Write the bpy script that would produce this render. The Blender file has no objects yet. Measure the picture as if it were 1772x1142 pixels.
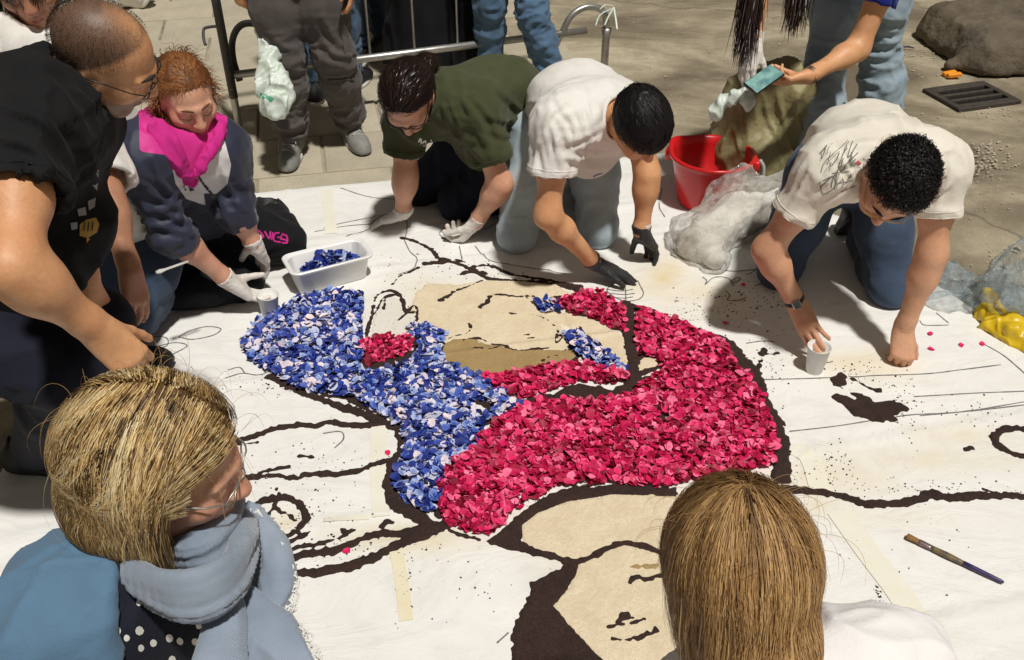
import bpy, math, random
import numpy as np
from math import sin, cos, pi, radians

# ------------------------------------------------------------------ camera, light
S = bpy.context.scene
COL = S.collection
CAM_H, FPX, PITCH = 1.9, 1600.0, radians(36.0)
cam_d = bpy.data.cameras.new('camera'); cam = bpy.data.objects.new('camera', cam_d); COL.objects.link(cam)
cam.location = (0, 0, CAM_H); cam.rotation_euler = (radians(90) - PITCH, 0, 0)
cam_d.sensor_width = 36; cam_d.lens = 36 * FPX / 1772; cam_d.clip_end = 500; cam_d.clip_start = 0.02
S.camera = cam
SUN_DIR = np.array([-0.20, 0.36, -1.0]); SUN_DIR /= np.linalg.norm(SUN_DIR)
w = bpy.data.worlds.new('World'); S.world = w; w.use_nodes = True
nt = w.node_tree; nt.nodes.clear()
sky = nt.nodes.new('ShaderNodeTexSky'); sky.sky_type = 'NISHITA'; sky.sun_disc = False
el = math.asin(-SUN_DIR[2]); sky.sun_elevation = el
sky.sun_rotation = math.atan2(-SUN_DIR[0], -SUN_DIR[1])
hs = nt.nodes.new('ShaderNodeHueSaturation'); hs.inputs['Saturation'].default_value = 0.12
bg = nt.nodes.new('ShaderNodeBackground'); bg.inputs['Strength'].default_value = 0.026
wo = nt.nodes.new('ShaderNodeOutputWorld')
nt.links.new(sky.outputs[0], hs.inputs['Color']); tint = nt.nodes.new('ShaderNodeMix'); tint.data_type = 'RGBA'; tint.blend_type = 'MULTIPLY'; tint.inputs[0].default_value = 1.0; tint.inputs[7].default_value = (1.0, 0.86, 0.68, 1)   # street-lit night air
nt.links.new(hs.outputs[0], tint.inputs[6]); nt.links.new(tint.outputs[2], bg.inputs['Color']); nt.links.new(bg.outputs[0], wo.inputs['Surface'])
sun_d = bpy.data.lights.new('sun', 'SUN'); sun_d.energy = 3.5; sun_d.angle = radians(3.5); sun_d.color = (1.0, 0.97, 0.91)
sun = bpy.data.objects.new('sun', sun_d); COL.objects.link(sun)
from mathutils import Vector, Matrix
sun.rotation_euler = Vector(SUN_DIR).to_track_quat('-Z', 'Y').to_euler()
sun.location = (0.8, -1.5, 5)
S.view_settings.view_transform = 'Standard'; S.view_settings.look = 'None'
S.view_settings.exposure = 0.0; S.view_settings.gamma = 1.0; S.view_settings.use_curve_mapping = False
S.cycles.max_bounces = 6; S.cycles.transparent_max_bounces = 12

# ------------------------------------------------------------------ survey helpers (photo point + distance -> world point)
_fw = np.array([0, cos(PITCH), -sin(PITCH)]); _up = np.array([0, sin(PITCH), cos(PITCH)]); _rt = np.array([1., 0, 0])
_C = np.array([0, 0, CAM_H])
def ray(x, y): return _fw + (x - 886) / FPX * _rt + (571 - y) / FPX * _up
def Z(x, y, z=0.0):
    r = ray(x, y); return _C + r * ((z - CAM_H) / r[2])
def D(x, y, d): return _C + ray(x, y) * d
def V3(*a): return np.array(a, float)
def nrm(v):
    v = np.asarray(v, float); return v / (np.linalg.norm(v) + 1e-12)
def rot(v, ax, a):
    ax = nrm(ax); v = np.asarray(v, float)
    return v * cos(a) + np.cross(ax, v) * sin(a) + ax * np.dot(ax, v) * (1 - cos(a))
RNG = np.random.default_rng(7)
random.seed(7)

# ------------------------------------------------------------------ noise
def _h(ix, iy, iz, s):
    n = (ix * 374761393 + iy * 668265263 + iz * 2147483647 + s * 1274126177) & 0xffffffff
    n = ((n ^ (n >> 13)) * 1274126177) & 0xffffffff
    n = n ^ (n >> 16)
    return (n & 0xffff) / 65535.0
def vnoise(P, s=0):
    P = np.asarray(P, float); f = np.floor(P); t = P - f; t = t * t * (3 - 2 * t); i = f.astype(np.int64)
    r = 0
    for dx in (0, 1):
        for dy in (0, 1):
            for dz in (0, 1):
                wgt = (t[:, 0] if dx else 1 - t[:, 0]) * (t[:, 1] if dy else 1 - t[:, 1]) * (t[:, 2] if dz else 1 - t[:, 2])
                r = r + wgt * _h(i[:, 0] + dx, i[:, 1] + dy, i[:, 2] + dz, s)
    return r
def fbm(P, s=0, o=3):
    a, r, t = 1.0, 0, 0
    for k in range(o):
        r = r + a * vnoise(P * (2.03 ** k), s + k); t += a; a *= 0.5
    return r / t
def fold(P, ax, freq=18, stretch=0.25, s=0):
    """ridged noise whose ridges run along ax"""
    ax = nrm(ax); al = P @ ax
    Q = (P - np.outer(al, ax)) * freq + np.outer(al, ax) * freq * stretch
    Q = Q + 0.6 * (np.stack([vnoise(Q * .5, s + 11), vnoise(Q * .5, s + 12), vnoise(Q * .5, s + 13)], 1) - .5)
    r = 1 - np.abs(2 * vnoise(Q, s) - 1)
    return 2.1 * r ** 2.6 - .75

# ------------------------------------------------------------------ objects
def tag(o, label=None, cat=None, group=None, kind=None):
    if label: o['label'] = label
    if cat: o['category'] = cat
    if group: o['group'] = group
    if kind: o['kind'] = kind
    return o
def empty(name, loc, label, cat, group=None):
    o = bpy.data.objects.new(name, None); COL.objects.link(o); o.location = tuple(loc); o.empty_display_size = .1
    return tag(o, label, cat, group)
def mesh_data(name, V, F, mats=None, smooth=True, attrs=None, fmat=None):
    """F: list of index lists or an (n,3|4) array"""
    me = bpy.data.meshes.new(name)
    V = np.asarray(V, np.float32)
    if isinstance(F, np.ndarray):
        m, q = F.shape
        me.vertices.add(len(V)); me.vertices.foreach_set('co', V.ravel())
        me.loops.add(m * q); me.loops.foreach_set('vertex_index', F.astype(np.int32).ravel())
        me.polygons.add(m); me.polygons.foreach_set('loop_start', np.arange(0, m * q, q, dtype=np.int32))
        me.polygons.foreach_set('loop_total', np.full(m, q, np.int32))
        me.update(calc_edges=True)
    else:
        me.from_pydata(V.tolist(), [], F)
    if mats is not None:
        for mt in (mats if isinstance(mats, (list, tuple)) else [mats]): me.materials.append(mt)
    me.polygons.foreach_set('use_smooth', np.full(len(me.polygons), bool(smooth)))
    if fmat is not None: me.polygons.foreach_set('material_index', np.asarray(fmat, np.int32))
    for k, a in (attrs or {}).items():
        at = me.attributes.new(k, 'FLOAT', 'POINT'); at.data.foreach_set('value', np.asarray(a, np.float32))
    me.update()
    return me
def obj(name, V, F, mat=None, parent=None, smooth=True, attrs=None, label=None, fmat=None, loc=None):
    V = np.asarray(V, float)
    if parent is not None: V = V - np.array(parent.location)
    if parent is not None and parent.parent is not None: V = V - np.array(parent.parent.location)
    if loc is not None: V = V - np.asarray(loc)
    o = bpy.data.objects.new(name, mesh_data(name, V, F, mat, smooth, attrs, fmat)); COL.objects.link(o)
    if loc is not None: o.location = tuple(loc)
    if parent is not None: o.parent = parent
    if label: o['label'] = label
    return o
class MB:
    """collects simple shapes into one mesh"""
    def __init__(s): s.V = []; s.F = []; s.M = []; s.T = []
    def add(s, V, F, m=0, tone=0.):
        b = len(s.V); s.V += [tuple(map(float, v)) for v in V]; s.F += [[i + b for i in f] for f in F]; s.M += [m] * len(F); s.T += [tone] * len(V); return s
    def box(s, c, h, ax=None, m=0, bev=0.0):
        ax = np.eye(3) if ax is None else np.asarray(ax); c = np.asarray(c, float); h = np.asarray(h, float)
        if bev <= 0:
            P = [c + ax[0] * h[0] * i + ax[1] * h[1] * j + ax[2] * h[2] * k for i in (-1, 1) for j in (-1, 1) for k in (-1, 1)]
            return s.add(P, [[0, 1, 3, 2], [4, 6, 7, 5], [0, 4, 5, 1], [2, 3, 7, 6], [0, 2, 6, 4], [1, 5, 7, 3]], m)
        prof = []
        for (sx, sy) in ((1, 1), (-1, 1), (-1, -1), (1, -1)):
            a0 = math.atan2(sy, sx)
            for da in (-pi / 4, 0, pi / 4):
                prof.append((sx * (h[0] - bev) + bev * cos(a0 + da), sy * (h[1] - bev) + bev * sin(a0 + da)))
        n = len(prof); rows = [(-h[2], .85), (-h[2] + bev, 1), (h[2] - bev, 1), (h[2], None)]
        P = []
        for (z, sc) in ((-h[2], 0), (-h[2] + bev, 1), (h[2] - bev, 1), (h[2], 0)):
            for (x, y) in prof:
                if sc == 0:
                    x = math.copysign(max(abs(x) - bev, 0), x); y = math.copysign(max(abs(y) - bev, 0), y)
                P.append(c + ax[0] * x + ax[1] * y + ax[2] * z)
        F = [[r * n + i, r * n + (i + 1) % n, (r + 1) * n + (i + 1) % n, (r + 1) * n + i] for r in range(3) for i in range(n)]
        F += [list(range(n))[::-1], list(range(3 * n, 4 * n))]
        return s.add(P, F, m)
    def tube(s, pts, r, n=10, m=0, cap=True, tone=0., flat=1.0, nref=None):
        pts = [np.asarray(p, float) for p in pts]; k = len(pts)
        rs = r if hasattr(r, '__len__') else [r] * k
        up = nref
        P = []
        for i in range(k):
            t = nrm(pts[min(i + 1, k - 1)] - pts[max(i - 1, 0)])
            if up is None: up = V3(0, 0, 1) if abs(t[2]) < .9 else V3(1, 0, 0)
            a = np.cross(t, up)
            if np.linalg.norm(a) < 1e-6: a = np.cross(t, V3(1, .3, .2))
            a = nrm(a); b = np.cross(a, t); up = b
            for j in range(n):
                q = 2 * pi * j / n
                P.append(pts[i] + rs[i] * (a * cos(q) + b * flat * sin(q)))
        F = [[i * n + j, i * n + (j + 1) % n, (i + 1) * n + (j + 1) % n, (i + 1) * n + j] for i in range(k - 1) for j in range(n)]
        if cap: F += [list(range(n))[::-1], list(range((k - 1) * n, k * n))]
        return s.add(P, F, m, tone)
    def lathe(s, prof, n=24, o=(0, 0, 0), m=0, sx=1, sy=1, closed=False):
        P = []; o = np.asarray(o, float)
        for (r, z) in prof:
            for j in range(n):
                q = 2 * pi * j / n; P.append(o + V3(r * cos(q) * sx, r * sin(q) * sy, z))
        k = len(prof)
        F = [[i * n + j, i * n + (j + 1) % n, (i + 1) * n + (j + 1) % n, (i + 1) * n + j] for i in range(k - 1) for j in range(n)]
        return s.add(P, F, m)
    def build(s, name, mat, parent=None, smooth=True, label=None, loc=None):
        return obj(name, s.V, s.F, mat, parent, smooth, {'tone': s.T}, label, s.M, loc)
def spline(pts, n=8):
    """Catmull-Rom through the points"""
    P = [np.asarray(p, float) for p in pts]; P = [2 * P[0] - P[1]] + P + [2 * P[-1] - P[-2]]; R = []
    for i in range(1, len(P) - 2):
        for t in np.linspace(0, 1, n, endpoint=False):
            a, b, c, d = P[i - 1:i + 3]
            R.append(.5 * (2 * b + (c - a) * t + (2 * a - 5 * b + 4 * c - d) * t * t + (3 * b - a - 3 * c + d) * t ** 3))
    R.append(P[-2]); return R

# ------------------------------------------------------------------ solid fields: smooth unions of tapered limbs, meshed as one surface
class Field:
    def __init__(s): s.ops = []
    def cap(s, a, b, ra, rb=None, k=.02, n=None, q=1., sub=False, flat=False):
        s.ops.append(('c', np.asarray(a, float), np.asarray(b, float), float(ra), float(ra if rb is None else rb), k, None if n is None else nrm(n), q, flat, sub)); return s
    def chain(s, pts, rs, k=.02, n=None, q=1.):
        for i in range(len(pts) - 1): s.cap(pts[i], pts[i + 1], rs[i], rs[i + 1], k, n, q)
        return s
    def ell(s, c, r, ax=None, k=.02, sub=False):
        s.ops.append(('e', np.asarray(c, float), np.asarray(r, float), np.eye(3) if ax is None else np.asarray(ax, float), k, sub)); return s
    def cut(s, p, n): s.ops.append(('p', np.asarray(p, float), nrm(n))); return s
    def box(s, o):
        if o[0] == 'c':
            r = max(o[3], o[4]); return np.minimum(o[1], o[2]) - r, np.maximum(o[1], o[2]) + r
        r = np.sqrt(((o[3] * o[2][:, None]) ** 2).sum(0)); return o[1] - r, o[1] + r
    def bounds(s):
        B = [s.box(o) for o in s.ops if o[0] in 'ce' and not o[-1]]
        return np.min([b[0] for b in B], 0), np.max([b[1] for b in B], 0)
    def mesh(s, h, lo=None, hi=None, clip=(), smooth=1):
        l, u = s.bounds()
        l = l - 2 * h; u = u + 2 * h
        if lo is not None: l = np.maximum(l, lo)
        if hi is not None: u = np.minimum(u, hi)
        nsh = np.maximum(np.ceil((u - l) / h).astype(int) + 1, 2)
        d = np.full(nsh, .5, np.float32)
        X = [(l[i] + h * np.arange(nsh[i])).astype(np.float32) for i in range(3)]
        for o in s.ops:
            if o[0] == 'p':
                e = (X[0] - o[1][0])[:, None, None] * o[2][0] + (X[1] - o[1][1])[None, :, None] * o[2][1] + (X[2] - o[1][2])[None, None, :] * o[2][2]
                np.maximum(d, e.astype(np.float32), out=d); continue
            b0, b1 = s.box(o); k = o[5] if o[0] == 'c' else o[4]; pad = k + 3 * h
            i0 = np.clip(np.floor((b0 - pad - l) / h).astype(int), 0, nsh); i1 = np.clip(np.ceil((b1 + pad - l) / h).astype(int) + 1, 0, nsh)
            if (i1 <= i0).any(): continue
            sl = tuple(slice(i0[i], i1[i]) for i in range(3))
            x = X[0][sl[0]][:, None, None]; y = X[1][sl[1]][None, :, None]; z = X[2][sl[2]][None, None, :]
            if o[0] == 'c':
                a, b, ra, rb, n, q = o[1], o[2], o[3], o[4], o[6], o[7]
                ba = b - a; px, py, pz = x - a[0], y - a[1], z - a[2]
                L = max(float(ba @ ba), 1e-9)
                t = np.clip((px * ba[0] + py * ba[1] + pz * ba[2]) / L, 0, 1)
                vx = px - t * ba[0]; vy = py - t * ba[1]; vz = pz - t * ba[2]
                d2 = vx * vx + vy * vy + vz * vz
                if n is not None:
                    c = vx * n[0] + vy * n[1] + vz * n[2]; d2 = d2 + (q * q - 1) * c * c
                e = np.sqrt(d2) - (ra + (rb - ra) * t); sub = o[9]
                if n is not None and q > 1: e = e / math.sqrt(q)
                if o[8]:
                    il = 1 / math.sqrt(L); e = np.maximum(e, ((px - ba[0]) * ba[0] + (py - ba[1]) * ba[1] + (pz - ba[2]) * ba[2]) * il)
            else:
                c, r, ax = o[1], o[2], o[3]; e = 0
                px, py, pz = x - c[0], y - c[1], z - c[2]
                for m in range(3): e = e + ((px * ax[m][0] + py * ax[m][1] + pz * ax[m][2]) / r[m]) ** 2
                e = (np.sqrt(e) - 1) * float(np.min(r)); sub = o[5]
            A = d[sl]
            if sub:
                e = -e; hh = np.maximum(k - np.abs(A - e), 0) / k
                d[sl] = np.maximum(A, e) + hh * hh * k * .25
            else:
                hh = np.maximum(k - np.abs(A - e), 0) / k
                d[sl] = np.minimum(A, e) - hh * hh * k * .25
        keep = []
        for (p, n) in clip:     # keeps the side n points away from, open at the cut
            n = nrm(n); p = np.asarray(p, float) + n * 1.6 * h; keep.append((p, n))
            e = (X[0] - p[0])[:, None, None] * n[0] + (X[1] - p[1])[None, :, None] * n[1] + (X[2] - p[2])[None, None, :] * n[2]
            np.maximum(d, e.astype(np.float32), out=d)
        # guard the border so the mesh is closed
        V, F = nets(d, l, h)
        if smooth: V = relax(V, F, smooth)
        for (p, n) in keep:
            if len(F) == 0: break
            cdist = (V[F].mean(1) - p) @ n; F = F[cdist < -1.3 * h]
        return V, F
def nets(d, lo, h):
    ins = d < 0
    c = np.zeros(np.array(d.shape) - 1, np.uint8)
    for ox in (0, 1):
        for oy in (0, 1):
            for oz in (0, 1):
                c += ins[ox:ox + c.shape[0], oy:oy + c.shape[1], oz:oz + c.shape[2]]
    act = (c > 0) & (c < 8)
    I = np.stack(np.nonzero(act), 1)
    if len(I) == 0: return np.zeros((0, 3)), np.zeros((0, 4), int)
    cor = [(a, b, e) for a in (0, 1) for b in (0, 1) for e in (0, 1)]
    val = {o: d[I[:, 0] + o[0], I[:, 1] + o[1], I[:, 2] + o[2]] for o in cor}
    acc = np.zeros((len(I), 3)); cnt = np.zeros(len(I))
    for o in cor:
        for ax in range(3):
            if o[ax]: continue
            p = list(o); p[ax] = 1; p = tuple(p)
            a, b = val[o], val[p]; m = (a < 0) != (b < 0)
            t = np.where(m, a / np.where(m, a - b, 1), 0)
            for k in range(3): acc[:, k] += m * (o[k] + (t if k == ax else 0))
            cnt += m
    V = lo + h * (I + acc / cnt[:, None])
    idx = np.full(c.shape, -1, np.int64); idx[I[:, 0], I[:, 1], I[:, 2]] = np.arange(len(I))
    FF = []
    for ax in range(3):
        b, e = [(1, 2), (2, 0), (0, 1)][ax]
        sA = [slice(None)] * 3; sB = [slice(None)] * 3
        sA[ax] = slice(0, -1); sB[ax] = slice(1, None)
        for q in (b, e): sA[q] = slice(1, -1); sB[q] = slice(1, -1)
        A = ins[tuple(sA)]; B = ins[tuple(sB)]
        for flag in (0, 1):
            m = (A & ~B) if flag == 0 else (~A & B)
            J = np.stack(np.nonzero(m), 1); J[:, b] += 1; J[:, e] += 1
            def cell(db, de):
                K = J.copy(); K[:, b] += db; K[:, e] += de
                return idx[K[:, 0], K[:, 1], K[:, 2]]
            q = np.stack([cell(-1, -1), cell(0, -1), cell(0, 0), cell(-1, 0)], 1)
            FF.append(q if flag == 0 else q[:, ::-1])
    F = np.concatenate(FF); F = F[(F >= 0).all(1)]
    return V, F
def relax(V, F, it=1, lam=.5):
    e = np.concatenate([F[:, [0, 1]], F[:, [1, 2]], F[:, [2, 3]], F[:, [3, 0]]]); i = np.concatenate([e[:, 0], e[:, 1]]); j = np.concatenate([e[:, 1], e[:, 0]])
    n = len(V); deg = np.maximum(np.bincount(i, minlength=n), 1)
    for _ in range(it):
        M = np.stack([np.bincount(i, V[j, k], n) for k in range(3)], 1) / deg[:, None]
        V = V + lam * (M - V)
    return V
def vnormals(V, F):
    n = np.cross(V[F[:, 2]] - V[F[:, 0]], V[F[:, 3]] - V[F[:, 1]]); N = np.zeros_like(V)
    for k in range(3):
        for c in range(4): N[:, k] += np.bincount(F[:, c], n[:, k], len(V))
    return N / (np.linalg.norm(N, axis=1)[:, None] + 1e-12)
def merge(*VF):
    Vs, Fs, b = [], [], 0
    for V, F in VF:
        Vs.append(V); Fs.append(F + b); b += len(V)
    return np.concatenate(Vs), np.concatenate(Fs)
# ------------------------------------------------------------------ materials
class NB:
    def __init__(s, name):
        s.m = bpy.data.materials.new(name); s.m.use_nodes = True; s.t = s.m.node_tree; s.t.nodes.clear()
        s.out = s.n('ShaderNodeOutputMaterial'); s.b = s.n('ShaderNodeBsdfPrincipled'); s.l(s.b.outputs[0], s.out.inputs['Surface'])
        s._co = None
    def n(s, ty, **kw):
        x = s.t.nodes.new(ty)
        for k, v in kw.items(): setattr(x, k, v)
        return x
    def l(s, a, b): s.t.links.new(a, b)
    def co(s, scale=(1, 1, 1), rotz=(0, 0, 0)):
        if s._co is None: s._co = s.n('ShaderNodeTexCoord')
        mp = s.n('ShaderNodeMapping'); mp.inputs['Scale'].default_value = scale; mp.inputs['Rotation'].default_value = rotz
        s.l(s._co.outputs['Object'], mp.inputs['Vector']); return mp.outputs[0]
    def noise(s, scale, detail=4, rough=.55, stretch=(1, 1, 1), rotz=(0, 0, 0), dist=0.):
        x = s.n('ShaderNodeTexNoise'); x.inputs['Scale'].default_value = scale; x.inputs['Detail'].default_value = detail; x.inputs['Roughness'].default_value = rough
        x.inputs['Distortion'].default_value = dist
        s.l(s.co(stretch, rotz), x.inputs['Vector']); return x.outputs['Fac']
    def ramp(s, fac, stops):
        r = s.n('ShaderNodeValToRGB'); e = r.color_ramp.elements
        while len(e) > 1: e.remove(e[-1])
        for i, (p, c) in enumerate(stops):
            q = e[0] if i == 0 else e.new(p)
            q.position = p; q.color = (*c, 1) if len(c) == 3 else c
        s.l(fac, r.inputs[0]); return r.outputs[0]
    def mixc(s, fac, a, b, mode='MIX'):
        m = s.n('ShaderNodeMix', data_type='RGBA', blend_type=mode)
        for sock, v in ((m.inputs[0], fac), (m.inputs[6], a), (m.inputs[7], b)):
            if hasattr(v, 'links'): s.l(v, sock)
            elif isinstance(v, (int, float)): sock.default_value = v
            else: sock.default_value = (*v, 1)
        return m.outputs[2]
    def math(s, op, a, b=0.):
        m = s.n('ShaderNodeMath', operation=op)
        for sock, v in ((m.inputs[0], a), (m.inputs[1], b)):
            if hasattr(v, 'links'): s.l(v, sock)
            else: sock.default_value = v
        return m.outputs[0]
    def attr(s, name):
        a = s.n('ShaderNodeAttribute'); a.attribute_name = name; return a.outputs['Fac']
    def col(s, c):
        if hasattr(c, 'links'): s.l(c, s.b.inputs['Base Color'])
        else: s.b.inputs['Base Color'].default_value = (*c, 1)
        return s
    def set(s, **kw):
        for k, v in kw.items():
            k = k.replace('_', ' ')
            if hasattr(v, 'links'): s.l(v, s.b.inputs[k])
            else: s.b.inputs[k].default_value = v
        return s
    def bump(s, h, strength=.3, dist=.01, prev=None):
        b = s.n('ShaderNodeBump'); b.inputs['Strength'].default_value = strength; b.inputs['Distance'].default_value = dist
        s.l(h, b.inputs['Height'])
        if prev is not None: s.l(prev, b.inputs['Normal'])
        s.l(b.outputs[0], s.b.inputs['Normal']); return b.outputs[0]
M = {}
def plain(name, c, rough=.5, c2=None, scale=30, bs=0, bsc=200, bd=.002, metal=0., sheen=0., **kw):
    b = NB(name)
    if c2 is not None: b.col(b.mixc(b.ramp(b.noise(scale, 4), [(.35, (0, 0, 0)), (.65, (1, 1, 1))]), c, c2))
    else: b.col(c)
    b.set(Roughness=rough, Metallic=metal)
    if sheen: b.set(Sheen_Weight=sheen, Sheen_Roughness=.4)
    b.set(**kw)
    if bs: b.bump(b.noise(bsc, 3), bs, bd)
    M[name] = b.m; return b.m
def cloth(name, c, c2=None, scale=14, weave=900, bs=.25, rough=.85, sheen=.15):
    b = NB(name); c2 = c2 or tuple(x * .86 for x in c)
    n1 = b.noise(scale, 5, .6)
    b.col(b.mixc(b.ramp(n1, [(.3, (0, 0, 0)), (.7, (1, 1, 1))]), c, c2))
    b.set(Roughness=rough, Sheen_Weight=sheen, Specular_IOR_Level=.18)
    p = b.bump(b.noise(weave, 1), bs, .0006)
    b.bump(b.noise(55, 5, .65, dist=.8), .30, .006, p)
    M[name] = b.m; return b.m
def denim(name, c, c2, dark):
    b = NB(name)
    big = b.ramp(b.noise(7, 3), [(.35, (0, 0, 0)), (.68, (1, 1, 1))])
    fine = b.ramp(b.noise(260, 2, .7, (1, 1, .35)), [(.35, (0, 0, 0)), (.7, (1, 1, 1))])
    x = b.mixc(big, c, c2); x = b.mixc(b.math('MULTIPLY', fine, .35), x, dark)
    b.col(x); b.set(Roughness=.9, Sheen_Weight=.1)
    p = b.bump(b.noise(700, 1), .3, .0008); b.bump(b.noise(38, 4, .6), .25, .006, p)
    M[name] = b.m; return b.m
def skin(name, c, c2, lip=(.35, .09, .07)):
    b = NB(name)
    n1 = b.ramp(b.noise(22, 4, .6), [(.3, (0, 0, 0)), (.72, (1, 1, 1))])
    x = b.mixc(n1, c, c2)
    x = b.mixc(b.math('MULTIPLY', b.ramp(b.noise(160, 3), [(.45, (0, 0, 0)), (.8, (1, 1, 1))]), .25), x, tuple(v * .6 for v in c2))
    x = b.mixc(b.math('MULTIPLY', b.ramp(b.noise(9, 3), [(.45, (0, 0, 0)), (.7, (1, 1, 1))]), .35), x, (c2[0] * .95, c2[1] * .72, c2[2] * .68))
    x = b.mixc(b.attr('lip'), x, lip)
    x = b.mixc(b.attr('shave'), x, (.09, .055, .04))
    b.col(x); b.set(Roughness=.5, Subsurface_Weight=.12, Subsurface_Scale=.012)
    b.b.inputs['Subsurface Radius'].default_value = (1, .35, .2)
    p = b.bump(b.noise(420, 2), .25, .0012); b.bump(b.noise(75, 5, .65), .28, .004, p)
    M[name] = b.m; return b.m
def hairm(name, stops, rough=.38):
    b = NB(name)
    t = b.math('ADD', b.attr('tone'), b.math('MULTIPLY', b.math('SUBTRACT', b.noise(60, 2), .5), .25))
    cc_ = b.ramp(t, stops); b.col(cc_); b.set(Roughness=rough, Specular_IOR_Level=.35)
    tl = b.n('ShaderNodeBsdfTranslucent'); mx = b.n('ShaderNodeMixShader'); mx.inputs[0].default_value = .28; b.l(cc_, tl.inputs['Color']); b.l(b.b.outputs[0], mx.inputs[1]); b.l(tl.outputs[0], mx.inputs[2]); b.l(mx.outputs[0], b.out.inputs['Surface'])
    M[name] = b.m; return b.m

skin('skin_tan', (.74, .40, .205), (.62, .305, .145)); skin('skin_olive', (.68, .38, .235), (.56, .285, .165))
skin('skin_rose', (.74, .42, .285), (.63, .31, .20), (.48, .12, .11)); skin('skin_brown', (.50, .25, .15), (.38, .18, .10))
cloth('tee_white', (.80, .78, .74), (.74, .71, .66)); cloth('tee_cream', (.78, .74, .65), (.72, .67, .57))
cloth('tee_black', (.008, .008, .009), (.012, .012, .013), sheen=.02); cloth('tee_green', (.062, .072, .030), (.05, .056, .023))
cloth('shirt_overexposed', (.86, .84, .83), (.82, .8, .8))
cloth('black_cloth', (.007, .007, .009), (.011, .011, .014), sheen=.03); cloth('navy_cloth', (.009, .010, .020), (.014, .016, .028), sheen=.03)
cloth('grey_trouser', (.115, .10, .095), (.085, .075, .072)); cloth('cardigan_blue', (.105, .20, .31), (.09, .17, .27), weave=500, bs=.5)
cloth('blue_top', (.012, .03, .30), (.01, .02, .2)); cloth('glove_white', (.74, .70, .66), (.66, .60, .55), rough=.6)
cloth('glove_black', (.022, .022, .024), (.035, .034, .033), rough=.5)
denim('denim_light', (.47, .55, .59), (.38, .47, .52), (.24, .31, .37)); denim('denim_blue', (.10, .19, .30), (.07, .13, .22), (.03, .06, .12))
denim('denim_navy', (.028, .048, .088), (.048, .082, .145), (.010, .018, .038)); denim('denim_dark', (.028, .045, .085), (.045, .07, .12), (.012, .02, .04)); denim('denim_pale', (.32, .40, .45), (.24, .32, .38), (.13, .18, .23))
hairm('hair_black', [(0, (.005, .004, .005)), (.6, (.012, .009, .009)), (1, (.04, .028, .024))], .5)
hairm('hair_darkbrown', [(0, (.010, .006, .006)), (.55, (.030, .016, .014)), (1, (.085, .042, .030))], .3)
hairm('hair_buzz', [(0, (.012, .008, .006)), (1, (.04, .026, .018))], .6)
hairm('hair_auburn', [(0, (.09, .030, .010)), (.5, (.26, .095, .028)), (1, (.50, .22, .075))], .5)
hairm('hair_blonde', [(0, (.070, .040, .018)), (.26, (.22, .125, .052)), (.48, (.58, .37, .145)), (.75, (.92, .69, .33)), (1, (.95, .84, .56))], .52)
hairm('hair_honey', [(0, (.13, .068, .028)), (.45, (.46, .265, .105)), (1, (.82, .56, .26))], .52)
plain('red_plastic', (.62, .012, .014), .28, (.55, .010, .012), 8, .05, 60)
plain('white_plastic', (.80, .80, .79), .35, (.76, .76, .75), 10, .04, 90)
plain('paper_cup', (.74, .73, .70), .6, (.66, .66, .64), 25, .15, 120)
plain('steel', (.50, .50, .48), .38, (.38, .37, .34), 25, .15, 60, metal=.75)
plain('dark_steel', (.030, .029, .028), .5, (.05, .047, .043), 30, .2, 80)
plain('black_plastic', (.012, .012, .013), .35)
plain('gold_metal', (.55, .36, .12), .35, metal=.9)
plain('rubber_white', (.62, .60, .56), .7, (.5, .48, .44), 30)
plain('shoe_grey', (.25, .25, .23), .85, (.19, .19, .175), 40, .3, 500)
plain('shoe_lace', (.42, .42, .40), .8)
plain('shoe_black', (.014, .014, .015), .6)
plain('lens_glass', (.02, .02, .02), .08)
plain('screen_glass', (.28, .50, .46), .12, (.10, .22, .24), 22)
plain('orange_scrap', (.85, .30, .01), .6)
plain('bristle', (.32, .17, .05), .8, (.22, .11, .035), 60, .4, 300)
plain('handle_paint', (.10, .07, .06), .45, (.22, .17, .05), 40, .1, 100)
plain('handle_purple', (.045, .03, .11), .4)
plain('ferrule', (.28, .26, .27), .35, (.25, .12, .11), 50, metal=.6)
plain('lip_rose', (.38, .07, .075), .45)
plain('brow_dark', (.022, .014, .010), .8); plain('brow_auburn', (.13, .055, .025), .8)
plain('eye_white', (.6, .56, .52), .2); plain('eye_iris', (.03, .018, .012), .1)
plain('pink_cloth', (.62, .016, .25), .85, (.50, .012, .20), 25, .2, 600)
plain('print_white', (.75, .74, .70), .8); plain('print_grey', (.30, .31, .33), .8); plain('print_yellow', (.48, .30, .07), .8)
plain('print_blue', (.16, .17, .34), .8); plain('print_dark', (.05, .045, .04), .8); plain('print_red', (.6, .1, .12), .8)
plain('olive_plastic', (.30, .265, .13), .55, (.23, .20, .095), 8, .4, 22, .02)
plain('yellow_plastic', (.72, .50, .015), .35, (.62, .41, .012), 14, .4, 30, .01)
plain('bag_white', (.66, .72, .65), .4, (.58, .66, .58), 9, .5, 25, .01)
plain('bag_green', (.10, .40, .25), .4)
plain('tape_pale', (.79, .73, .55), .5, (.77, .70, .50), 18)
plain('tape_cream', (.81, .785, .69), .5, (.80, .76, .64), 14)
plain('print_soft', (.20, .19, .17), .85)
plain('nail', (.66, .40, .31), .3)
plain('pencil', (.13, .125, .12), .8, (.22, .21, .20), 60)
plain('rag_dark', (.085, .066, .046), .85, (.15, .118, .08), 5, .6, 30, .02)
plain('grate_iron', (.035, .028, .022), .7, (.06, .05, .04), 30, .4, 60)
plain('rope_dark', (.06, .05, .04), .8)
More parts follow.
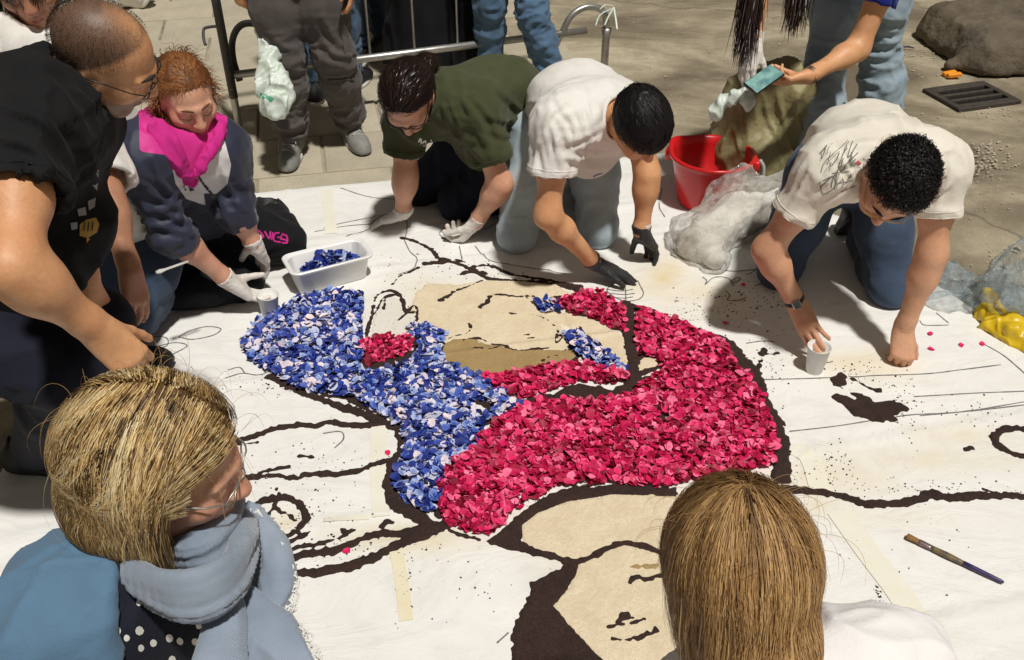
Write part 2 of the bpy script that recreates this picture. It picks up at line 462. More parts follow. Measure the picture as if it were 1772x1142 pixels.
def clear(name, c, mixv, rough=.12, bsc=26):
    """thin clear film: mostly see-through, glossy on its creases"""
    b = NB(name); b.col(c); b.set(Roughness=rough, Specular_IOR_Level=.9)
    b.bump(b.noise(bsc, 5, .62, (1, 1.6, 1), dist=.8), 1.0, .035)
    tr = b.n('ShaderNodeBsdfTransparent'); mx = b.n('ShaderNodeMixShader'); lw = b.n('ShaderNodeLayerWeight'); lw.inputs[0].default_value = .35
    f = b.math('ADD', b.math('MULTIPLY', lw.outputs['Facing'], .5), b.math('MULTIPLY', b.ramp(b.noise(bsc * .6, 4), [(.3, (0, 0, 0)), (.75, (1, 1, 1))]), mixv))
    b.l(f, mx.inputs[0]); b.l(tr.outputs[0], mx.inputs[1]); b.l(b.b.outputs[0], mx.inputs[2]); b.l(mx.outputs[0], b.out.inputs['Surface'])
    M[name] = b.m
clear('clear_film', (.82, .80, .74), .55, .06, 22); clear('blue_film', (.48, .58, .62), .5)

def ground_mat():
    b = NB('asphalt')
    n = b.ramp(b.noise(.9, 6, .62, (1, 1.7, 1), dist=.6), [(.38, (.15, .12, .078)), (.5, (.32, .27, .185)), (.63, (.52, .455, .32))])  # broad dark patches paint in soft shadows of people out of view, plus unevenness
    n = b.mixc(b.math('MULTIPLY', b.ramp(b.noise(4.5, 5, .65), [(.45, (0, 0, 0)), (.62, (1, 1, 1))]), .45), n, (.20, .165, .11))
    n = b.mixc(b.math('MULTIPLY', b.ramp(b.noise(160, 3, .7), [(.4, (0, 0, 0)), (.66, (1, 1, 1))]), .35), n, (.055, .045, .035))
    v = b.n('ShaderNodeTexVoronoi', feature='DISTANCE_TO_EDGE'); v.inputs['Scale'].default_value = .42
    mp = b.n('ShaderNodeVectorMath', operation='ADD'); nn = b.n('ShaderNodeTexNoise'); nn.inputs['Scale'].default_value = 3; nn.inputs['Detail'].default_value = 5
    sc = b.n('ShaderNodeVectorMath', operation='SCALE'); sc.inputs['Scale'].default_value = .5
    b.l(b.co(), nn.inputs['Vector']); b.l(nn.outputs['Color'], sc.inputs[0]); b.l(sc.outputs[0], mp.inputs[0]); b.l(b.co(), mp.inputs[1]); b.l(mp.outputs[0], v.inputs['Vector'])
    cr = b.ramp(v.outputs['Distance'], [(.0, (1, 1, 1)), (.007, (0, 0, 0))])
    n = b.mixc(b.math('MULTIPLY', cr, .45), n, (.06, .05, .035))
    b.col(n); b.set(Roughness=.93)
    p = b.bump(b.noise(120, 4, .7), .5, .004); b.bump(b.math('SUBTRACT', b.noise(6, 5), b.math('MULTIPLY', cr, .4)), .5, .03, p)
    M['asphalt'] = b.m
ground_mat()
def slab_mat():
    b = NB('paving_stone')
    oi = b.n('ShaderNodeObjectInfo')
    n = b.ramp(b.noise(5, 6, .6), [(.3, (.40, .355, .265)), (.7, (.52, .465, .355))])
    n = b.mixc(b.math('MULTIPLY', oi.outputs['Random'], .3), n, (.33, .29, .215))
    n = b.mixc(b.math('MULTIPLY', b.ramp(b.noise(170, 3, .7), [(.45, (0, 0, 0)), (.7, (1, 1, 1))]), .3), n, (.09, .075, .055))
    b.col(n); b.set(Roughness=.9); b.bump(b.noise(130, 4, .7), .4, .003); M['paving_stone'] = b.m
slab_mat()
def canvas_mat():
    b = NB('canvas')
    n = b.mixc(b.ramp(b.noise(3, 5, .6), [(.35, (0, 0, 0)), (.7, (1, 1, 1))]), (.83, .82, .795), (.79, .775, .735))
    n = b.mixc(b.math('MULTIPLY', b.ramp(b.noise(4.5, 7, .7, dist=1.5), [(.52, (0, 0, 0)), (.68, (1, 1, 1))]), .30), n, (.62, .60, .55))
    n = b.mixc(b.math('MULTIPLY', b.attr('stain'), 1.0), n, (.72, .60, .36))
    n = b.mixc(b.math('MULTIPLY', b.ramp(b.noise(38, 5, .75), [(.63, (0, 0, 0)), (.74, (1, 1, 1))]), b.attr('dust')), n, (.10, .075, .055))
    b.col(n); b.set(Roughness=.42); b.set(Specular_IOR_Level=.35)
    p = b.bump(b.noise(500, 2), .1, .0008); p = b.bump(b.noise(9, 4), .2, .01, p); b.bump(b.noise(3.2, 5, .6, (.8, 1.6, 1), (0, 0, -.21), 2.0), .30, .03, p); M['canvas'] = b.m
canvas_mat()
def soil_mat(name, a, c, e, sc=240):
    b = NB(name)
    n = b.ramp(b.noise(sc, 3, .7), [(.3, a), (.5, c), (.72, e)])
    n = b.mixc(b.math('MULTIPLY', b.ramp(b.noise(16, 5, .65), [(.42, (0, 0, 0)), (.66, (1, 1, 1))]), .5), n, a)
    b.col(n); b.set(Roughness=.95); b.bump(b.noise(sc * .7, 4, .7), .7, .004); M[name] = b.m
soil_mat('soil', (.014, .006, .0045), (.034, .0155, .0115), (.062, .030, .022))
soil_mat('cream_sand', (.62, .50, .33), (.76, .645, .46), (.82, .73, .56), 300)
soil_mat('tan_sand', (.30, .20, .08), (.38, .265, .115), (.47, .34, .165), 300)
soil_mat('pale_sand', (.70, .65, .56), (.76, .72, .65), (.80, .77, .72), 300)
def petal_mat(name, stops, tr=.25):
    b = NB(name)
    oi = b.n('ShaderNodeObjectInfo')
    t = b.math('ADD', b.attr('tone'), b.math('MULTIPLY', b.math('SUBTRACT', b.noise(90, 3), .5), .3))
    b.col(b.ramp(t, stops)); b.set(Roughness=.55, Specular_IOR_Level=.4)
    b.bump(b.noise(150, 3), .35, .003); M[name] = b.m
petal_mat('blue_petal', [(0, (.008, .013, .13)), (.34, (.022, .046, .32)), (.56, (.065, .125, .48)), (.68, (.26, .36, .66)), (.82, (.58, .60, .76)), (1, (.82, .68, .70))])
petal_mat('red_petal', [(0, (.16, .001, .014)), (.3, (.44, .004, .052)), (.65, (.76, .016, .135)), (1, (.92, .20, .36))])
# ------------------------------------------------------------------ the setting: street, paving, canvas
tag(obj('ground', [(-60, -40, -.03), (60, -40, -.03), (60, 80, -.03), (-60, 80, -.03)], [[0, 1, 2, 3]], M['rag_dark'], smooth=False), kind='structure')
def grid_mesh(x0, x1, y0, y1, st):
    nx = int((x1 - x0) / st) + 1; ny = int((y1 - y0) / st) + 1
    X, Y = np.meshgrid(np.linspace(x0, x1, nx), np.linspace(y0, y1, ny), indexing='ij')
    i = np.arange(nx * ny).reshape(nx, ny)
    F = np.stack([i[:-1, :-1], i[1:, :-1], i[1:, 1:], i[:-1, 1:]], -1).reshape(-1, 4)
    return X.ravel(), Y.ravel(), F
X, Y, F = grid_mesh(-6, 6, -2, 9, .065)
P = np.stack([X, Y, 0 * X], 1)
zz = .022 * (fbm(P * .9, 3, 4) - .5) + .010 * (fbm(P * 5, 9, 2) - .5)
near = np.clip((Y - 3.9) / .6, 0, 1) * np.clip((X - .2) / .5, 0, 1)
near = near * (1 - np.exp(-(((X - 2.45) / .5) ** 2 + ((Y - 4.72) / .45) ** 2)))
zz = zz * (.12 + .88 * near) - .006
# pothole hollow by the drain
zz -= .035 * np.exp(-(((X - 1.95) / .28) ** 2 + ((Y - 3.9) / .16) ** 2)) * 0.4
road = obj('road', np.stack([X, Y, zz], 1), F, M['asphalt']); tag(road, kind='structure')

ANG = math.atan2(4.09 - 3.55, 1.07 + 1.47)      # the far edge of the canvas and the paving run this way
EX = V3(cos(ANG), sin(ANG), 0); EY = V3(-sin(ANG), cos(ANG), 0)
pav = empty('pavement', (-.6, 4.3, 0), None, None); pav['kind'] = 'structure'
slab_meshes = []
for k in range(6):
    m = MB(); m.box((0, 0, 0), (.297, .197, .02), bev=.006); slab_meshes.append(mesh_data('paving_slab', m.V, m.F, M['paving_stone'], False))
for r in range(-3, 9):
    for c in range(-9, 5):
        ox = c * .606 + (r % 2) * .303; oy = r * .406
        p = V3(-.6, 4.1, 0) + EX * ox + EY * oy
        if p[0] > .12 + .06 * sin(r * 3) or p[1] > 7.4: continue
        o = bpy.data.objects.new('paving_slab', random.choice(slab_meshes)); COL.objects.link(o); o.parent = pav
        o.location = tuple(p - V3(-.6, 4.3, 0) + V3(0, 0, -.0155 + random.uniform(-.002, .0018))); o.rotation_euler = (random.uniform(-.003, .003), random.uniform(-.003, .003), ANG + random.uniform(-.004, .004))

# ---- canvas
CV = [(-1.47, .15), (2.72, .15), (1.745, 2.53), (1.07, 4.09), (-1.47, 3.55)]
def inpoly(x, y, poly):
    r = np.zeros(np.shape(x), bool); n = len(poly); j = n - 1
    for i in range(n):
        xi, yi = poly[i][:2]; xj, yj = poly[j][:2]
        c = ((yi > y) != (yj > y)) & (x < (xj - xi) * (y - yi) / (yj - yi + 1e-12) + xi); r ^= c; j = i
    return r
def polydist(x, y, poly, closed=True):
    d = np.full(np.shape(x), 9.); n = len(poly)
    for i in range(n if closed else n - 1):
        a = np.array(poly[i][:2]); b = np.array(poly[(i + 1) % n][:2]); e = b - a
        t = np.clip(((x - a[0]) * e[0] + (y - a[1]) * e[1]) / (e @ e + 1e-12), 0, 1)
        d = np.minimum(d, np.hypot(x - a[0] - t * e[0], y - a[1] - t * e[1]))
    return d
def cz(x, y):
    """height of the canvas over the street"""
    x = np.atleast_1d(np.asarray(x, float)); y = np.atleast_1d(np.asarray(y, float)); P = np.stack([x, y, 0 * x], 1)
    al = P @ EX; ac = P @ EY
    z = .011 + .004 * (fbm(P * 2.2, 21, 2) - .5)
    Q = np.stack([al * 1.1, ac * 9, 0 * al], 1)
    z = z + .014 * np.clip(vnoise(Q, 31) - .62, 0, 1) + .006 * np.clip(vnoise(np.stack([al * 6, ac * .8, 0 * al], 1), 33) - .6, 0, 1)
    wv = .03 * (vnoise(np.stack([al * 2.5, ac * 2.5, 0 * al], 1), 36) - .5)
    for a0, hh, ax_ in ((.55, .004, 0), (1.15, .005, 0), (1.78, .004, 0), (2.45, .005, 0), (3.05, .006, 0), (3.32, .006, 0), (-1.0, .004, 1), (-.2, .004, 1), (.75, .005, 1), (1.55, .005, 1)):
        q = (ac if ax_ == 0 else al) - a0 + wv; z = z + hh * np.exp(-(q / .011) ** 2) - hh * .5 * np.exp(-((q - .03) / .02) ** 2)
    return z
X, Y, F = grid_mesh(-1.6, 2.8, .1, 4.2, .018)
# fit the grid border to the outline: keep cells inside, then add a hemmed border by snapping
ins = inpoly(X, Y, CV)
keepf = ins[F].any(1)
dd = polydist(X, Y, CV)
# snap outside vertices to the outline
for i in np.nonzero(~ins & np.isin(np.arange(len(X)), F[keepf].ravel()))[0]:
    best = None
    for k in range(len(CV)):
        a = np.array(CV[k]); b = np.array(CV[(k + 1) % len(CV)]); e = b - a
        t = min(max(((X[i] - a[0]) * e[0] + (Y[i] - a[1]) * e[1]) / (e @ e), 0), 1); q = a + t * e; ds = math.hypot(X[i] - q[0], Y[i] - q[1])
        if best is None or ds < best[0]: best = (ds, q)
    X[i], Y[i] = best[1]
F = F[keepf]; use = np.unique(F); mp = np.full(len(X), -1); mp[use] = np.arange(len(use)); F = mp[F]; X = X[use]; Y = Y[use]
P = np.stack([X, Y, 0 * X], 1)
edge = polydist(X, Y, CV)
z = cz(X, Y); z = np.where(edge < .006, z - .004, z)
def G2(pts): return [tuple(Z(*p)[:2]) for p in pts]
def sp(cx, cy, rx, ry):
    c = Z(cx, cy); return np.exp(-(((X - c[0]) / rx) ** 2 + ((Y - c[1]) / ry) ** 2))
stain = np.zeros(len(X)); dust = np.zeros(len(X))
for (a, b, rx, ry, s) in [(1150, 480, .10, .16, .55), (1190, 510, .16, .10, .4), (1250, 520, .14, .1, .3), (1120, 500, .1, .08, .5), (1490, 635, .16, .08, .4), (1420, 830, .2, .08, .35), (1600, 800, .3, .05, .25),
                          (700, 935, .18, .05, .45), (490, 910, .06, .05, .35), (640, 540, .1, .1, .12), (740, 500, .14, .08, .25), (1660, 760, .15, .05, .3), (1500, 895, .25, .05, .15), (1400, 880, .12, .04, .3), (1250, 540, .2, .1, .2)]:
    stain = np.maximum(stain, s * sp(a, b, rx, ry))
stain = stain * (.55 + 1.5 * fbm(P * 14, 44, 3))
for (a, b, rx, ry, s) in [(1250, 530, .22, .12, .9), (1420, 810, .12, .08, .9), (1560, 730, .12, .12, .7), (690, 550, .1, .12, .8), (560, 800, .2, .2, .35), (520, 900, .15, .15, .6), (1320, 640, .08, .12, .9), (1500, 830, .3, .1, .35), (700, 1000, .06, .2, .8), (760, 470, .25, .12, .5), (1180, 570, .2, .1, .7), (1700, 720, .12, .1, .6), (1340, 520, .1, .08, 1.)]:
    dust = np.maximum(dust, s * sp(a, b, rx, ry))
canv = obj('canvas_sheet', np.stack([X, Y, z], 1), F, M['canvas'], attrs={'stain': np.clip(stain, 0, 1), 'dust': np.clip(dust, 0, 1)}, loc=(0.5, 2.2, 0))
tag(canv, 'large white canvas sheet spread over the street under the flower picture', 'canvas sheet')
def ribbon(pts, wd, dz, mat, name, parent, jit=.0, label=None, n=8):
    """flat strip lying on the canvas along ground points"""
    pts = spline([V3(p[0], p[1], 0) for p in pts], n); V = []; F = []
    for i, p in enumerate(pts):
        t = nrm(pts[min(i + 1, len(pts) - 1)] - pts[max(i - 1, 0)]); s = V3(-t[1], t[0], 0)
        ww = wd * .5 * (1 + jit * (random.random() - .5))
        for e in (-1, 1):
            q = p + s * ww * e; V.append((q[0], q[1], float(cz(q[0], q[1])[0]) + dz))
    for i in range(len(pts) - 1): F.append([2 * i, 2 * i + 1, 2 * i + 3, 2 * i + 2])
    return obj(name, V, F, mat, parent, True, label=label)
canv_loc = canv
for (pts, wd, mt) in [([(566, 332), (569, 370), (574, 408)], .05, 'tape_cream'), ([(658, 735), (655, 800), (660, 900)], .05, 'tape_cream'), ([(684, 950), (694, 1000), (704, 1080)], .035, 'tape_pale'),
                      ([(1368, 780), (1400, 800), (1420, 860)], .06, 'tape_cream'), ([(1450, 890), (1500, 960), (1560, 1040), (1620, 1142)], .07, 'tape_cream'), ([(560, 905), (640, 900), (760, 905)][:2], .02, 'tape_cream')]:
    ribbon(G2(pts), wd, .0022, M[mt], 'tape_strip', canv)
# pencil drawing
pl = [[(1320, 662), (1400, 660), (1500, 656), (1600, 652), (1660, 645), (1730, 636)], [(1365, 752), (1450, 742), (1560, 725), (1660, 718), (1772, 700)], [(1580, 692), (1680, 686), (1772, 682)], [(1590, 725), (1680, 716), (1772, 705)],
      [(1290, 600), (1320, 596), (1340, 597)], [(1390, 640), (1420, 634), (1440, 632)], [(245, 598), (270, 588), (290, 590), (288, 604), (250, 612)], [(310, 588), (330, 577), (360, 570), (383, 574), (370, 585), (335, 592), (310, 588)], [(255, 610), (300, 598), (325, 603), (300, 618)],
      [(390, 658), (420, 650), (450, 652), (480, 640)], [(395, 645), (415, 640), (425, 650)], [(700, 420), (705, 400), (702, 380)], [(640, 400), (650, 385), (670, 378)], [(700, 420), (710, 440), (722, 452), (715, 470), (690, 480)], [(760, 408), (770, 400), (800, 398), (830, 402)],
      [(795, 430), (798, 445), (800, 455)], [(822, 430), (835, 445), (850, 456), (880, 462), (930, 470), (980, 478)], [(560, 400), (590, 392), (640, 382), (690, 372)], [(600, 415), (640, 400), (690, 385)], [(545, 405), (600, 396), (650, 392)], [(590, 330), (640, 345), (700, 350)],
      [(780, 425), (770, 418), (760, 410)], [(860, 390), (840, 400), (820, 400)],
      [(1060, 483), (1062, 495), (1050, 505), (1058, 515), (1080, 525), (1105, 522), (1113, 512), (1108, 500), (1103, 490)], [(1050, 505), (1075, 508), (1095, 505)], [(1055, 512), (1080, 514), (1098, 512)], [(1060, 519), (1080, 520), (1095, 518)], [(1082, 503), (1083, 527)],
      [(1215, 484), (1222, 490), (1220, 497), (1235, 485), (1258, 486), (1270, 500)], [(1255, 508), (1262, 516), (1258, 524), (1275, 525), (1290, 520)], [(1263, 492), (1275, 485), (1280, 488), (1270, 494), (1263, 492)], [(1290, 480), (1300, 476), (1312, 470), (1320, 474)], [(1240, 470), (1270, 474), (1310, 470)],
      [(1305, 500), (1320, 495), (1330, 500)], [(560, 755), (590, 752), (595, 765), (580, 780)], [(1530, 620), (1560, 626)], [(860, 1118), (880, 1100)], [(1590, 560), (1600, 567), (1640, 567)], [(1618, 547), (1640, 563)], [(1700, 600), (1735, 620), (1772, 652)], [(1120, 255), (1135, 300), (1130, 345)], [(1145, 330), (1140, 360), (1150, 380)]]
for p in pl: ribbon(G2(p), .0042, .0016, M['pencil'], 'pencil_line', canv, .5)

# ------------------------------------------------------------------ the picture on the canvas: heaped soil, sand and petals
ST = .0045
GX, GY, GF = grid_mesh(-1.05, 1.85, 1.2, 3.3, ST)
GP = np.stack([GX, GY, 0 * GX], 1)
wob = .014 * (fbm(GP * 26, 71, 3) - .5) + .010 * (vnoise(GP * 90, 75) - .5)
def region(px): return G2(px)
def sd(poly):
    out = np.full(len(GX), .2); a = np.array(poly); lo = a.min(0) - .12; hi = a.max(0) + .12
    m = (GX > lo[0]) & (GX < hi[0]) & (GY > lo[1]) & (GY < hi[1])
    d = polydist(GX[m], GY[m], poly); out[m] = np.where(inpoly(GX[m], GY[m], poly), -d, d); return out
def ld(pts, wd):
    pts = [tuple(p[:2]) for p in spline([V3(*p, 0) for p in G2(pts)], 5)]
    out = np.full(len(GX), .2); a = np.array(pts); lo = a.min(0) - .12; hi = a.max(0) + .12
    m = (GX > lo[0]) & (GX < hi[0]) & (GY > lo[1]) & (GY < hi[1]); out[m] = polydist(GX[m], GY[m], pts, False) - wd * .5; return out
cane = cz(GX, GY)
def heap(name, label, d, hmax, mat, cat, slope=.7, rough=.35, seed=0):
    """a heap whose edge thins out to nothing on the canvas"""
    d = d + wob
    h = np.clip(-d * slope, -.004, hmax) ; grow = np.clip(-d / .02, 0, 1)
    h = h * (1 - rough * grow * (1 - fbm(GP * 70, 90 + seed, 2))) + np.where(h > 0, .0022 * (vnoise(GP * 160, 95 + seed) - .4) * grow, 0)
    z = cane + h
    act = (h > -.0015)[GF].any(1); F = GF[act]
    # thin the flat inside of big heaps is not needed; compact
    use = np.unique(F); mp = np.full(len(GX), -1); mp[use] = np.arange(len(use)); F = mp[F]
    V = np.stack([GX[use], GY[use], z[use]], 1); c = V.mean(0); c[2] = 0
    o = obj(name, V, F, mat, loc=c); tag(o, label, cat, kind='stuff'); return o
L = ld; R = lambda p: sd(G2(p))
mn = lambda *a: np.minimum.reduce(a)
soil_main = mn(
    L([(470, 655), (500, 672), (545, 690), (600, 712), (640, 725), (685, 745)], .034), L([(560, 688), (600, 692), (640, 712)], .03),
    R([(680, 745), (700, 745), (720, 770), (700, 800), (702, 840), (712, 870), (745, 900), (760, 910), (740, 918), (700, 902), (670, 880), (660, 845), (668, 810), (688, 785)]),
    R([(745, 903), (790, 925), (840, 938), (868, 928), (890, 900), (920, 878), (950, 860), (1000, 846), (1060, 843), (1170, 848), (1170, 866), (1060, 863), (980, 876), (930, 896), (906, 916), (905, 940), (935, 958), (885, 958), (830, 942), (780, 928)]),
    L([(1075, 532), (1110, 540), (1160, 560), (1210, 582), (1258, 600), (1283, 632), (1305, 655), (1320, 700), (1340, 740), (1352, 780), (1350, 832)], .052),
    R([(1258, 596), (1290, 620), (1318, 650), (1330, 700), (1358, 750), (1362, 800), (1356, 834), (1330, 834), (1340, 780), (1325, 720), (1300, 670), (1270, 640)]),
    L([(1082, 530), (1088, 560), (1090, 600), (1096, 640), (1096, 668)], .05), L([(1096, 655), (1112, 650), (1140, 640), (1145, 625)], .03), L([(1096, 640), (1112, 622), (1135, 622)], .02),
    L([(1136, 705), (1142, 730), (1150, 748)], .03),
    R([(925, 700), (955, 688), (975, 676), (1000, 670), (1030, 674), (1060, 678), (1100, 662), (1125, 655), (1112, 672), (1085, 690), (1040, 698), (1000, 702), (960, 702)]), L([(880, 705), (915, 700), (950, 690)], .03),
    L([(626, 640), (650, 640), (690, 628), (722, 612), (722, 600), (700, 590)], .035), L([(628, 600), (630, 640), (640, 655), (690, 638), (722, 618)], .035),
    L([(825, 700), (840, 706), (852, 715), (840, 725), (828, 718)], .03), L([(760, 740), (800, 738), (830, 740), (880, 722)], .025), L([(690, 745), (760, 755), (800, 770)], .03), L([(830, 740), (815, 770), (790, 790), (770, 815)], .02), L([(765, 815), (757, 850), (762, 895)], .03))
soil_lines = mn(
    L([(400, 770), (440, 760), (470, 748), (520, 740), (545, 742), (570, 735), (600, 740), (640, 741), (690, 738)], .024), L([(415, 775), (430, 772), (445, 770)], .008),
    L([(400, 832), (440, 830), (480, 828), (515, 832)], .022), L([(522, 830), (545, 825), (580, 826), (612, 822), (640, 812), (680, 800)], .022), L([(440, 830), (460, 820), (490, 814), (500, 812)], .013), L([(495, 800), (515, 795), (540, 794)], .007),
    L([(425, 912), (440, 890), (455, 875), (472, 867)], .026), L([(475, 868), (497, 866), (515, 876), (530, 890), (528, 910), (512, 925), (490, 934), (465, 938)], .022), L([(480, 850), (483, 862), (478, 880), (488, 892)], .012), L([(477, 882), (464, 894), (460, 903)], .01), L([(483, 890), (500, 895), (512, 905)], .01),
    L([(476, 948), (500, 942), (525, 932), (540, 922)], .012), L([(486, 962), (520, 952), (560, 944), (600, 931)], .013), L([(470, 992), (505, 972), (535, 962), (575, 958), (610, 945), (650, 930), (700, 928), (745, 912)], .028), L([(470, 1002), (520, 998), (560, 994), (610, 985), (650, 968), (690, 948), (740, 926), (770, 915)], .034), L([(592, 920), (603, 926), (614, 922)], .02), L([(660, 916), (670, 908), (682, 908)], .014),
    L([(697, 416), (715, 421), (735, 430), (750, 440), (760, 452), (790, 460), (815, 470), (840, 478)], .018), L([(735, 462), (760, 460), (785, 455), (805, 458)], .014), L([(820, 466), (840, 464), (860, 468), (880, 478), (920, 485), (960, 492), (1005, 500)], .016), L([(718, 443), (735, 446)], .009),
    L([(800, 478), (820, 475), (850, 488), (900, 490), (950, 495), (990, 503), (1010, 512)], .018), L([(835, 490), (815, 500), (790, 508)], .016), L([(785, 512), (772, 520), (764, 525)], .03), L([(975, 495), (1000, 502), (1015, 515), (990, 522), (960, 520), (940, 524)], .02),
    L([(680, 496), (693, 482), (710, 475), (724, 468)], .012),
    L([(632, 595), (638, 570), (645, 545), (650, 522), (660, 512), (678, 508), (692, 516), (698, 530), (702, 545), (718, 545)], .012), L([(640, 560), (652, 542), (662, 522)], .01), L([(664, 540), (668, 520), (680, 515)], .012), L([(690, 560), (705, 545), (716, 535), (722, 542), (722, 566)], .012),
    L([(845, 518), (860, 514), (890, 519), (920, 518), (935, 524), (955, 530)], .018), L([(870, 514), (850, 518), (842, 530), (830, 538)], .022), L([(874, 547), (900, 550), (930, 552), (950, 562), (966, 578), (972, 592)], .012), L([(964, 585), (962, 600), (975, 590)], .016),
    L([(812, 566), (815, 575), (805, 584), (785, 588), (768, 600), (762, 618)], .014), L([(802, 594), (830, 592), (850, 600), (870, 606), (895, 612), (930, 610), (965, 608), (995, 612)], .016), L([(820, 608), (845, 612), (870, 606)], .01), L([(905, 586), (925, 584)], .007), L([(902, 592), (924, 590)], .008),
    L([(762, 618), (772, 634), (800, 648), (850, 658), (880, 660)], .016), L([(975, 590), (1000, 600), (1000, 622), (985, 632)], .02), L([(985, 625), (955, 622), (938, 632)], .012),
    L([(996, 588), (1003, 570), (1010, 584), (1040, 602), (1062, 628), (1078, 652)], .014), L([(925, 524), (905, 520)], .01))
soil_right = mn(L([(1345, 850), (1400, 855), (1450, 862), (1480, 872), (1515, 878), (1560, 875), (1590, 868), (1605, 860), (1640, 866), (1700, 862), (1790, 866)], .030), L([(1700, 852), (1725, 858), (1750, 862)], .014))
soil_ring = mn(L([(1790, 752), (1750, 746), (1725, 752), (1718, 762), (1730, 780), (1755, 792), (1790, 796)], .028), L([(1668, 783), (1680, 781)], .014))
soil_blob = mn(R([(1432, 690), (1445, 686), (1470, 692), (1500, 698), (1535, 695), (1548, 690), (1555, 700), (1568, 712), (1556, 718), (1552, 732), (1535, 736), (1500, 732), (1470, 722), (1456, 706), (1440, 700)]), R([(1436, 655), (1455, 650), (1464, 664), (1454, 676), (1440, 672)]), L([(1478, 662), (1500, 674), (1520, 682)], .02), L([(1455, 676), (1490, 694), (1520, 698)], .012))
soil_spill = mn(R([(1308, 616), (1318, 603), (1328, 612), (1320, 622)]), R([(1306, 625), (1320, 628), (1314, 648), (1308, 640)]), L([(1322, 618), (1345, 616)], .006)) + .012 * (vnoise(GP * 60, 5) - .3)
soil_hair = mn(R([(1000, 975), (1003, 990), (985, 1025), (960, 1055), (985, 1085), (1010, 1112), (1045, 1150), (890, 1175), (884, 1105), (893, 1075), (912, 1048), (918, 1012), (960, 992)]), L([(880, 950), (950, 966), (1000, 977), (1050, 955), (1080, 945), (1110, 950), (1150, 965)], .027))
soil_face = mn(L([(1088, 1014), (1100, 1005), (1115, 1008), (1150, 1001)], .020), R([(1060, 1088), (1068, 1068), (1088, 1062), (1102, 1078)]), L([(1054, 1091), (1090, 1085), (1114, 1077)], .016), L([(1060, 1112), (1090, 1113), (1136, 1098)], .024))
cream_top = mn(R([(716, 540), (722, 512), (745, 497), (790, 500), (840, 492), (900, 492), (960, 500), (985, 512), (940, 522), (965, 548), (972, 590), (990, 610), (880, 610), (800, 592), (765, 600), (735, 565)]), R([(950, 548), (1000, 552), (1050, 570), (1078, 590), (1085, 620), (1083, 652), (1062, 628), (1040, 602), (1005, 572), (985, 572)]), R([(1100, 638), (1115, 626), (1134, 630), (1138, 640), (1120, 650), (1104, 650)]))
tan_face = R([(766, 606), (782, 592), (812, 590), (850, 602), (890, 612), (950, 612), (1000, 612), (990, 632), (950, 642), (900, 655), (840, 658), (800, 648), (774, 632)])
cream_hat = R([(905, 915), (930, 896), (980, 876), (1060, 863), (1200, 866), (1200, 960), (1080, 945), (1040, 962), (1000, 976), (950, 964), (908, 942)])
cream_face = R([(1002, 985), (1050, 960), (1080, 950), (1130, 962), (1250, 1010), (1250, 1170), (1050, 1150), (1010, 1112), (984, 1083), (958, 1055), (985, 1025)])
pale_hand = R([(650, 545), (665, 520), (690, 522), (702, 550), (720, 555), (715, 575), (700, 592), (640, 596)])
brow = R([(1085, 988), (1100, 980), (1140, 978), (1140, 990), (1105, 994)])
heap('cream_sand', 'cream sand filling the pale sleeve and ear at the far side of the picture', cream_top - .008, .004, M['cream_sand'], 'sand', .5, .2, 1)
heap('cream_sand', 'cream sand oval of the cap edged by dark soil beside the honey haired person', cream_hat - .008, .004, M['cream_sand'], 'sand', .5, .2, 2)
heap('cream_sand', 'cream sand of the drawn face with soil nose and mouth', cream_face - .008, .004, M['cream_sand'], 'sand', .5, .2, 3)
heap('tan_sand', 'tan sand oval in the middle of the picture with specks of soil', tan_face - .006, .0046, M['tan_sand'], 'sand', .5, .2, 4)
heap('tan_sand', 'small tan sand eyebrow of the drawn face', brow, .006, M['tan_sand'], 'sand', .8, .2, 4)
heap('pale_sand', 'thin pale sand on the drawn hand between the blue petals', pale_hand, .002, M['pale_sand'], 'sand', .5, .2, 5)
heap('soil_outline', 'broad dark soil bands bordering the blue and crimson petals', soil_main, .010, M['soil'], 'soil', .8, .5, 6)
heap('soil_line', 'thin dark soil lines of the sleeves, hands and hair around the blue petals', soil_lines, .009, M['soil'], 'soil', .9, .5, 7)
heap('soil_line', 'long wavy dark soil line running right from the honey haired head', soil_right, .010, M['soil'], 'soil', .9, .5, 8)
heap('soil_ring', 'dark soil ring at the right edge of the canvas', soil_ring, .010, M['soil'], 'soil', .9, .5, 9)
heap('soil_patch', 'smudged dark soil patch on the bare canvas before the fist', soil_blob + .02 * (vnoise(GP * 40, 15) - .35), .009, M['soil'], 'soil', .9, .5, 10)
heap('soil_patch', 'small spilled soil patch between crimson petals and the grey cup', soil_spill, .009, M['soil'], 'soil', .9, .5, 11)
heap('soil_hair', 'broad smooth dark soil hair beside the drawn face', soil_hair, .008, M['soil'], 'soil', .8, .3, 12)
heap('soil_features', 'dark soil eye, nose and mouth of the drawn face', soil_face, .010, M['soil'], 'soil', .9, .4, 13)
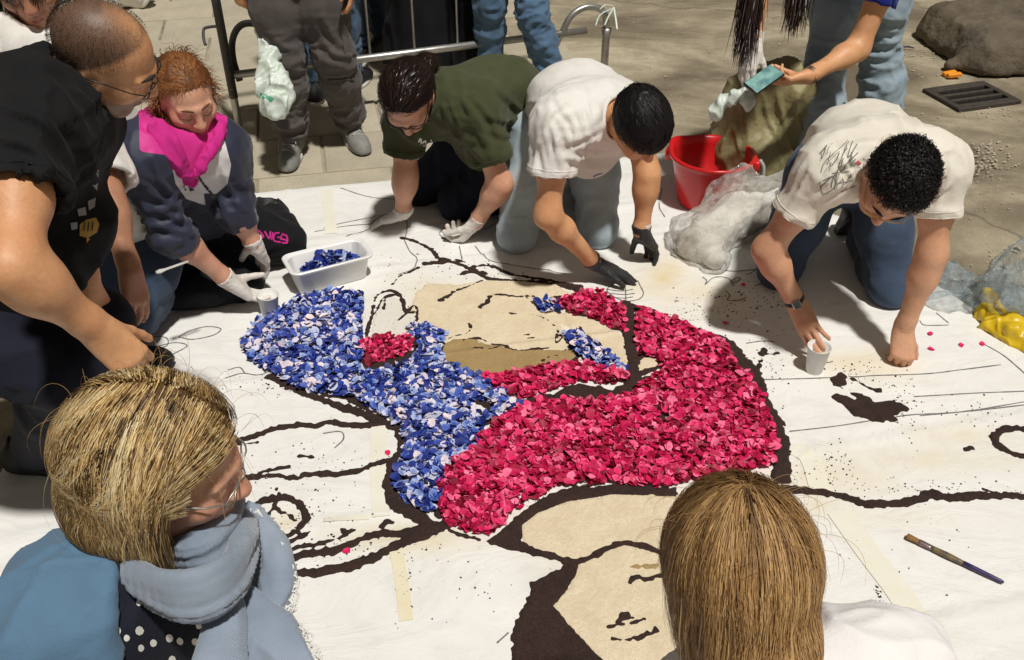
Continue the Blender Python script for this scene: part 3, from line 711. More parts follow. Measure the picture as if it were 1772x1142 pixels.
# soil dust and sand rubbed into the canvas round the drawing
nyg = int(round((3.3 - 1.2) / ST)) + 1
gyv = np.unique(GY.round(6)); gxv = np.unique(GX.round(6))
cx_ = np.clip(np.searchsorted(gxv, X), 0, len(gxv) - 1); cy_ = np.clip(np.searchsorted(gyv, Y), 0, len(gyv) - 1); gi = cx_ * len(gyv) + cy_
okm = (X > -1.0) & (X < 1.8) & (Y > 1.25) & (Y < 3.25)
sall = mn(soil_main, soil_lines, soil_right, soil_ring, soil_blob, soil_spill, soil_hair)[gi]; call = mn(cream_top, cream_hat, cream_face, tan_face)[gi]
P3_ = np.stack([X, Y, 0 * X], 1); dust = np.maximum(dust, np.where(okm, .9 * np.exp(-np.clip(sall, 0, 1) / .022), 0)); stain = np.maximum(stain, np.where(okm, .55 * np.exp(-np.clip(call, 0, 1) / .03) * (.3 + 1.2 * fbm(P3_ * 16, 46, 3)), 0))
canv.data.attributes['dust'].data.foreach_set('value', np.clip(dust, 0, 1).astype(np.float32)); canv.data.attributes['stain'].data.foreach_set('value', np.clip(stain, 0, 1).astype(np.float32))
# crumbs
mb = MB()
for (a, b, rx, ry, n) in [(1250, 530, 70, 30, 60), (1180, 560, 60, 25, 40), (1420, 815, 50, 35, 60), (1330, 630, 40, 60, 60), (1560, 700, 30, 50, 50), (690, 550, 60, 50, 50), (780, 470, 140, 30, 60), (520, 900, 80, 60, 60), (620, 960, 120, 25, 50), (560, 800, 140, 40, 40), (1690, 720, 50, 30, 30), (1340, 520, 50, 25, 60), (1480, 650, 50, 20, 40), (900, 640, 70, 14, 60), (1600, 850, 150, 18, 50), (700, 1010, 20, 60, 30), (1500, 960, 200, 90, 22), (830, 1000, 60, 80, 12), (1520, 1030, 8, 14, 14), (1080, 1030, 60, 40, 30), (470, 670, 60, 25, 40), (930, 880, 40, 20, 30)]:
    for _ in range(int(n * 1.6)):
        x = random.gauss(a, rx * .6); y = random.gauss(b, ry * .6); p = Z(x, y); s = abs(random.gauss(0, .0017)) + .0010
        if not inpoly(np.array([p[0]]), np.array([p[1]]), CV)[0]: continue
        p[2] = float(cz(p[0], p[1])[0]); q = random.random() * 6; h = s * random.uniform(.5, 1)
        P4 = [p + V3(cos(q + i * 2.1) * s * random.uniform(.6, 1.6), sin(q + i * 2.1) * s, 0) for i in range(3)]
        mb.add(P4 + [p + V3(0, 0, h + .002)], [[0, 1, 3], [1, 2, 3], [2, 0, 3]])
o = obj('soil_crumbs', mb.V, mb.F, M['soil'], smooth=False, loc=(.5, 2.2, 0)); tag(o, 'crumbs of dark soil scattered over the white canvas', 'soil crumbs', kind='stuff')

# ---- petals
def petal_shape(kind, sd_):
    r = np.random.default_rng(sd_); n = 7; V = [(0, 0, 0)]; F = []
    el = 1.25 if kind == 'blue' else 1.1; cup = r.uniform(.08, .3); tw = r.uniform(-.25, .25)
    for ring, rr in ((1, .55), (2, 1.)):
        for j in range(n):
            q = 2 * pi * j / n; s = rr * (1 + .10 * cos(2 * q + r.uniform(0, 1)) + r.uniform(-.14, .14))
            if j == 4: s *= .8
            x = cos(q) * s * el; y = sin(q) * s
            V.append((x, y, cup * rr * rr + tw * x * y + r.uniform(-.17, .17) * rr * rr + .12 * x))
    for j in range(n):
        k = (j + 1) % n; F.append([0, 1 + j, 1 + k]); F.append([1 + j, 1 + n + j, 1 + n + k, 1 + k])
    return np.array(V), F
PS = {k: [petal_shape(k, i * 7 + 1) for i in range(7)] for k in ('blue', 'red')}
BLUE = [R_ for R_ in map(G2, [
    [(420, 605), (440, 572), (478, 545), (530, 520), (590, 511), (628, 518), (626, 560), (624, 600), (628, 655), (640, 655), (690, 640), (728, 618), (718, 596), (700, 582), (708, 574), (740, 568), (774, 582), (766, 600), (764, 618), (775, 638), (795, 650), (830, 660), (850, 678), (897, 706), (870, 724), (838, 740), (826, 772), (800, 800), (768, 822), (764, 862), (748, 898), (712, 885), (686, 858), (684, 830), (700, 800), (702, 772), (694, 745), (650, 720), (610, 695), (570, 690), (520, 682), (474, 655), (436, 632)],
    [(922, 530), (950, 528), (975, 540), (968, 548), (940, 548)], [(974, 588), (1000, 580), (1012, 598), (1040, 610), (1062, 632), (1084, 652), (1060, 656), (1030, 642), (1000, 622), (985, 604)]])]
RED = [R_ for R_ in map(G2, [
    [(956, 538), (1000, 516), (1040, 514), (1075, 538), (1080, 560), (1084, 582), (1062, 574), (1030, 558), (990, 548)],
    [(1100, 538), (1150, 556), (1205, 580), (1255, 606), (1270, 640), (1300, 664), (1320, 712), (1342, 772), (1336, 812), (1250, 828), (1150, 848), (1050, 844), (965, 850), (920, 872), (880, 902), (865, 930), (820, 930), (772, 912), (758, 872), (766, 822), (800, 800), (832, 762), (870, 732), (904, 712), (960, 704), (1040, 702), (1092, 690), (1116, 668), (1140, 652), (1140, 626), (1110, 622), (1100, 600)],
    [(832, 664), (880, 657), (950, 642), (1000, 636), (1060, 654), (1092, 664), (1050, 672), (1000, 668), (960, 680), (915, 696), (870, 690)], [(628, 600), (650, 594), (690, 591), (716, 598), (712, 612), (680, 628), (640, 640), (630, 630)]])]
HOLES = [G2(p) for p in ([(825, 700), (852, 706), (858, 716), (838, 730), (826, 720)], [(1130, 705), (1142, 703), (1156, 745), (1146, 752)], [(628, 596), (720, 590), (728, 612), (690, 640), (635, 658)])]
def scatter(kind, polys, n, smin, smax, mat, label, cat, holes):
    A = np.concatenate([np.array(p) for p in polys]); lo = A.min(0); hi = A.max(0); C = (lo + hi) / 2
    root = empty(kind + '_petals', (C[0], C[1], 0.01), label, cat)
    r = np.random.default_rng(3 if kind == 'blue' else 4); items = []
    x = r.uniform(lo[0], hi[0], n * 6); y = r.uniform(lo[1], hi[1], n * 6); m = np.zeros(len(x), bool)
    for p in polys: m |= inpoly(x, y, p)
    for p in holes: m &= ~inpoly(x, y, p) | (r.random(len(x)) < .06)
    x = x[m][:n]; y = y[m][:n]; z0 = cz(x, y)
    pit = fbm(np.stack([x, y, 0 * x], 1) * 10, 61, 2)
    for i in range(len(x)):
        s = r.uniform(smin, smax) * (1 if r.random() > .12 else 1.25); lay = r.random() ** 1.2
        tilt = r.normal(0, .42, 2); yaw = r.uniform(0, 2 * pi)
        items.append((x[i], y[i], z0[i] + .006 + .022 * lay * (.4 + pit[i]) + abs(tilt).max() * s * .35, s, tilt, yaw, r.integers(7), np.clip((r.beta(1.05, 1.35) if kind == 'red' or r.random() > .13 else r.uniform(.62, 1.)) + (.25 * (pit[i] - .5)) + (.10 * lay - .05), 0, 1)))  # petals lower in the heap toned darker, crevice shade put into the colour
    items.sort(key=lambda t: -(t[3] / (t[1] + .2)) - .02 * t[2])
    meshes = {}
    big = items[:300] if kind == 'blue' else items[:300]
    for (px_, py_, pz, s, tilt, yaw, v, tone) in big:
        q = int(tone * 7.99); key = (v, q)
        if key not in meshes:
            V, F = PS[kind][v]; meshes[key] = mesh_data('petal', V, F, mat, True, {'tone': np.full(len(V), (q + .5) / 8) + .12 * (np.linalg.norm(V[:, :2], axis=1) - .5)})
        o = bpy.data.objects.new('petal', meshes[key]); COL.objects.link(o); o.parent = root
        o.location = (px_ - C[0], py_ - C[1], pz - .01); o.rotation_euler = (tilt[0], tilt[1], yaw); o.scale = (s, s, s)
    VV, FF, TT = [], [], []; b = 0
    for (px_, py_, pz, s, tilt, yaw, v, tone) in items[300:]:
        V, F = PS[kind][v]; Rm = np.array(Matrix.Rotation(yaw, 3, 'Z') @ Matrix.Rotation(tilt[1], 3, 'Y') @ Matrix.Rotation(tilt[0], 3, 'X'))
        W = (V * s) @ Rm.T + V3(px_, py_, pz); VV.append(W); FF += [[i + b for i in f] for f in F]; b += len(V); TT.append(np.full(len(V), tone) + .12 * (np.linalg.norm(V[:, :2], axis=1) - .5))
    o = obj('petal_heap', np.concatenate(VV), FF, mat, root, True, {'tone': np.concatenate(TT)}); o['kind'] = 'stuff'
    return root
scatter('blue', BLUE, 4800, .0070, .0140, M['blue_petal'], 'heaped blue and lilac hydrangea petals forming the sleeves of the picture', 'petals', HOLES)
scatter('red', RED, 8200, .0072, .0142, M['red_petal'], 'heaped crimson rose petals filling the robe of the picture', 'petals', HOLES[:2])
for (x, y, lb) in [(1608, 583, 'crimson petal nearest the clenched fist'), (1662, 603, 'crimson petal below the yellow sack, left of another'), (1698, 601, 'crimson petal closest to the yellow sack'), (1610, 610, 'thin crimson petal below the one by the fist'), (1285, 498, 'crimson petal on pencil scribbles below the clear sack of sand'),
                  (600, 960, 'crimson petal between the lowest soil lines at the left'), (672, 790, 'crimson petal at the left edge of the blue petals'), (1255, 565, 'crimson petal just outside the upper edge of the robe')]:
    p = Z(x, y); V, F = PS['red'][random.randrange(7)]; s = .010; a = random.random() * 6
    W = [p + V3((v[0] * cos(a) - v[1] * sin(a)) * s, (v[0] * sin(a) + v[1] * cos(a)) * s, v[2] * s + float(cz(p[0], p[1])[0]) + .003) for v in V]
    o = obj('loose_petal', W, F, M['red_petal'], loc=(p[0], p[1], .012), attrs={'tone': [.6] * len(W)}); tag(o, 'stray ' + lb, 'petal', 'stray crimson petals on the canvas')
# ------------------------------------------------------------------ people
from mathutils.bvhtree import BVHTree
def lerp(a, b, t): return np.asarray(a, float) * (1 - t) + np.asarray(b, float) * t
def basis(f, u):
    f = nrm(f); s = nrm(np.cross(f, u)); return s, f, np.cross(s, f)
def head_field(c, f, u, nk, sc=1., fem=False, mouth_open=0.):
    s, f, u = basis(f, u); H = Field(); P = lambda x, y, z: c + sc * (s * x + f * y + u * z); ax = np.array([s, f, u])
    E = lambda p, r, k=.02, sub=False: H.ell(P(*p), np.array(r) * sc, ax, k * sc, sub)
    Cc = lambda a, b, ra, rb=None, k=.02, sub=False: H.cap(P(*a), P(*b), ra * sc, (ra if rb is None else rb) * sc, k * sc, sub=sub)
    E((0, -.012, .035), (.076, .097, .085)); E((0, .030, -.030), (.060, .060, .080), .04)
    Cc((-.048, .0, -.055), (-.018, .062, -.094), .024, .019, .03); Cc((.048, .0, -.055), (.018, .062, -.094), .024, .019, .03)
    E((0, .070, -.096), (.022, .019, .017), .025)
    for i in (-1, 1):
        E((i * .043, .060, -.020), (.024, .022, .020), .03)
        E((i * .033, .094, .006), (.019, .016, .0125), .016, True)
        E((i * .032, .077, .005), (.0165, .0145, .0125), .006)           # lids over the eyeball
        Cc((i * .016, .0925, .0045), (i * .046, .083, .002), .0022, .0018, .003)    # lid edge
        Cc((i * .010, .090, .026), (i * .048, .076, .024), .0085, .006, .014)
        E((i * .0125, .099, -.030), (.0085, .010, .0075), .008)
        E((i * .007, .103, -.036), (.0032, .004, .003), .004, True)
        e = (i * .077, -.010, -.004)
        E(e, (.011, .020, .032), .012); E((i * .086, -.006, .002), (.007, .010, .017), .008, True); E((i * .079, -.004, -.030), (.007, .009, .010), .008)
    Cc((0, .090, .020), (0, .110, -.022), .0085, .0115, .014); E((0, .112, -.027), (.0105, .010, .009), .01)
    E((0, .083, -.056), (.024, .016, .014), .02)
    Cc((-.020, .087, -.0575), (0, .097, -.0555), .0045, .0062, .006); Cc((.020, .087, -.0575), (0, .097, -.0555), .0045, .0062, .006)
    Cc((-.017, .087, -.068), (0, .095, -.070), .0048, .0072, .006); Cc((.017, .087, -.068), (0, .095, -.070), .0048, .0072, .006)
    Cc((-.024, .090, -.0625), (.024, .090, -.0625), .0022 + mouth_open, None, .004, True); Cc((-.014, .0985, -.0625), (.014, .0985, -.0625), .002 + mouth_open, None, .004, True)
    base = P(0, -.022, -.06); rn = (.052 if fem else .058) * sc
    H.cap(base, lerp(base, nk, 1.05), rn, rn * 1.08, .03)
    return H, (s, f, u)
def head_mesh(c, f, u, nk, sc=1., fem=False, h=.0038, shave=0, buzz=0, **kw):
    H, ax = head_field(c, f, u, nk, sc, fem, **kw)
    V, F = H.mesh(h, smooth=1)
    L = ((V - c) @ np.array(ax).T) / sc
    lip = np.exp(-((L[:, 0] / .019) ** 4) - (((L[:, 2] + .063) / .0105) ** 4)) * (L[:, 1] > .078) * .75
    blush = np.exp(-(((np.abs(L[:, 0]) - .045) / .02) ** 2) - ((L[:, 2] + .028) / .02) ** 2) * (L[:, 1] > .03) * .16 + np.exp(-(L[:, 0] / .014) ** 2 - ((L[:, 2] + .025) / .014) ** 2) * (L[:, 1] > .095) * .2
    sh = np.zeros(len(V))
    if buzz: sh = buzz * np.clip((L[:, 2] - .012 - 1.05 * np.clip(L[:, 1] + .02, -.04, .09)) / .016, 0, 1) * (1 - .75 * np.exp(-((L[:, 0] / .035) ** 2 + ((L[:, 1] - .035) / .06) ** 2)) * (L[:, 2] > .06)); sh = np.maximum(sh, buzz * np.clip((-L[:, 1] - .02) / .02, 0, 1) * np.clip((L[:, 2] + .045) / .02, 0, 1))
    if shave: sh0 = sh
    if shave: sh = shave * np.clip((-.035 - L[:, 2] + .35 * np.clip(.04 - L[:, 1], 0, .06)) / .02, 0, 1) * (L[:, 1] > -.01) * (np.abs(L[:, 0]) + L[:, 1] > .05)
    if shave and buzz: sh = np.maximum(sh, sh0)
    return V, F, np.clip(lip + blush, 0, 1), sh
FL = [(.044, .027, .020), (.049, .031, .021), (.045, .029, .020), (.035, .021, .018)]
def hand_ops(H, w, d, n, th, curl=(.3, .4, .25), thumb=(.55, .75, .25), tcurl=.25, sp_=.10, r=1., sc=1., arm=None):
    """palm, four unequal jointed fingers and a thumb that leaves the side of the palm"""
    d = nrm(d); n = nrm(np.asarray(n, float) - d * np.dot(n, d)); l = nrm(np.cross(d, n)) * th
    K = []
    for i, (x, y) in enumerate([(.029, .088), (.009, .092), (-.011, .088), (-.029, .079)]):
        kn = w + sc * (d * y + l * x - n * .004 * (1 if i in (1, 2) else 0)); K.append(kn)
        H.cap(w + sc * (l * x * .55 + d * .012), kn, .0145 * r * sc, .0112 * r * sc, .016 * sc)
    H.cap(w - d * .02, w + d * .022, .025 * r * sc, .023 * r * sc, .02, n, 1.35)
    H.ell(w + sc * (d * .04 + l * .022 + n * .009), np.array([.027, .014, .013]) * sc * r, np.array([d, l, n]), .016)
    H.ell(w + sc * (d * .042 - l * .024 + n * .006), np.array([.030, .012, .012]) * sc * r, np.array([d, l, n]), .014)
    cl = curl if hasattr(curl[0], '__len__') else [curl] * 4
    TIP = []
    for i in range(4):
        dr = rot(d, n, -th * sp_ * (1.4 - i) * 0.9 if True else 0)
        dr = nrm(d + l * sp_ * (1.4 - i) * .55); p = K[i]; rr = (.0097, .0100, .0096, .0085)[i] * r * sc
        axl = nrm(np.cross(dr, n))
        a = 0
        for j in range(3):
            a += cl[i][j]
            q = p + sc * FL[i][j] * (dr * cos(a) + n * sin(a)); H.cap(p, q, rr * (1 - .06 * j), rr * (.96 - .08 * j), .003); p = q
        TIP.append((p - dr * 0, dr * cos(a) + n * sin(a), n * cos(a) - dr * sin(a), rr))
    t0 = w + sc * (d * .022 + l * .022 + n * .006); td = nrm(d * thumb[0] + l * thumb[1] + n * thumb[2])
    p = t0; fl = nrm(d * .8 + n * .6 - l * .2)
    for j, (ln, rr) in enumerate([(.044, .0135), (.033, .0108), (.027, .0098)]):
        q = p + sc * ln * td; H.cap(p, q, rr * r * sc, rr * .9 * r * sc, .010 if j == 0 else .004); p = q; td = nrm(td + fl * tcurl)
    return TIP, p
def arm_field(s, e, w, sc=1., fat=1., hand=None, stop=False):
    A = Field(); k = fat
    A.cap(s, lerp(s, e, .5), .054 * k, .048 * k, .03); A.cap(lerp(s, e, .5), e, .048 * k, .040 * k, .03)
    m = lerp(e, w, .28)
    A.cap(e, m, .0385 * k, .0405 * k, .05); A.cap(m, w, .0405 * k, .0255 * (1 + (k - 1) * .5), .04)
    A.cap(lerp(e, w, .85), w, .0275 * (1 + (k - 1) * .5), .025 * (1 + (k - 1) * .5), .02)
    if hand: A.tips = hand_ops(A, w, **hand)
    return A
def torso_pts(J):
    m = lerp(J['pel'], J['nk'], .45) + J.get('hump', V3(0, 0, 0)); c = lerp(J['pel'], J['nk'], .80)
    n = nrm(np.cross(J['sR'] - J['sL'], J['nk'] - J['pel']))
    if np.dot(n, J['front']) < 0: n = -n
    return m, c, n
def trunk_field(J, off=0., bulk=1., k=.05, shirt=False, low=None, flat=True):
    m, c, n = torso_pts(J); T = Field(); b = bulk
    low = J['pel'] if low is None else low
    T.cap(m, low, .128 * b + off, .132 * b + off, k, n, 1.30, flat=flat)
    T.cap(m, c, .128 * b + off, .142 * b + off, k, n, 1.36)
    T.cap(lerp(J['sL'], c, .35), lerp(J['sR'], c, .35), .085 * b + off, None, k, n, 1.1)
    for s in ('sL', 'sR'):
        T.cap(lerp(J['nk'], c, .25), J[s], .052 * b + off, .056 * b + off, k)
    return T
def legs_field(J, off=0., fat=1., k=.04, hem=None, flare=1.):
    L = Field(); L.cap(J['hL'], J['hR'], .100 * fat + off, None, k); L.cap(J['pel'], lerp(J['pel'], J['nk'], .12), .118 * fat + off, None, k)
    for i in 'LR':
        h, kn, a = J['h' + i], J['k' + i], J['a' + i]
        L.cap(h, lerp(h, kn, .5), .094 * fat + off, .082 * fat + off, k); L.cap(lerp(h, kn, .5), kn, .082 * fat + off, .060 * fat + off, k)
        L.cap(kn, lerp(kn, a, .35), .058 * fat + off, .058 * fat + off * flare, k)
        e = lerp(kn, a, .95 if hem is None else hem)
        L.cap(lerp(kn, a, .35), e, .056 * fat + off * flare, .040 * fat + off * flare * 1.1, k, flat=True)
    return L
def displace(V, F, folds, base=.0015, seed=0):
    N = vnormals(V, F); d = base * 2 * (fbm(V * 22, 200 + seed, 2) - .5)
    for i, (ax, fr, amp, c, rad) in enumerate(folds):
        w_ = 1. if c is None else np.exp(-(((V - np.asarray(c)) / rad) ** 2).sum(1))
        d = d + amp * w_ * fold(V, ax, fr, .22, 300 + seed * 17 + i)
    return V + N * d[:, None]
class Surf:
    """a built surface that prints, straps and trims can be laid on"""
    def __init__(s, V, F): s.t = BVHTree.FromPolygons(V.tolist(), F.tolist())
    def hit(s, p, d):
        r = s.t.ray_cast(Vector(p), Vector(nrm(d)))
        return (np.array(r[0]), np.array(r[1])) if r[0] is not None else (None, None)
    def near(s, p):
        r = s.t.find_nearest(Vector(p)); return np.array(r[0]), np.array(r[1])
    def strip(s, px, d, wpx, off=.0016, mb=None, m=0, n=4, close=False):
        """stroke given as photo points, seen along the sight line, laid on the surface; wpx: width in photo pixels"""
        mb = mb or MB(); P = spline([V3(x, y, 0) for x, y in px], n); V = []; F = []; prev = None
        for i, p in enumerate(P):
            t = nrm(P[min(i + 1, len(P) - 1)] - P[max(i - 1, 0)]); sd_ = V3(-t[1], t[0], 0) * wpx * .5; row = []
            for e in (-1, 1):
                q = p + sd_ * e; h, nn = s.hit(_C, ray(q[0], q[1]))
                if h is None: row = None; break
                row.append(h - nrm(ray(q[0], q[1])) * off)
            if row is None: prev = None; continue
            b = len(V); V += row
            if prev is not None and np.linalg.norm(row[0] - V[prev]) < .08: F.append([prev, prev + 1, b + 1, b])
            prev = b
        if V: mb.add(V, F, m)
        return mb
    def patch(s, px, off=.0016, mb=None, m=0, n=4):
        """filled outline given as photo points laid on the surface"""
        mb = mb or MB(); c = np.mean(px, 0); V = []; F = []; P = list(px)
        R_ = [1., .66, .33]; k = len(P)
        for r in R_:
            for (x, y) in P:
                q = c + (np.array([x, y]) - c) * r; h, nn = s.hit(_C, ray(*q)); V.append(h - nrm(ray(*q)) * off if h is not None else None)
        h, nn = s.hit(_C, ray(*c)); V.append(h - nrm(ray(*c)) * off if h is not None else None)
        if any(v is None for v in V): return mb
        for r in range(2):
            for i in range(k): F.append([r * k + i, r * k + (i + 1) % k, (r + 1) * k + (i + 1) % k, (r + 1) * k + i])
        for i in range(k): F.append([2 * k + i, 2 * k + (i + 1) % k, 3 * k])
        return mb.add(V, F, m)

# ---- hair: combed locks of thin strands over a solid under-layer
def strands(name, mat, parent, roots, dirs, length, width, seg=10, grav=.0, flow=None, skull=None, jitter=.15, tone=None, curl=0., sides=3, seed=0, taper=.25, lift=0., ribbon=None):
    """roots (n,3), dirs (n,3); flow(P)->direction field; skull=(c, axes, radii) keeps strands outside; all strands advance together"""
    r = np.random.default_rng(seed); n = len(roots); P = roots.copy(); Dv = dirs / np.linalg.norm(dirs, axis=1)[:, None]
    ln = np.asarray(length) * (np.ones(n)); st = ln / seg; path = [P.copy()]
    ph = r.uniform(0, 2 * pi, n); jit = r.normal(0, jitter, (n, 3))
    for k in range(seg):
        Dn = Dv + (flow(P) if flow is not None else 0) + np.array([0, 0, -1.]) * grav * (k + 1) / seg + jit
        if curl:
            a = np.cross(Dv, [0.3, .2, 1.]); a /= np.linalg.norm(a, axis=1)[:, None] + 1e-9; b = np.cross(Dv, a)
            Dn = Dn + curl * (a * np.cos(ph + k * .9)[:, None] + b * np.sin(ph + k * .9)[:, None])
        Dv = Dn / (np.linalg.norm(Dn, axis=1)[:, None] + 1e-9)
        P = P + Dv * st[:, None]
        if skull is not None:
            for (c, ax, rad) in skull:
                q = (P - c) @ np.asarray(ax).T / rad; m = np.linalg.norm(q, axis=1); ins = m < 1
                qq = q / (m[:, None] + 1e-9) * (1.0 + lift); P = np.where(ins[:, None], c + (qq * rad) @ np.asarray(ax), P)
        path.append(P.copy())
    A = np.stack(path, 1)                                   # n, seg+1, 3
    T = np.gradient(A, axis=1); T /= np.linalg.norm(T, axis=2)[..., None] + 1e-9
    if ribbon is not None:
        out = A - ribbon; out /= np.linalg.norm(out, axis=2)[..., None] + 1e-9
        a = np.cross(T, out) + r.normal(0, .12, (n, 1, 3)); a /= np.linalg.norm(a, axis=2)[..., None] + 1e-9
        wv = np.asarray(width) * np.ones(n); prof = 1 - (1 - taper) * np.linspace(0, 1, seg + 1) ** 3; W = wv[:, None] * prof[None]
        V = np.stack([A - W[..., None] * a, A + W[..., None] * a], 2).reshape(-1, 3); base = np.arange(n)[:, None] * (seg + 1) * 2
        F = np.concatenate([base + np.array([[k * 2, k * 2 + 1, k * 2 + 3, k * 2 + 2]]) for k in range(seg)]).reshape(-1, 4)
        tn = r.uniform(.2, .8, n) if tone is None else tone
        o = obj(name, V, F, mat, parent, True, {'tone': np.repeat(tn, (seg + 1) * 2)})
        # every lock leans a little its own way, but all are shaded as one head of hair
        N = out - T * (out * T).sum(2)[..., None] + r.normal(0, .20, (n, 1, 3)); N /= np.linalg.norm(N, axis=2)[..., None] + 1e-9
        o.data.normals_split_custom_set_from_vertices(np.repeat(N[:, :, None], 2, 2).reshape(-1, 3).tolist()); return o
    ref = np.array([.31, .22, .92]); a = np.cross(T, ref); a /= np.linalg.norm(a, axis=2)[..., None] + 1e-9; b = np.cross(T, a)
    wv = np.asarray(width) * np.ones(n); prof = (1 - (1 - taper) * np.linspace(0, 1, seg + 1) ** 2)
    W = wv[:, None] * prof[None]
    rings = np.stack([A + W[..., None] * (a * cos(2 * pi * j / sides) + b * sin(2 * pi * j / sides)) for j in range(sides)], 2)
    V = rings.reshape(-1, 3); base = np.arange(n)[:, None] * (seg + 1) * sides
    fs = []
    for k in range(seg):
        for j in range(sides):
            q = np.array([k * sides + j, k * sides + (j + 1) % sides, (k + 1) * sides + (j + 1) % sides, (k + 1) * sides + j]); fs.append(base + q[None])
    F = np.concatenate(fs).reshape(-1, 4)
    tn = r.uniform(.2, .8, n) if tone is None else tone
    return obj(name, V, F, mat, parent, True, {'tone': np.repeat(tn, (seg + 1) * sides)})
def hug(P, c, ax, rad, amt=.9, below=-.35):
    q = (P - c) @ np.asarray(ax).T / rad; m = np.linalg.norm(q, axis=1); k = np.clip((m - 1.0) * 7, 0, 1.2) * (q[:, 2] > below) * amt + .25 * (q[:, 2] > below)
    return -((q / (m[:, None] + 1e-9)) @ np.asarray(ax)) * k[:, None]
def scalp(c, ax, rad, n, test, seed=0):
    """root points on the skull ellipsoid where test(local unit direction) holds"""
    r = np.random.default_rng(seed); q = r.normal(size=(n * 6, 3)); q /= np.linalg.norm(q, axis=1)[:, None]
    q = q[test(q)][:n]; return c + (q * rad) @ np.asarray(ax), (q / rad) @ np.asarray(ax), q
def hair_cap(name, mat, parent, c, ax, rad, test, h=.0078, extra=None, tone=.25, rough=.004, seed=0):
    H = Field(); H.ell(c, rad, np.asarray(ax), .02)
    for e in (extra or []): (H.ell(*e) if len(e) == 4 else H.cap(*e))
    V, F = H.mesh(h); q = (V - c) @ np.asarray(ax).T / rad
    N = vnormals(V, F); V = V + N * (rough * 2 * (fbm(V * 45, 400 + seed, 3) - .5))[:, None]
    keep = test(q / (np.linalg.norm(q, axis=1)[:, None] + 1e-9)) | (np.linalg.norm(q, axis=1) > 1.25)
    F = F[keep[F].all(1)]; use = np.unique(F); mp = np.full(len(V), -1); mp[use] = np.arange(len(use))
    return obj(name, V[use], mp[F], mat, parent, True, {'tone': np.full(len(use), tone) + .3 * (fbm(V[use] * 60, 410 + seed, 2) - .5)})

def shoe(name, mat, solemat, parent, a, toe, up=V3(0, 0, 1), ln=.27, laces=False, wid=.046):
    d = nrm(toe); s = nrm(np.cross(d, up)); up = np.cross(s, d); b = np.asarray(a, float)
    S_ = Field(); S_.cap(b - d * .05 + up * .04, b + d * (ln - .13) + up * .030, wid, wid * .9, .03, up, 1.0); S_.cap(b + d * (ln - .17) + up * .03, b + d * (ln - .105) + up * .018, wid * .98, wid * .72, .03)
    S_.cap(b - d * .045 + up * .05, b - d * .02 + up * .095, wid * .95, wid * .95, .03); S_.cap(b + d * .06 + up * .055, b - d * .0 + up * .09, wid * .7, wid * .85, .03); S_.cut(b + up * .012, -up)
    S_.cap(b - d * .012 + up * .10, b - d * .0 + up * .14, .040, .045, .012, sub=True)
    V, F = S_.mesh(.006 if laces else .013); o = obj(name, V, F, mat, parent)
    m = MB(); prof = []
    for i in range(20):
        q = 2 * pi * i / 20; x = cos(q); y = sin(q); prof.append((b + d * ((ln / 2 - .095) + (ln / 2 + .006) * x * (1 - .0 * abs(y))) + s * (wid + .006) * y * (1 - .13 * (x < -.3) + .0), i))
    P = [p + up * 0.002 for p, _ in prof] + [p + up * .017 for p, _ in prof] + [p * .92 + (b + d * (ln / 2 - .095)) * .08 + up * .024 for p, _ in prof]
    Fm = [[r * 20 + i, r * 20 + (i + 1) % 20, (r + 1) * 20 + (i + 1) % 20, (r + 1) * 20 + i] for r in range(2) for i in range(20)] + [list(range(20))[::-1], list(range(40, 60))]
    m.add(P, Fm); m.build('sole', solemat, o)
    if laces:
        su = Surf(V, F); lm = MB()
        for k in range(5):
            c = b + d * (.035 + .022 * k) + up * .3; pts = []
            for t in np.linspace(-1, 1, 7):
                h, nn = su.hit(c + s * .026 * t + d * .010 * t * (1 if k % 2 else -1), -up)
                if h is not None: pts.append(h + up * .002)
            if len(pts) > 2: lm.tube(pts, .0028, 6)
        lm.tube(spline([b + d * .04 + up * .105, b + d * .05 + s * .03 + up * .11, b + d * .07 + s * .045 + up * .085, b + d * .085 + s * .048 + up * .06], 5), .0024, 6)
        lm.tube(spline([b + d * .04 + up * .105, b + d * .055 - s * .025 + up * .115, b + d * .08 - s * .035 + up * .09], 5), .0024, 6)
        lm.build('shoe_lace', M['shoe_lace'], o)
    return o
def body_parts(J, hands=True, head=True, legs=True, hh=.0038, fat=1., fem=False, hsc=1., shave=0, hp=None, trunk=True, **kw):
    """the body as one mesh; returns V, F, lip, shave and the arm fields"""
    R_ = []; lip = []; shv = []
    def put(V, F, l=None, s=None):
        R_.append((V, F)); lip.append(np.zeros(len(V)) if l is None else l); shv.append(np.zeros(len(V)) if s is None else s)
    if head: put(*head_mesh(J['head'], J['f'], J['u'], J['nk'], hsc, fem, shave=shave, **kw))
    for i in 'LR':
        if 's' + i not in J: continue
        A = arm_field(J['s' + i], J['e' + i], J['w' + i], fat=fat, hand=J.get('hand' + i)); V, F = A.mesh(hh); put(V, F)
    if trunk: V, F = trunk_field(J, -.012).mesh(.020); put(V, F)
    if legs: V, F = legs_field(J, -.008).mesh(.022); put(V, F)
    V, F = merge(*R_); return V, F, np.concatenate(lip), np.concatenate(shv)
def seglen(J, nm=''):
    d = lambda a, b: round(float(np.linalg.norm(J[a] - J[b])), 2)
    print('SEG', nm, {k: d(*k.split('-')) for k in ('pel-nk', 'nk-head', 'sL-sR', 'sL-eL', 'eL-wL', 'sR-eR', 'eR-wR', 'hL-kL', 'hR-kR', 'kL-aL', 'kR-aR') if all(q in J for q in k.split('-'))})
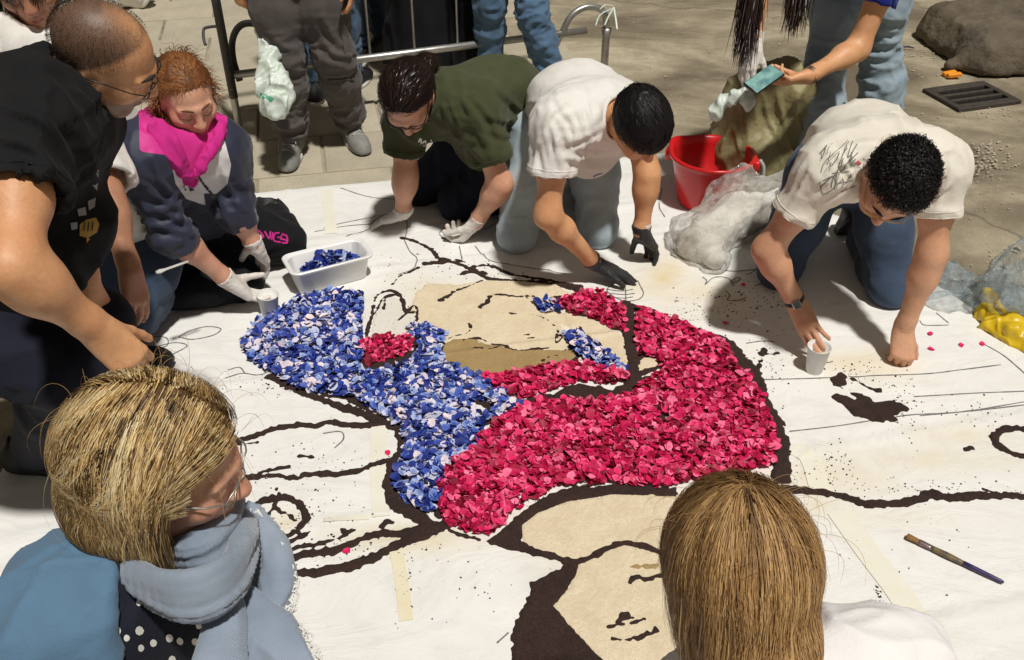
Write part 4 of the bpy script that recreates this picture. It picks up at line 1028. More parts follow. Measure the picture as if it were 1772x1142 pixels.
def glasses(parent, c, f, u, sc=1., mat='black_plastic', thin=False, half=False):
    s, f, u = basis(f, u); P = lambda x, y, z: c + sc * (s * x + f * y + u * z); m = MB(); r = .0014 if thin else .0022
    for i in (-1, 1):
        ring = [P(i * (.034 + .024 * cos(q)), .105 - .010 * abs(cos(q) * i + 0) * (1 if cos(q) > 0 else .3), .002 + .017 * sin(q)) for q in np.linspace(pi if half else 0, 2 * pi, 16)]
        m.tube(ring, r, 6, cap=half)
        m.tube([P(i * .058, .096, .008), P(i * .072, .07, .010), P(i * .080, .02, .010), P(i * .082, -.012, .006), P(i * .080, -.028, -.018)], r, 6)
    m.tube([P(-.011, .106, .006), P(0, .110, .009), P(.011, .106, .006)], r, 6)
    o = m.build('glasses', M[mat], parent)
    return o

def garment_shirt(J, off=.014, bulk=1., low=1.04, sl=(.5, .5), sr=(.066, .076), neck=(.058, .066), extra=(), h=.0091):
    T = trunk_field(J, off, bulk, k=.085, low=lerp(J['nk'], J['pel'], low)); mm_ = torso_pts(J)[0]
    for i in 'LR':
        if 's' + i in J: T.cap(lerp(J['s' + i], J['nk'], .3), lerp(mm_, J['h' + i], .35), .075 * bulk, .10 * bulk, .085)
    for i, t in zip('LR', sl):
        if 's' + i in J and t: T.cap(J['s' + i], lerp(J['s' + i], J['e' + i], min(t, 1)), sr[0], sr[1], .045, flat=t <= 1)
        if t > 1: T.cap(J['e' + i], lerp(J['e' + i], J['w' + i], t - 1), sr[1], sr[1] * .8, .03, flat=True)
    for x in extra: T.cap(*x)
    for i, t in zip('LR', sl):
        if not t: continue
        if t <= 1: T.cap(lerp(J['s' + i], J['e' + i], t - .22), lerp(J['s' + i], J['e' + i], t + .2), sr[0] - .011, sr[1] - .006, .006, sub=True)
        else: T.cap(lerp(J['e' + i], J['w' + i], t - 1.15), lerp(J['e' + i], J['w' + i], t - .8), sr[1] * .8 - .008, None, .006, sub=True)
    if neck and 'head' in J: T.cap(J['nk'], lerp(J['nk'], J['head'], .6), neck[0], neck[1], .012, sub=True)
    return T.mesh(h)
def garment_trousers(J, off=.012, h=.013, **k):
    return legs_field(J, off, **k).mesh(h)
def glove(J, i, mat, p, cuff=.12, h=.0035, cuffmat=None):
    G = Field(); hd = dict(J['hand' + i]); hd['r'] = hd.get('r', 1.) * 1.14; w, e = J['w' + i], J['e' + i]; hand_ops(G, w, **hd)
    a = lerp(w, e, cuff); G.cap(w, a, .0295, .036, .012, flat=True); G.cap(lerp(w, e, cuff * .6), lerp(w, e, cuff + .1), .030, .034, .003, sub=True)
    V, F = G.mesh(h); V = displace(V, F, [(np.cross(J['hand' + i]['d'], J['hand' + i]['n']), 70, .0016, w, .07)], .0007, 9)
    return obj('glove', V, F, M[mat], p)

def hems(p, J, Vs, Fs, mat, sl, neck=True, cuffs=True):
    """stitched hems round the sleeve ends and a ribbed neckband, laid on the shirt"""
    su = Surf(Vs, Fs)
    for i, t in zip('LR', sl):
        if not t or t > 1 or not cuffs: continue
        s, e = J['s' + i], J['e' + i]; ax = nrm(e - s); a = nrm(np.cross(ax, V3(.3, .2, 1))); b = np.cross(ax, a); c0 = lerp(s, e, t)
        for off in (.004, .024):
            run = []; m = MB()
            for q in np.linspace(0, 2 * pi, 40):
                dr = a * cos(q) + b * sin(q); h, nn = su.hit(c0 - ax * off + dr * .13, -dr)
                if h is not None and np.linalg.norm(h - (c0 - ax * off)) < .105: run.append(h)
                else:
                    if len(run) > 3: m.tube(run, .0017, 5)
                    run = []
            if len(run) > 3: m.tube(run, .0017, 5)
            if m.V: m.build('sleeve_hem', M[mat], p)
    if neck:
        ax = nrm(J['head'] - J['nk']); a = nrm(np.cross(ax, V3(.3, 1, .1))); b = np.cross(ax, a); ring = []
        for q in np.linspace(0, 2 * pi, 40):
            dr = a * cos(q) + b * sin(q); h, nn = su.hit(J['nk'] + dr * .072 + ax * .13, -ax)
            if h is None: h, nn = su.near(J['nk'] + dr * .072)
            ring.append(h + nn * .001)
        ring = [np.mean([ring[(k + o) % 39] for o in (-1, 0, 1)], 0) for k in range(39)]; ring.append(ring[0])
        m = MB(); m.tube(ring, .0065, 8); m.build('neckband', M[mat], p)
def nails(p, J, i, mat='nail'):
    A = Field(); tips, tp = hand_ops(A, J['w' + i], **J['hand' + i])
    for (q, dr, nn, rr) in tips:
        dr = nrm(dr); up = -nrm(nn - dr * (nn @ dr)); s = np.cross(dr, up); m = MB()
        P = [q + dr * (x * rr * 1.0 - .001) + s * y * rr * .62 + up * (rr * (.93 - .28 * y * y) + .0002) for x in (-.55, 0, .55) for y in (-1, -.5, 0, .5, 1)]
        m.add(P, [[r * 5 + k, r * 5 + k + 1, r * 5 + k + 6, r * 5 + k + 5] for r in range(2) for k in range(4)]); m.build('fingernail', M[mat], p)

def sculpt(V, F, lines, amp=.006, wpx=5.):
    """creases drawn on the cloth: each line raises a ridge with a hollow beside it (places taken from the photo, pressed into the real surface)"""
    q = V - _C; dep = q @ _fw; sx = 886 + FPX * q[:, 0] / dep; sy = 571 - FPX * (q @ _up) / dep; N = vnormals(V, F); fac = np.clip((N * (_C - V)).sum(1) / np.linalg.norm(_C - V, axis=1) * 3, 0, 1); h = np.zeros(len(V))
    for ln in lines:
        P = np.array([p[:2] for p in spline([V3(x, y, 0) for x, y in ln], 5)]); best = np.full(len(V), 1e9); sgn = np.zeros(len(V)); tt = np.zeros(len(V))
        for k in range(len(P) - 1):
            a, b = P[k], P[k + 1]; e = b - a; t = np.clip(((sx - a[0]) * e[0] + (sy - a[1]) * e[1]) / (e @ e + 1e-9), 0, 1); dx = sx - a[0] - t * e[0]; dy = sy - a[1] - t * e[1]; dd_ = np.hypot(dx, dy); m = dd_ < best
            best = np.where(m, dd_, best); sgn = np.where(m, np.sign(e[0] * dy - e[1] * dx), sgn); tt = np.where(m, (k + t) / (len(P) - 1), tt)
        s_ = best * sgn; env = np.sin(np.pi * np.clip(tt, .04, .96)) ** .5
        h += env * (np.exp(-(s_ / wpx) ** 2) - .9 * np.exp(-((s_ - 1.9 * wpx) / wpx) ** 2))
    return V + N * (amp * h * fac)[:, None]
# ------------------------------------------------------------------ right kneeling person, cream tee
def person_cup():
    J = dict(head=D(1548, 318, 2.62), f=V3(-.30, -.46, -.83), u=V3(.05, -.85, .52), nk=D(1530, 262, 2.76), pel=V3(1.2, 3.05, .42), front=V3(-.1, -.6, -.8), hump=V3(0, .03, .06),
             sL=D(1425, 300, 2.76), eL=D(1328, 432, 2.93), wL=D(1368, 506, 3.05), sR=D(1628, 296, 2.78), eR=D(1612, 440, 2.88), wR=D(1563, 572, 3.03),
             hL=V3(1.10, 3.02, .40), hR=V3(1.31, 3.0, .40), kL=V3(.99, 2.90, .07), kR=V3(1.36, 2.78, .07), aL=V3(1.12, 3.28, .06), aR=V3(1.36, 3.17, .06))
    wr = J['wL']; tgt = Z(1414, 612, .085)
    tgt = Z(1420, 607, .085); wr = tgt + nrm(wr - tgt) * .170; J['wL'] = wr
    J['handL'] = dict(d=tgt + V3(0, 0, -.005) - wr, n=V3(.45, .75, -.1), th=-1, curl=[(.25, .25, .15), (.15, .2, .15), (.15, .25, .15), (.3, .3, .2)], thumb=(.85, .25, .5), sp_=.05)
    J['handR'] = dict(d=V3(-.05, -.55, -.62), n=V3(.12, .80, -.65), th=1, curl=[(1.15, 1.3, .8)] * 4, thumb=(.6, .55, .6), tcurl=.5)
    seglen(J, 'cup')
    p = empty('person', (1.2, 2.9, 0), 'person in a cream tee with thick dark hair dipping a hand in a cup', 'person', 'people kneeling around the flower picture')
    V, F, lip, sh = body_parts(J, hh=.0037, shave=.3)
    obj('body', V, F, M['skin_olive'], p, attrs={'lip': lip, 'shave': sh})
    T = trunk_field(J, .014, k=.085, low=lerp(J['nk'], J['pel'], 1.04)); mm_ = torso_pts(J)[0]
    for i in 'LR': T.cap(lerp(J['s' + i], J['nk'], .3), lerp(mm_, J['h' + i], .35), .075, .10, .085)
    for i, t in (('L', .52), ('R', .50)):
        s, e = J['s' + i], J['e' + i]; T.cap(s, lerp(s, e, t), .066, .076, .045, flat=True)
    for i, t in (('L', .52), ('R', .50)):
        s, e = J['s' + i], J['e' + i]; T.cap(lerp(s, e, t - .22), lerp(s, e, t + .2), .056, .070, .006, sub=True)
    T.cap(J['nk'], lerp(J['nk'], J['head'], .6), .058, .066, .012, sub=True)
    V, F = T.mesh(.0078); Vs = displace(V, F, [(J['sL'] - J['nk'], 26, .006, lerp(J['sL'], J['nk'], .4), .12), (J['eL'] - J['sL'], 30, .006, J['sL'], .12), (J['eR'] - J['sR'], 30, .006, J['sR'], .12), (J['pel'] - J['nk'], 16, .005, None, 1)], .002, 1)
    Vs = sculpt(Vs, F, [[(1400, 332), (1425, 312), (1450, 296)], [(1414, 348), (1440, 330), (1468, 318)], [(1448, 268), (1466, 290), (1480, 312)], [(1466, 258), (1480, 280), (1492, 300)], [(1430, 300), (1455, 286), (1478, 280)], [(1632, 258), (1622, 295), (1608, 332)], [(1648, 278), (1640, 312), (1622, 346)], [(1596, 344), (1620, 332), (1644, 318)], [(1455, 248), (1490, 238), (1530, 236)], [(1570, 232), (1600, 240), (1630, 258)], [(1612, 250), (1625, 275), (1630, 300)]])
    obj('shirt', Vs, F, M['tee_cream'], p); su = Surf(Vs, F); pr = MB()
    rr = np.random.default_rng(5)
    for k in range(40):
        x = rr.uniform(1418, 1478); y = rr.uniform(262, 330); a = rr.uniform(.7, 1.5); ln = rr.uniform(10, 34); su.strip([(x, y), (x + cos(a) * ln * .5 + rr.uniform(-3, 3), y - sin(a) * ln * .5), (x + cos(a) * ln, y - sin(a) * ln)], None, rr.uniform(.8, 2.2), mb=pr)
    for q in ([(1418, 316), (1440, 306), (1446, 322), (1425, 336), (1418, 316)], [(1440, 300), (1470, 296)], [(1448, 318), (1476, 312)], [(1455, 332), (1480, 322)]): su.strip(q, None, 1.6, mb=pr)
    pr.build('shirt_print', M['print_soft'], p)
    su.strip([(1484, 284), (1488, 280)], None, 8).build('shirt_print', M['print_red'], p)
    hems(p, J, Vs, F, 'tee_cream', (.52, .50)); nails(p, J, 'L'); nails(p, J, 'R')
    Lf = legs_field(J, .012); V, F = Lf.mesh(.011)
    V = displace(V, F, [(J['kL'] - J['hL'], 20, .005, J['hL'], .2), (V3(1, 0, 0), 22, .006, J['kL'] + V3(0, .05, .03), .13), (V3(1, 0, 0), 22, .006, J['kR'] + V3(0, .05, .03), .13)], .002, 2)
    obj('trousers', V, F, M['denim_navy'], p)
    for i in 'LR': shoe('shoe', M['shoe_black'], M['shoe_black'], p, J['a' + i] + V3(0, .03, .02), V3(0, .5, -.75), V3(0, .8, .5), .26)
    s, f, u = basis(J['f'], J['u']); c = J['head'] + u * .030 - f * .016; rad = np.array([.086, .106, .096]); ax = np.array([s, f, u])
    test = lambda q: (q[:, 2] > .05 + .75 * np.clip(q[:, 1] - .1, 0, 1)) | ((q[:, 1] < -.15) & (q[:, 2] > -.45)) 
    hair_cap('hair', M['hair_black'], p, c, ax, rad * 1.03, test, rough=.008, seed=1)
    rt, nr, q = scalp(c, ax, rad * 1.03, 4300, test, 1)
    strands('hair_strands', M['hair_black'], p, rt, nr * .35 + f * .6 + s * .2 + RNG.normal(0, .40, nr.shape), RNG.uniform(.04, .075, len(rt)), .0010, 8, jitter=.12, flow=lambda P: hug(P, c, ax, rad * 1.06, .8, -2), skull=[(c, ax, rad * 1.03)], curl=.20, ribbon=c, seed=1, tone=np.clip(RNG.normal(.4, .25, len(rt)), 0, 1))
    glasses(p, J['head'], f, u, thin=True, mat='gold_metal')
    eb = MB()
    for i in (-1, 1): eb.tube([J['head'] + s * i * x + f * y + u * z for x, y, z in ((.012, .099, .026), (.03, .094, .031), (.05, .08, .027))], [.004, .0048, .002], 6)
    eb.build('eyebrow', M['brow_dark'], p)
    # watch on one wrist, bracelet on the other
    e, w_ = J['eL'], J['wL']; ax_ = nrm(w_ - e); c = lerp(e, w_, .90); a1 = nrm(np.cross(ax_, V3(0, 0, 1))); a2 = np.cross(a1, ax_)
    m = MB(); wt = empty('watch', c, 'black wristwatch with dark square face on the right kneeling person', 'watch')
    for k in range(3): m.tube([c + ax_ * (k - 1) * .006 + .0305 * (a1 * cos(t) + a2 * sin(t)) for t in np.linspace(0, 2 * pi, 20)], .004, 6)
    m.build('strap', M['black_plastic'], wt)
    vw = nrm(_C - c); vw = nrm(vw - ax_ * (vw @ ax_)); b = MB(); b.box(c + vw * .033, (.014, .016, .005), np.array([np.cross(ax_, vw), ax_, vw]), bev=.003); b.build('watch_case', M['steel'], wt)
    b = MB(); b.box(c + vw * .0385, (.011, .013, .001), np.array([np.cross(ax_, vw), ax_, vw])); b.build('watch_face', M['lens_glass'], wt, False)
    e, w_ = J['eR'], J['wR']; ax_ = nrm(w_ - e); a1 = nrm(np.cross(ax_, V3(0, 0, 1))); a2 = np.cross(a1, ax_)
    for off, mt in ((.97, 'gold_metal'), (.93, 'black_plastic')):
        m = MB(); c = lerp(e, w_, off); m.tube([c + .0295 * (a1 * cos(t) + a2 * sin(t)) + ax_ * .004 * cos(t) for t in np.linspace(0, 2 * pi, 22)], .0025, 6)
        o = m.build('bracelet', M[mt], loc=c); tag(o, {'gold_metal': 'thin brass bracelet just above the clenched fist', 'black_plastic': 'thin black cord bracelet above the brass one near the fist'}[mt], 'bracelet')
    return J
JC = person_cup()
# ------------------------------------------------------------------ centre kneeling person, white tee, black gloves
def person_white():
    J = dict(head=D(1108, 216, 2.98), f=V3(.36, -.50, -.80), u=V3(.25, -.72, .62), nk=D(1046, 198, 3.14), pel=V3(.20, 3.42, .45), front=V3(.3, -.8, -.6), hump=V3(-.02, .02, .07),
             sL=D(962, 218, 3.05), eL=D(948, 372, 3.17), wL=D(1030, 456, 3.42), sR=D(1098, 205, 3.30), eR=D(1120, 300, 3.36), wR=D(1110, 402, 3.48),
             hL=V3(.09, 3.32, .44), hR=V3(.31, 3.42, .44), kL=V3(.02, 3.16, .07), kR=V3(.34, 3.20, .07), aL=V3(.05, 3.60, .05), aR=V3(.33, 3.62, .05))
    J['handL'] = dict(d=Z(1100, 480, .02) - J['wL'], n=V3(-.1, -.15, -1), th=-1, curl=[(.15, .2, .15)] * 4, thumb=(.8, .45, .1), sp_=.05)
    J['handR'] = dict(d=Z(1140, 445, .015) - J['wR'], n=V3(-.3, -.3, -.9), th=1, curl=[(.3, .5, .3)] * 4, thumb=(.7, .5, .4), sp_=.08)
    seglen(J, 'white')
    p = empty('person', (.2, 3.3, 0), 'person in a white tee and pale jeans kneeling with black gloves on the canvas', 'person', 'people kneeling around the flower picture')
    V, F, lip, sh = body_parts(J, hh=.0066, h=.005); obj('body', V, F, M['skin_tan'], p, attrs={'lip': lip, 'shave': sh})
    V, F = garment_shirt(J, .016, sl=(.52, .5), sr=(.070, .082), extra=[(lerp(J['nk'], J['pel'], .55) + V3(.03, -.10, -.10), lerp(J['nk'], J['pel'], .85) + V3(.02, -.08, -.09), .10, .10, .08)])
    V = displace(V, F, [(J['sL'] - J['nk'], 26, .008, lerp(J['sL'], J['nk'], .5), .12), (J['eL'] - J['sL'], 34, .009, J['sL'] + V3(0, 0, -.05), .13), (J['pel'] - J['nk'], 14, .004, None, 1), (J['sR'] - J['sL'], 24, .008, lerp(J['sL'], J['pel'], .3) + V3(.04, -.08, 0), .15)], .002, 3)
    V = sculpt(V, F, [[(974, 250), (1010, 236), (1052, 214)], [(955, 214), (965, 258), (974, 302)], [(968, 204), (980, 230), (988, 254)], [(945, 228), (952, 260), (957, 296)], [(937, 250), (943, 278), (948, 304)], [(1000, 186), (1006, 205), (1012, 226)], [(1015, 180), (1022, 200), (1026, 220)], [(1032, 176), (1036, 195), (1038, 212)], [(988, 200), (994, 220), (1000, 240)], [(985, 270), (1020, 290), (1060, 292)], [(1000, 255), (1030, 268), (1070, 262)], [(965, 170), (975, 190), (985, 205)], [(940, 215), (960, 190), (985, 170)]], .0065)
    obj('shirt', V, F, M['tee_white'], p); su = Surf(V, F); pr = MB(); hems(p, J, V, F, 'tee_white', (.52, .5))
    for q in ([(1018, 316), (1030, 304), (1048, 300), (1060, 308), (1080, 302), (1092, 300)], [(1035, 312), (1050, 306), (1065, 314), (1085, 308)], [(1040, 318), (1056, 316), (1070, 310)], [(1022, 320), (1034, 315)]): su.strip(q, None, 2.6, mb=pr)
    if pr.V: pr.build('shirt_print', M['print_blue'], p)
    V, F = garment_trousers(J, .014); V = displace(V, F, [(V3(1, 0, .2), 24, .007, J['kL'] + V3(0, .06, .08), .14), (V3(1, 0, .2), 24, .007, J['kR'] + V3(0, .06, .08), .14), (V3(1, .2, 0), 20, .006, J['hL'], .16)], .0025, 4)
    obj('trousers', V, F, M['denim_light'], p)
    for i in 'LR': shoe('shoe', M['shoe_black'], M['rubber_white'], p, J['a' + i] + V3(0, .03, .03), V3(0, .5, -.75), V3(0, .8, .5), .26)
    glove(J, 'L', 'glove_black', p, .10); glove(J, 'R', 'glove_black', p, .12)
    e, w_ = J['eR'], J['wR']; m = MB(); a = nrm(w_ - e); m.tube([lerp(e, w_, .80), lerp(e, w_, .83), lerp(e, w_, .92), lerp(e, w_, .94)], [.030, .034, .034, .03], 16); m.build('white_cuff', M['glove_white'], p)
    s, f, u = basis(J['f'], J['u']); ax = np.array([s, f, u]); c = J['head'] + u * .030 - f * .010; rad = np.array([.088, .111, .100])
    test = lambda q: (q[:, 2] > .02 + .45 * np.clip(q[:, 1], 0, 1)) | ((q[:, 1] < -.1) & (q[:, 2] > -.55))
    hair_cap('hair', M['hair_black'], p, c, ax, rad * 1.03, test, rough=.010, seed=2)
    rt, nr, q = scalp(c, ax, rad * 1.04, 4200, test, 2); crown = nrm(u * .75 - f * .6)
    tang = (f * .9 + u * .1)[None] - nr * .2 + .8 * (nr - crown)
    strands('hair_strands', M['hair_black'], p, rt, tang - nr * (tang * nr).sum(1)[:, None] / (nr * nr).sum(1)[:, None] + RNG.normal(0, .12, nr.shape), RNG.uniform(.05, .08, len(rt)) * (1 + .35 * np.clip(q[:, 1] - .1, 0, 1)), .0014, 7, flow=lambda P: hug(P, c, ax, rad * 1.06, .9, -2), jitter=.07, skull=[(c, ax, rad * 1.04)], curl=.10, ribbon=c, seed=2, tone=np.clip(RNG.normal(.28, .2, len(rt)), 0, 1))
    return J
# ------------------------------------------------------------------ person in the green tee with a bun
def person_green():
    J = dict(head=D(704, 172, 3.28), f=V3(.02, -.62, -.78), u=V3(-.10, -.70, .68), nk=D(765, 168, 3.42), pel=V3(.12, 3.50, .43), front=V3(-.4, -.5, -.8), hump=V3(.0, .02, .06),
             sL=D(700, 205, 3.52), eL=D(702, 302, 3.62), wL=D(697, 368, 3.74), sR=D(822, 196, 3.36), eR=D(866, 318, 3.50), wR=D(824, 384, 3.64),
             hL=V3(-.02, 3.56, .41), hR=V3(.14, 3.42, .40), kL=V3(-.40, 3.56, .07), kR=V3(-.22, 3.42, .07), aL=V3(-.02, 3.80, .05), aR=V3(.22, 3.62, .05))
    J['handL'] = dict(d=Z(650, 388, .015) - J['wL'], n=V3(-.1, -.2, -1), th=-1, curl=[(.1, .1, .1)] * 4, thumb=(.7, .6, .0), sp_=.08)
    J['handR'] = dict(d=Z(802, 412, .02) - J['wR'], n=V3(-.55, .2, -.8), th=-1, curl=[(.7, .8, .4), (.9, .9, .5), (1.0, 1.0, .5), (1.0, 1.0, .5)], thumb=(.8, .3, .5), sp_=.04)
    seglen(J, 'green')
    p = empty('person', (0, 3.5, 0), 'person in an olive green tee with dark hair in a bun leaning on white gloves', 'person', 'people kneeling around the flower picture')
    V, F, lip, sh = body_parts(J, fem=True, hh=.0066, h=.0046, fat=1.02); obj('body', V, F, M['skin_rose'], p, attrs={'lip': lip, 'shave': sh})
    V, F = garment_shirt(J, .016, sl=(.62, .66), sr=(.072, .084), neck=(.056, .062), extra=[(lerp(J['nk'], J['pel'], .5) + V3(-.04, -.06, -.12), lerp(J['nk'], J['pel'], .8) + V3(-.03, -.05, -.10), .11, .10, .08)])
    V = displace(V, F, [(J['sR'] - J['nk'], 22, .007, lerp(J['sR'], J['nk'], .5), .13), (J['eR'] - J['sR'], 26, .008, J['sR'], .13), (J['pel'] - J['nk'], 14, .006, None, 1), (J['eR'] - J['pel'], 20, .008, lerp(J['sR'], J['pel'], .5), .16)], .002, 5)
    V = sculpt(V, F, [[(800, 172), (830, 215), (848, 272)], [(818, 165), (850, 205), (868, 250)], [(838, 198), (880, 210), (926, 214)], [(846, 226), (880, 236), (915, 234)], [(770, 188), (782, 220), (792, 252)], [(755, 215), (762, 240), (768, 262)], [(860, 150), (890, 180), (920, 205)], [(806, 240), (822, 262), (838, 280)]], .007)
    obj('shirt', V, F, M['tee_green'], p); su = Surf(V, F); pr = MB(); hems(p, J, V, F, 'tee_green', (.62, .66))
    for q in ([(724, 246), (728, 240), (729, 250)], [(731, 248), (736, 244), (737, 252), (732, 252)], [(740, 247), (744, 252), (748, 248)], [(746, 242), (747, 254)], [(752, 262), (757, 268)], [(759, 262), (764, 271)], [(768, 266), (776, 264), (774, 272)], [(780, 268), (788, 262), (786, 274)], [(752, 264), (748, 258)], [(766, 258), (770, 264)]): su.strip(q, None, 2.6, mb=pr)
    if pr.V: pr.build('shirt_print', M['print_white'], p)
    V, F = garment_trousers(J, .016, fat=1.08); V = displace(V, F, [(V3(.3, 1, 0), 20, .006, J['kR'] + V3(.08, .05, .1), .18), (V3(.3, 1, .2), 18, .006, J['hR'], .2)], .002, 6); obj('trousers', V, F, M['navy_cloth'], p)
    for i in 'LR': shoe('shoe', M['shoe_black'], M['shoe_black'], p, J['a' + i] + V3(.03, .02, .03), V3(.4, .3, -.75), V3(.6, .5, .5), .24)
    glove(J, 'L', 'glove_white', p, .12); glove(J, 'R', 'glove_white', p, .14)
    s, f, u = basis(J['f'], J['u']); ax = np.array([s, f, u]); c = J['head'] + u * .026 - f * .012; rad = np.array([.080, .104, .092])
    test = lambda q: (q[:, 2] > .0 + .62 * np.clip(q[:, 1] + .1, 0, 1.2)) | ((q[:, 1] < -.05) & (q[:, 2] > -.6))
    hair_cap('hair', M['hair_darkbrown'], p, c, ax, rad * 1.03, test, rough=.003, seed=3)
    rt, nr, q = scalp(c, ax, rad * 1.03, 2600, test, 3); bun = D(736, 112, 3.36)
    tang = (bun - rt); tang /= np.linalg.norm(tang, axis=1)[:, None]
    dist = np.linalg.norm(bun - rt, axis=1)
    strands('hair_strands', M['hair_darkbrown'], p, rt, tang + nr * .25, np.clip(dist, .03, .2), .0009, 9, flow=lambda P: (bun - P) / (np.linalg.norm(bun - P, axis=1)[:, None] + .01) * .8, jitter=.04, skull=[(c, ax, rad * 1.045)], ribbon=c, seed=3, tone=np.clip(RNG.normal(.4, .22, len(rt)), 0, 1))
    rb = RNG.normal(size=(900, 3)); rb /= np.linalg.norm(rb, axis=1)[:, None]; bax = np.eye(3); br = np.array([.042, .042, .036])
    B = Field(); B.ell(bun, br, bax); V, F = B.mesh(.006); obj('hair_bun', displace(V, F, [(u, 60, .004, None, 1)], .003, 7), F, M['hair_darkbrown'], p, attrs={'tone': np.full(len(V), .6)})
    strands('bun_strands', M['hair_darkbrown'], p, bun + rb * br, np.cross(rb, nrm(u + .4 * s)) + .1 * rb, RNG.uniform(.05, .10, 900), .0010, 9, flow=lambda P: np.cross((P - bun) / .04, nrm(u + .4 * s)) * .9 - (P - bun) / .05 * .25, jitter=.12, skull=[(bun, bax, br * 1.02)], ribbon=bun, seed=4, tone=np.clip(RNG.normal(.72, .22, 900), 0, 1))
    glasses(p, J['head'], f, u)
    return J
# ------------------------------------------------------------------ seated person in the navy, pink and white track top
def person_pink():
    J = dict(head=D(322, 168, 2.86), f=V3(.52, -.74, -.36), u=V3(.08, -.22, .96), nk=D(300, 246, 2.93), pel=V3(-1.12, 2.98, .20), front=V3(.6, -.7, 0), hump=V3(-.02, .05, 0),
             sL=D(240, 272, 2.83), eL=D(296, 402, 2.99), wL=D(398, 488, 3.20), sR=D(384, 262, 3.03), eR=D(408, 362, 3.12), wR=D(440, 424, 3.22),
             hL=V3(-1.20, 2.90, .16), hR=V3(-1.02, 3.03, .16), kL=V3(-.98, 2.82, .075), kR=Z(494, 420, .09), aL=V3(-1.26, 2.72, .06), aR=V3(-.98, 3.34, .07))
    J['handL'] = dict(d=Z(452, 524, .035) - J['wL'], n=V3(.65, .35, -.6), th=-1, curl=[(.35, .35, .2), (.4, .35, .2), (.4, .4, .2), (.45, .4, .25)], thumb=(.7, .25, .7), sp_=.06)
    J['handR'] = dict(d=Z(475, 478, .05) - J['wR'], n=V3(-.5, -.2, -.8), th=1, curl=[(.3, .3, .2)] * 4, thumb=(.7, .4, .5), sp_=.06)
    seglen(J, 'pink')
    p = empty('person', (-1.1, 2.95, 0), 'seated person with auburn hair in a navy track top with a pink collar', 'person', 'people kneeling around the flower picture')
    V, F, lip, sh = body_parts(J, fem=True, hh=.0066); obj('body', V, F, M['skin_rose'], p, attrs={'lip': lip, 'shave': sh})
    T = [(J['sL'], J['eL'], .066, .064, .04), (J['sR'], J['eR'], .066, .060, .04), (J['eL'], lerp(J['eL'], J['wL'], .22), .064, .060, .03, None, 1., False, True), (J['eR'], lerp(J['eR'], J['wR'], .45), .060, .052, .03, None, 1., False, True)]
    m_, c_, n_ = torso_pts(J)
    V, F = garment_shirt(J, .024, sl=(0, 0), low=.98, neck=(.060, .075), extra=T)
    V = displace(V, F, [(nrm(np.cross(J['eL'] - J['sL'], n_)), 26, .009, lerp(J['sL'], J['eL'], .7), .15), (nrm(np.cross(J['eR'] - J['sR'], n_)), 26, .009, lerp(J['sR'], J['eR'], .7), .13), (J['sR'] - J['sL'], 20, .007, m_, .16), (J['pel'] - J['nk'], 18, .004, None, 1)], .002, 8)
    V = sculpt(V, F, [[(248, 300), (280, 318), (304, 342)], [(252, 330), (285, 345), (318, 362)], [(260, 358), (295, 372), (328, 384)], [(268, 388), (300, 398), (334, 404)], [(392, 318), (404, 334), (418, 346)], [(398, 342), (410, 352), (422, 362)], [(384, 285), (392, 310), (396, 330)], [(262, 270), (272, 300), (290, 326)], [(300, 262), (316, 290), (332, 314)], [(372, 246), (356, 272), (342, 300)], [(258, 215), (285, 232), (310, 262)]], .008)
    # colour blocks: pink yoke, white chest band with angled lower edge, navy elsewhere
    ux = nrm(J['sR'] - J['sL']); uy = nrm(J['nk'] - J['pel']); a = (V - J['nk']) @ ux; bq = (V - J['nk']) @ uy; fr = (V - J['nk']) @ n_
    q3 = V - _C; dep = q3 @ _fw; sx = 886 + FPX * q3[:, 0] / dep; sy = 571 - FPX * (q3 @ _up) / dep; Nv = vnormals(V, F); facing = (Nv * (_C - V)).sum(1) > -.15
    def zone(poly):
        d_ = polydist(sx, sy, poly); return np.where(facing, np.where(inpoly(sx, sy, poly), d_, -d_), -9.) * .01
    pk = zone([(240, 190), (300, 180), (395, 180), (392, 236), (376, 254), (360, 268), (346, 292), (331, 322), (308, 292), (286, 268), (242, 262)])
    wh = zone([(296, 280), (331, 318), (346, 290), (360, 266), (388, 240), (400, 285), (394, 318), (374, 336), (352, 334), (356, 356), (322, 344), (304, 318)])
    me = NB('track_top'); navy = me.mixc(me.ramp(me.noise(14, 4), [(.3, (0, 0, 0)), (.7, (1, 1, 1))]), (.014, .018, .042), (.022, .028, .06))
    q = me.mixc(me.math('GREATER_THAN', me.attr('white_zone'), 0.), navy, (.72, .71, .70)); q = me.mixc(me.math('GREATER_THAN', me.attr('pink_zone'), 0.), q, (.62, .016, .25)); me.col(q); me.set(Roughness=.62, Sheen_Weight=.15); me.bump(me.noise(600, 1), .2, .0006)
    obj('track_top', V, F, me.m, p, attrs={'white_zone': wh, 'pink_zone': pk}); su = Surf(V, F)
    # stand-up collar, open in front
    K = Field(); s, f, u = basis(J['f'], J['u']); cu = nrm(nrm(J['head'] - J['nk']) + .3 * V3(0, 0, 1)); c1 = nrm(np.cross(ux, cu)); c1 = c1 if c1 @ n_ > 0 else -c1
    ring = []
    for t in np.linspace(.16 * pi, 1.84 * pi, 16):
        rr = .098 + .016 * cos(t); ring.append(J['nk'] + ux * sin(t) * rr * 1.05 + c1 * cos(t) * rr * 1.05 + cu * (.034 - .022 * max(cos(t), 0)))
    for i in range(15): K.cap(ring[i], ring[i + 1], .018, None, .02); K.cap(ring[i] + cu * .030, ring[i + 1] + cu * .030, .010, None, .03)
